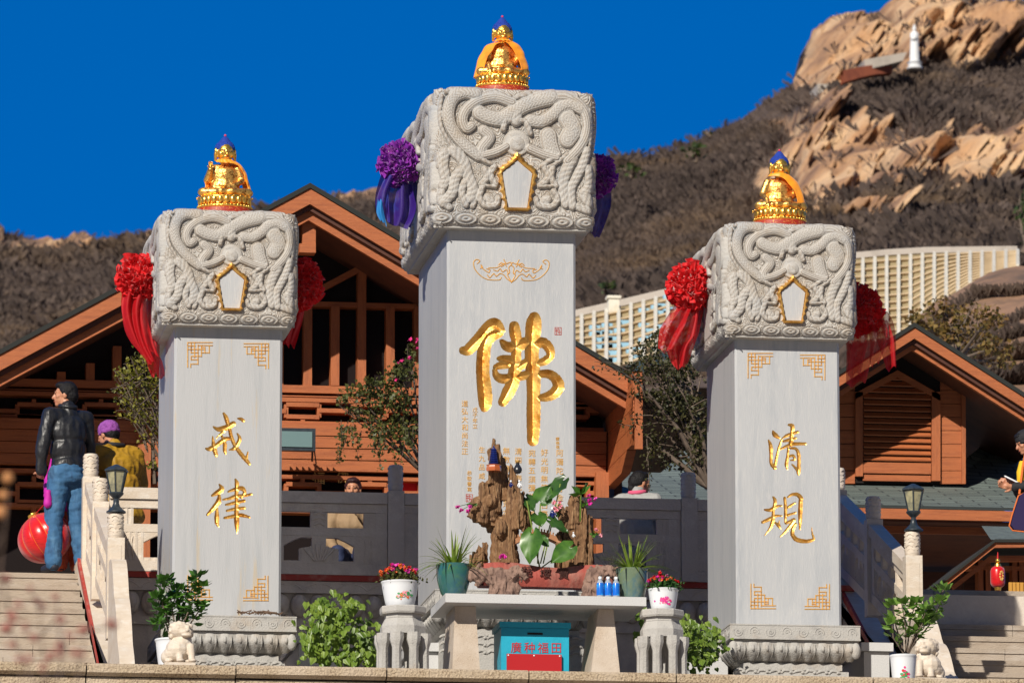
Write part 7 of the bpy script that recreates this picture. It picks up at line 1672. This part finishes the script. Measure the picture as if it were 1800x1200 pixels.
# seated people behind the balustrade
Ysd = 63.0; fl = ZP
def sitter(px, ptop, label, yaw, parts, hy, hpch=0, arms=None, H=1.60, lean=.1, Ysd=63.0):
    top = WZ(ptop, Ysd, px); bz = fl - .02; hip = (top - bz) / H - .475; hip = max(.10, hip)
    p = dict(legL=((-.07, .24, hip + .02), (-.08, .26, .035)), legR=((.07, .24, hip + .02), (.08, .26, .035)), armL=((-.155, .03, .665), (-.10, .16, .60)), armR=((.155, .03, .665), (.10, .16, .60)), hip=hip, lean=lean)
    if arms: p.update(arms)
    return person(label, Vector((WX(px, Ysd, 900), Ysd, bz)), H, yaw, p, parts, head_yaw=hy, head_pitch=hpch, seated=True)
sitter(624, 848, 'person with reddish dark hair behind the shaded balustrade, raising a hand to the face', 165, dict(hair=(mat('reddish_black_hair', (.035, .010, .012), .5, bump=.006, bscale=60), 'bun'), trousers=M_shirt, shoes=M_shoe, coat=(M_brown, .45, 1.08), coat_name='tan_coat', collar=(M_blackcl, .045)), 0, -6, dict(armL=((-.165, .08, .66), (-.03, .13, .80)), armR=((.165, .07, .64), (.10, .18, .56))))
sitter(208, 741, 'person in a mustard puffer coat and purple knitted hat behind the left balustrade', 24, dict(hair=(M_hair, 'short'), hat=M_pur, trousers=M_blackcl, shoes=M_shoe, coat=(M_yel, .40, 1.30), coat_name='puffer_coat', collar=(M_blackcl, .05)), 20, -10, None, 1.74, .16, 61.4)
sitter(1116, 829, 'woman with tied black hair, grey coat and pink scarf behind the balustrade', -30, dict(hair=(M_hair, 'tail'), trousers=M_blackcl, shoes=M_shoe, coat=(M_greycl, .42, 1.12), coat_name='grey_coat', collar=(M_pinkcl, .044)), -38, -4, None, 1.62, .12)
# person in magenta, mostly hidden behind the man, holding the big red lantern
Yc = 61.2; b = W(121, 1003, Yc); hp = W(84, 872, Yc - .42)
def solve(b, H, yaw, wpt): v = (Vector(wpt) - Vector(b)) / H; v = rot2(v, -R_(yaw)); return tuple(v)
Hc = 1.26; w_ = solve(b, Hc, 10, hp); p = dict(STAND); p.update(armL=((-.155, .01, .66), w_), handL=(0, 0, -1), armR=((.14, .04, .65), (.12, .10, .54)))
tt, G, T = person('person in magenta mostly hidden behind the man, holding a big red lantern', b, Hc, 10, p, dict(hair=(M_hair, 'short'), hat=M_mag, trousers=M_orangecl, wide=1.35, shoes=M_shoe, coat=(M_mag, .42, 1.0), coat_name='magenta_coat'), head_yaw=20)
m = MB(); q = hp; m.cap(q + Vector((.0, -.03, .03)), q + Vector((.0, -.03, -.075)), .034, .040); r = remesh(m, .01, 3, disp=lambda co: .006 * nz(co, 20, 2)); obj('mitten', r, M_mag, tt, 180)
# person at the right edge, looking at a phone
Yr_ = 61.3; b = Vector((WX(1830, Yr_, 1000), Yr_, ZR - .05)); Hr_ = WZ(757, Yr_, 1810) - b.z; yw = 96
hr = solve(b, Hr_, yw, W(1790, 850, Yr_ - .08)); hl = solve(b, Hr_, yw, W(1786, 856, Yr_ - .2))
p = dict(STAND); p.update(armL=((-.16, .03, .66), hl), armR=((.15, .05, .65), hr), handL=(0, 1, .15), handR=(0, 1, .15), lean=.10)
tt, G, T = person('person in dark clothes and yellow scarf looking at a phone, far right', b, Hr_, yw, p, dict(hair=(M_hair, 'short'), hat=M_blackcl, trousers=M_blackcl, shoes=M_shoe, coat=(M_blackcl, .45, 1.08), coat_name='dark_jacket', collar=(M_yell, .05)), head_yaw=0, head_pitch=-22)
m = MB(); a = [W(1797, 812, Yr_ - .17), W(1795, 830, Yr_ - .20), W(1796, 850, Yr_ - .19), W(1801, 872, Yr_ - .17)]; m.tube(a, [.03, .045, .045, .03], 10); obj('yellow_scarf', m, M_yell, tt, 60)
c = W(1779, 843, Yr_ - .16); ph = MB(); ph.box(-.040, .040, -.006, .006, -.075, .075); ph.xf(Matrix.Translation(c) @ Matrix.Rotation(R_(70), 4, 'Z') @ Matrix.Rotation(R_(-62), 4, 'X')); o = obj('mobile_phone', ph, M_white); tag(o, 'white phone held by the person at the right edge', 'phone'); set_origin(o, c)
bg_ = thing('shoulder_bag', W(1790, 925, Yr_ - .22), 'dark violet shoulder bag with orange piping at the right edge', 'bag')
poly = [(1800, 865), (1790, 872), (1779, 905), (1774, 924), (1780, 932), (1800, 934)]; m = MB(); m.prism([XZ(x, y, Yr_ - .22) for x, y in poly], Yr_ - .30, Yr_ - .20); obj('bag_body', m, M_violet, bg_, 40); m = MB(); m.tube([W(x, y, Yr_ - .29) for x, y in ((1801, 866), (1790, 871), (1779, 905), (1774, 924), (1780, 932), (1801, 934))], .007, 6); obj('piping', m, M_orng, bg_); m = MB(); m.tube([W(1792, 868, Yr_ - .25), W(1798, 820, Yr_ - .26), W(1806, 780, Yr_ - .2)], .012, 6); obj('strap', m, M_orng, bg_)

# ---- lanterns
Yl = 61.0; c = W(79, 945, Yl); k = Yl / 11890; R1 = 46 * k * 1.05; t = thing('red_lantern', c + Vector((0, 0, -R1)), 'big round red silk lantern carried beside the man in blue jeans', 'lantern')
m = MB(); n = 12; vs = []; fs = []; tilt = Matrix.Rotation(R_(-28), 4, 'Y'); 
rows = []
for i in range(25):
    ph_ = math.pi * (i / 24) * .94 + .03 * math.pi; row = []
    for j in range(97):
        a = 2 * math.pi * j / 96; rib = 1 - .045 * abs(math.cos(a * n / 2)) ** 6 * 0 - .05 * (1 - abs(math.sin(a * n / 2))) ** 2; rr = R1 * 1.05 * math.sin(ph_) * rib; row.append((rr * math.cos(a), rr * math.sin(a), R1 * .93 * math.cos(ph_)))
    rows.append(row)
m.grid(rows); m.xf(Matrix.Translation(c) @ tilt); obj('silk_globe', m, M_silk, t, 60, fix=False)
m = MB()
for j in range(n):
    a = 2 * math.pi * (j) / n; m.tube([(R1 * .998 * math.sin(q) * math.cos(a), R1 * .998 * math.sin(q) * math.sin(a), R1 * .925 * math.cos(q)) for q in [math.pi * (.04 + .92 * z / 16) for z in range(17)]], .0032, 5)
m.xf(Matrix.Translation(c) @ tilt); obj('gold_ribs', m, mat('gold_thread', (.85, .22, .03), .4, metal=.3), t, 60)
m = MB(); m.lathe((0, 0, R1 * .9), [(.05, 0), (.055, .01), (.05, .03), (.02, .035)], 16); m.xf(Matrix.Translation(c) @ tilt); obj('top_ring', m, M_goldb, t, 40); m = MB(); tpt = Matrix.Translation(c) @ tilt @ Vector((0, 0, R1 * .93)); m.tube([tpt, hp + Vector((0, 0, -.04))], .004, 5); obj('cord', m, M_red, t)
def small_lantern(px, ptop, y0, y1, pbot, w, Y, label):
    k = Y / 11890; tp = W(px, ptop, Y); a, b = W(px, y0, Y), W(px, y1, Y); R = w * k / 2; t = thing('hanging_lantern', b, label, 'lantern', 'small red hanging lanterns'); h = a.z - b.z
    m = MB(); m.lathe(b, [(R * .5, 0), (R * .86, h * .08), (R, h * .22), (R, h * .78), (R * .86, h * .92), (R * .5, h)], 28); obj('silk_drum', m, M_silk, t, 40)
    m = MB(); m.lathe((b.x, b.y, b.z - .03), [(R * .42, 0), (R * .5, .03)], 16); obj('bottom_cap', m, M_goldb, t, 40); m = MB(); m.lathe((a.x, a.y, a.z), [(R * .5, 0), (R * .42, .025), (R * .2, .03)], 16); m.ell((a.x, a.y, a.z + .055), (R * .35, R * .35, .025), 10, 6); obj('top_cap', m, M_goldb, t, 40)
    m = MB(); m.cap((a.x, a.y, a.z + .06), tp, .012, .003); zb = W(px, pbot, Y).z; m.lathe((b.x, b.y, zb), [(R * .34, 0), (R * .30, b.z - .03 - zb)], 10); obj('tassel_and_cord', m, M_red, t, 40)
    m = MB(); 
    for q in range(9): aa = -math.pi / 2 + .35 + .22 * math.cos(q * .7); m.ell((b.x + R * 1.0 * math.cos(aa), b.y + R * 1.0 * math.sin(aa), b.z + h * .52 + .04 * math.sin(q * .7)), (.012, .006, .012), 6, 4)
    obj('gold_emblem', m, M_gold2, t)
small_lantern(1754, 970, 995, 1032, 1046, 27, 62.2, 'small red drum lantern with gold emblem hanging in front of the kiosk')
small_lantern(1478, 1018, 1033, 1046, 1052, 20, 61.4, 'tiny red lantern peeping over the right steps beside the light green shrub')
# ---- out-of-focus twigs close to the camera
fg = thing('foreground_twigs', W(80, 1230, 16), 'blurred bare twigs with brown buds close to the camera, lower left', 'branch'); rnd = random.Random(12); m = MB(); q1 = MB()
for (x0, y0, x1, y1) in ((90, 1290, 70, 1080), (90, 1290, 110, 1150), (100, 1290, 15, 1100), (60, 1290, 35, 1170), (110, 1290, 150, 1110), (70, 1080, 50, 1035), (110, 1150, 100, 1050), (15, 1100, 4, 1010), (60, 1200, 140, 1170), (70, 1120, 105, 1080), (-30, 1250, 15, 860), (-30, 1000, 8, 930), (150, 1110, 210, 1095)):
    a, b = W(x0, y0, 16 + rnd.uniform(-1.5, 2)), W(x1, y1, 16 + rnd.uniform(-1.5, 2)); m.tube([a, a.lerp(b, .5) + Vector((rnd.gauss(0, .006), 0, 0)), b], [.0032, .0026, .0016], 5)
obj('twigs', m, M_twig, fg); 
for (x, y, r) in ((8, 1105, 15), (45, 1100, 10), (70, 1058, 12), (30, 1060, 9), (105, 1085, 12), (105, 1145, 14), (42, 1158, 14), (90, 1150, 10), (25, 1085, 12), (60, 1120, 10), (135, 1150, 11), (150, 1110, 12), (100, 1048, 9), (205, 1095, 9), (195, 1100, 11), (75, 1175, 10), (20, 1135, 10), (120, 1115, 9), (50, 1035, 8), (4, 1015, 12)):
    for z in range(2): m = MB(); p = W(x + rnd.gauss(0, 4), y + rnd.gauss(0, 4), 16 + rnd.uniform(-1.5, 2)); m.ell(p, [r * .00135 * .66 * rnd.uniform(.7, 1.1)] * 3, 8, 6); obj('bud', m, M_bud, fg)
for (x, y, r) in ((14, 840, 16), (6, 870, 14), (2, 900, 18), (8, 872, 10)): m = MB(); m.ell(W(x, y, 17), [r * .00100] * 3, 8, 6); obj('bud', m, M_budo, fg)
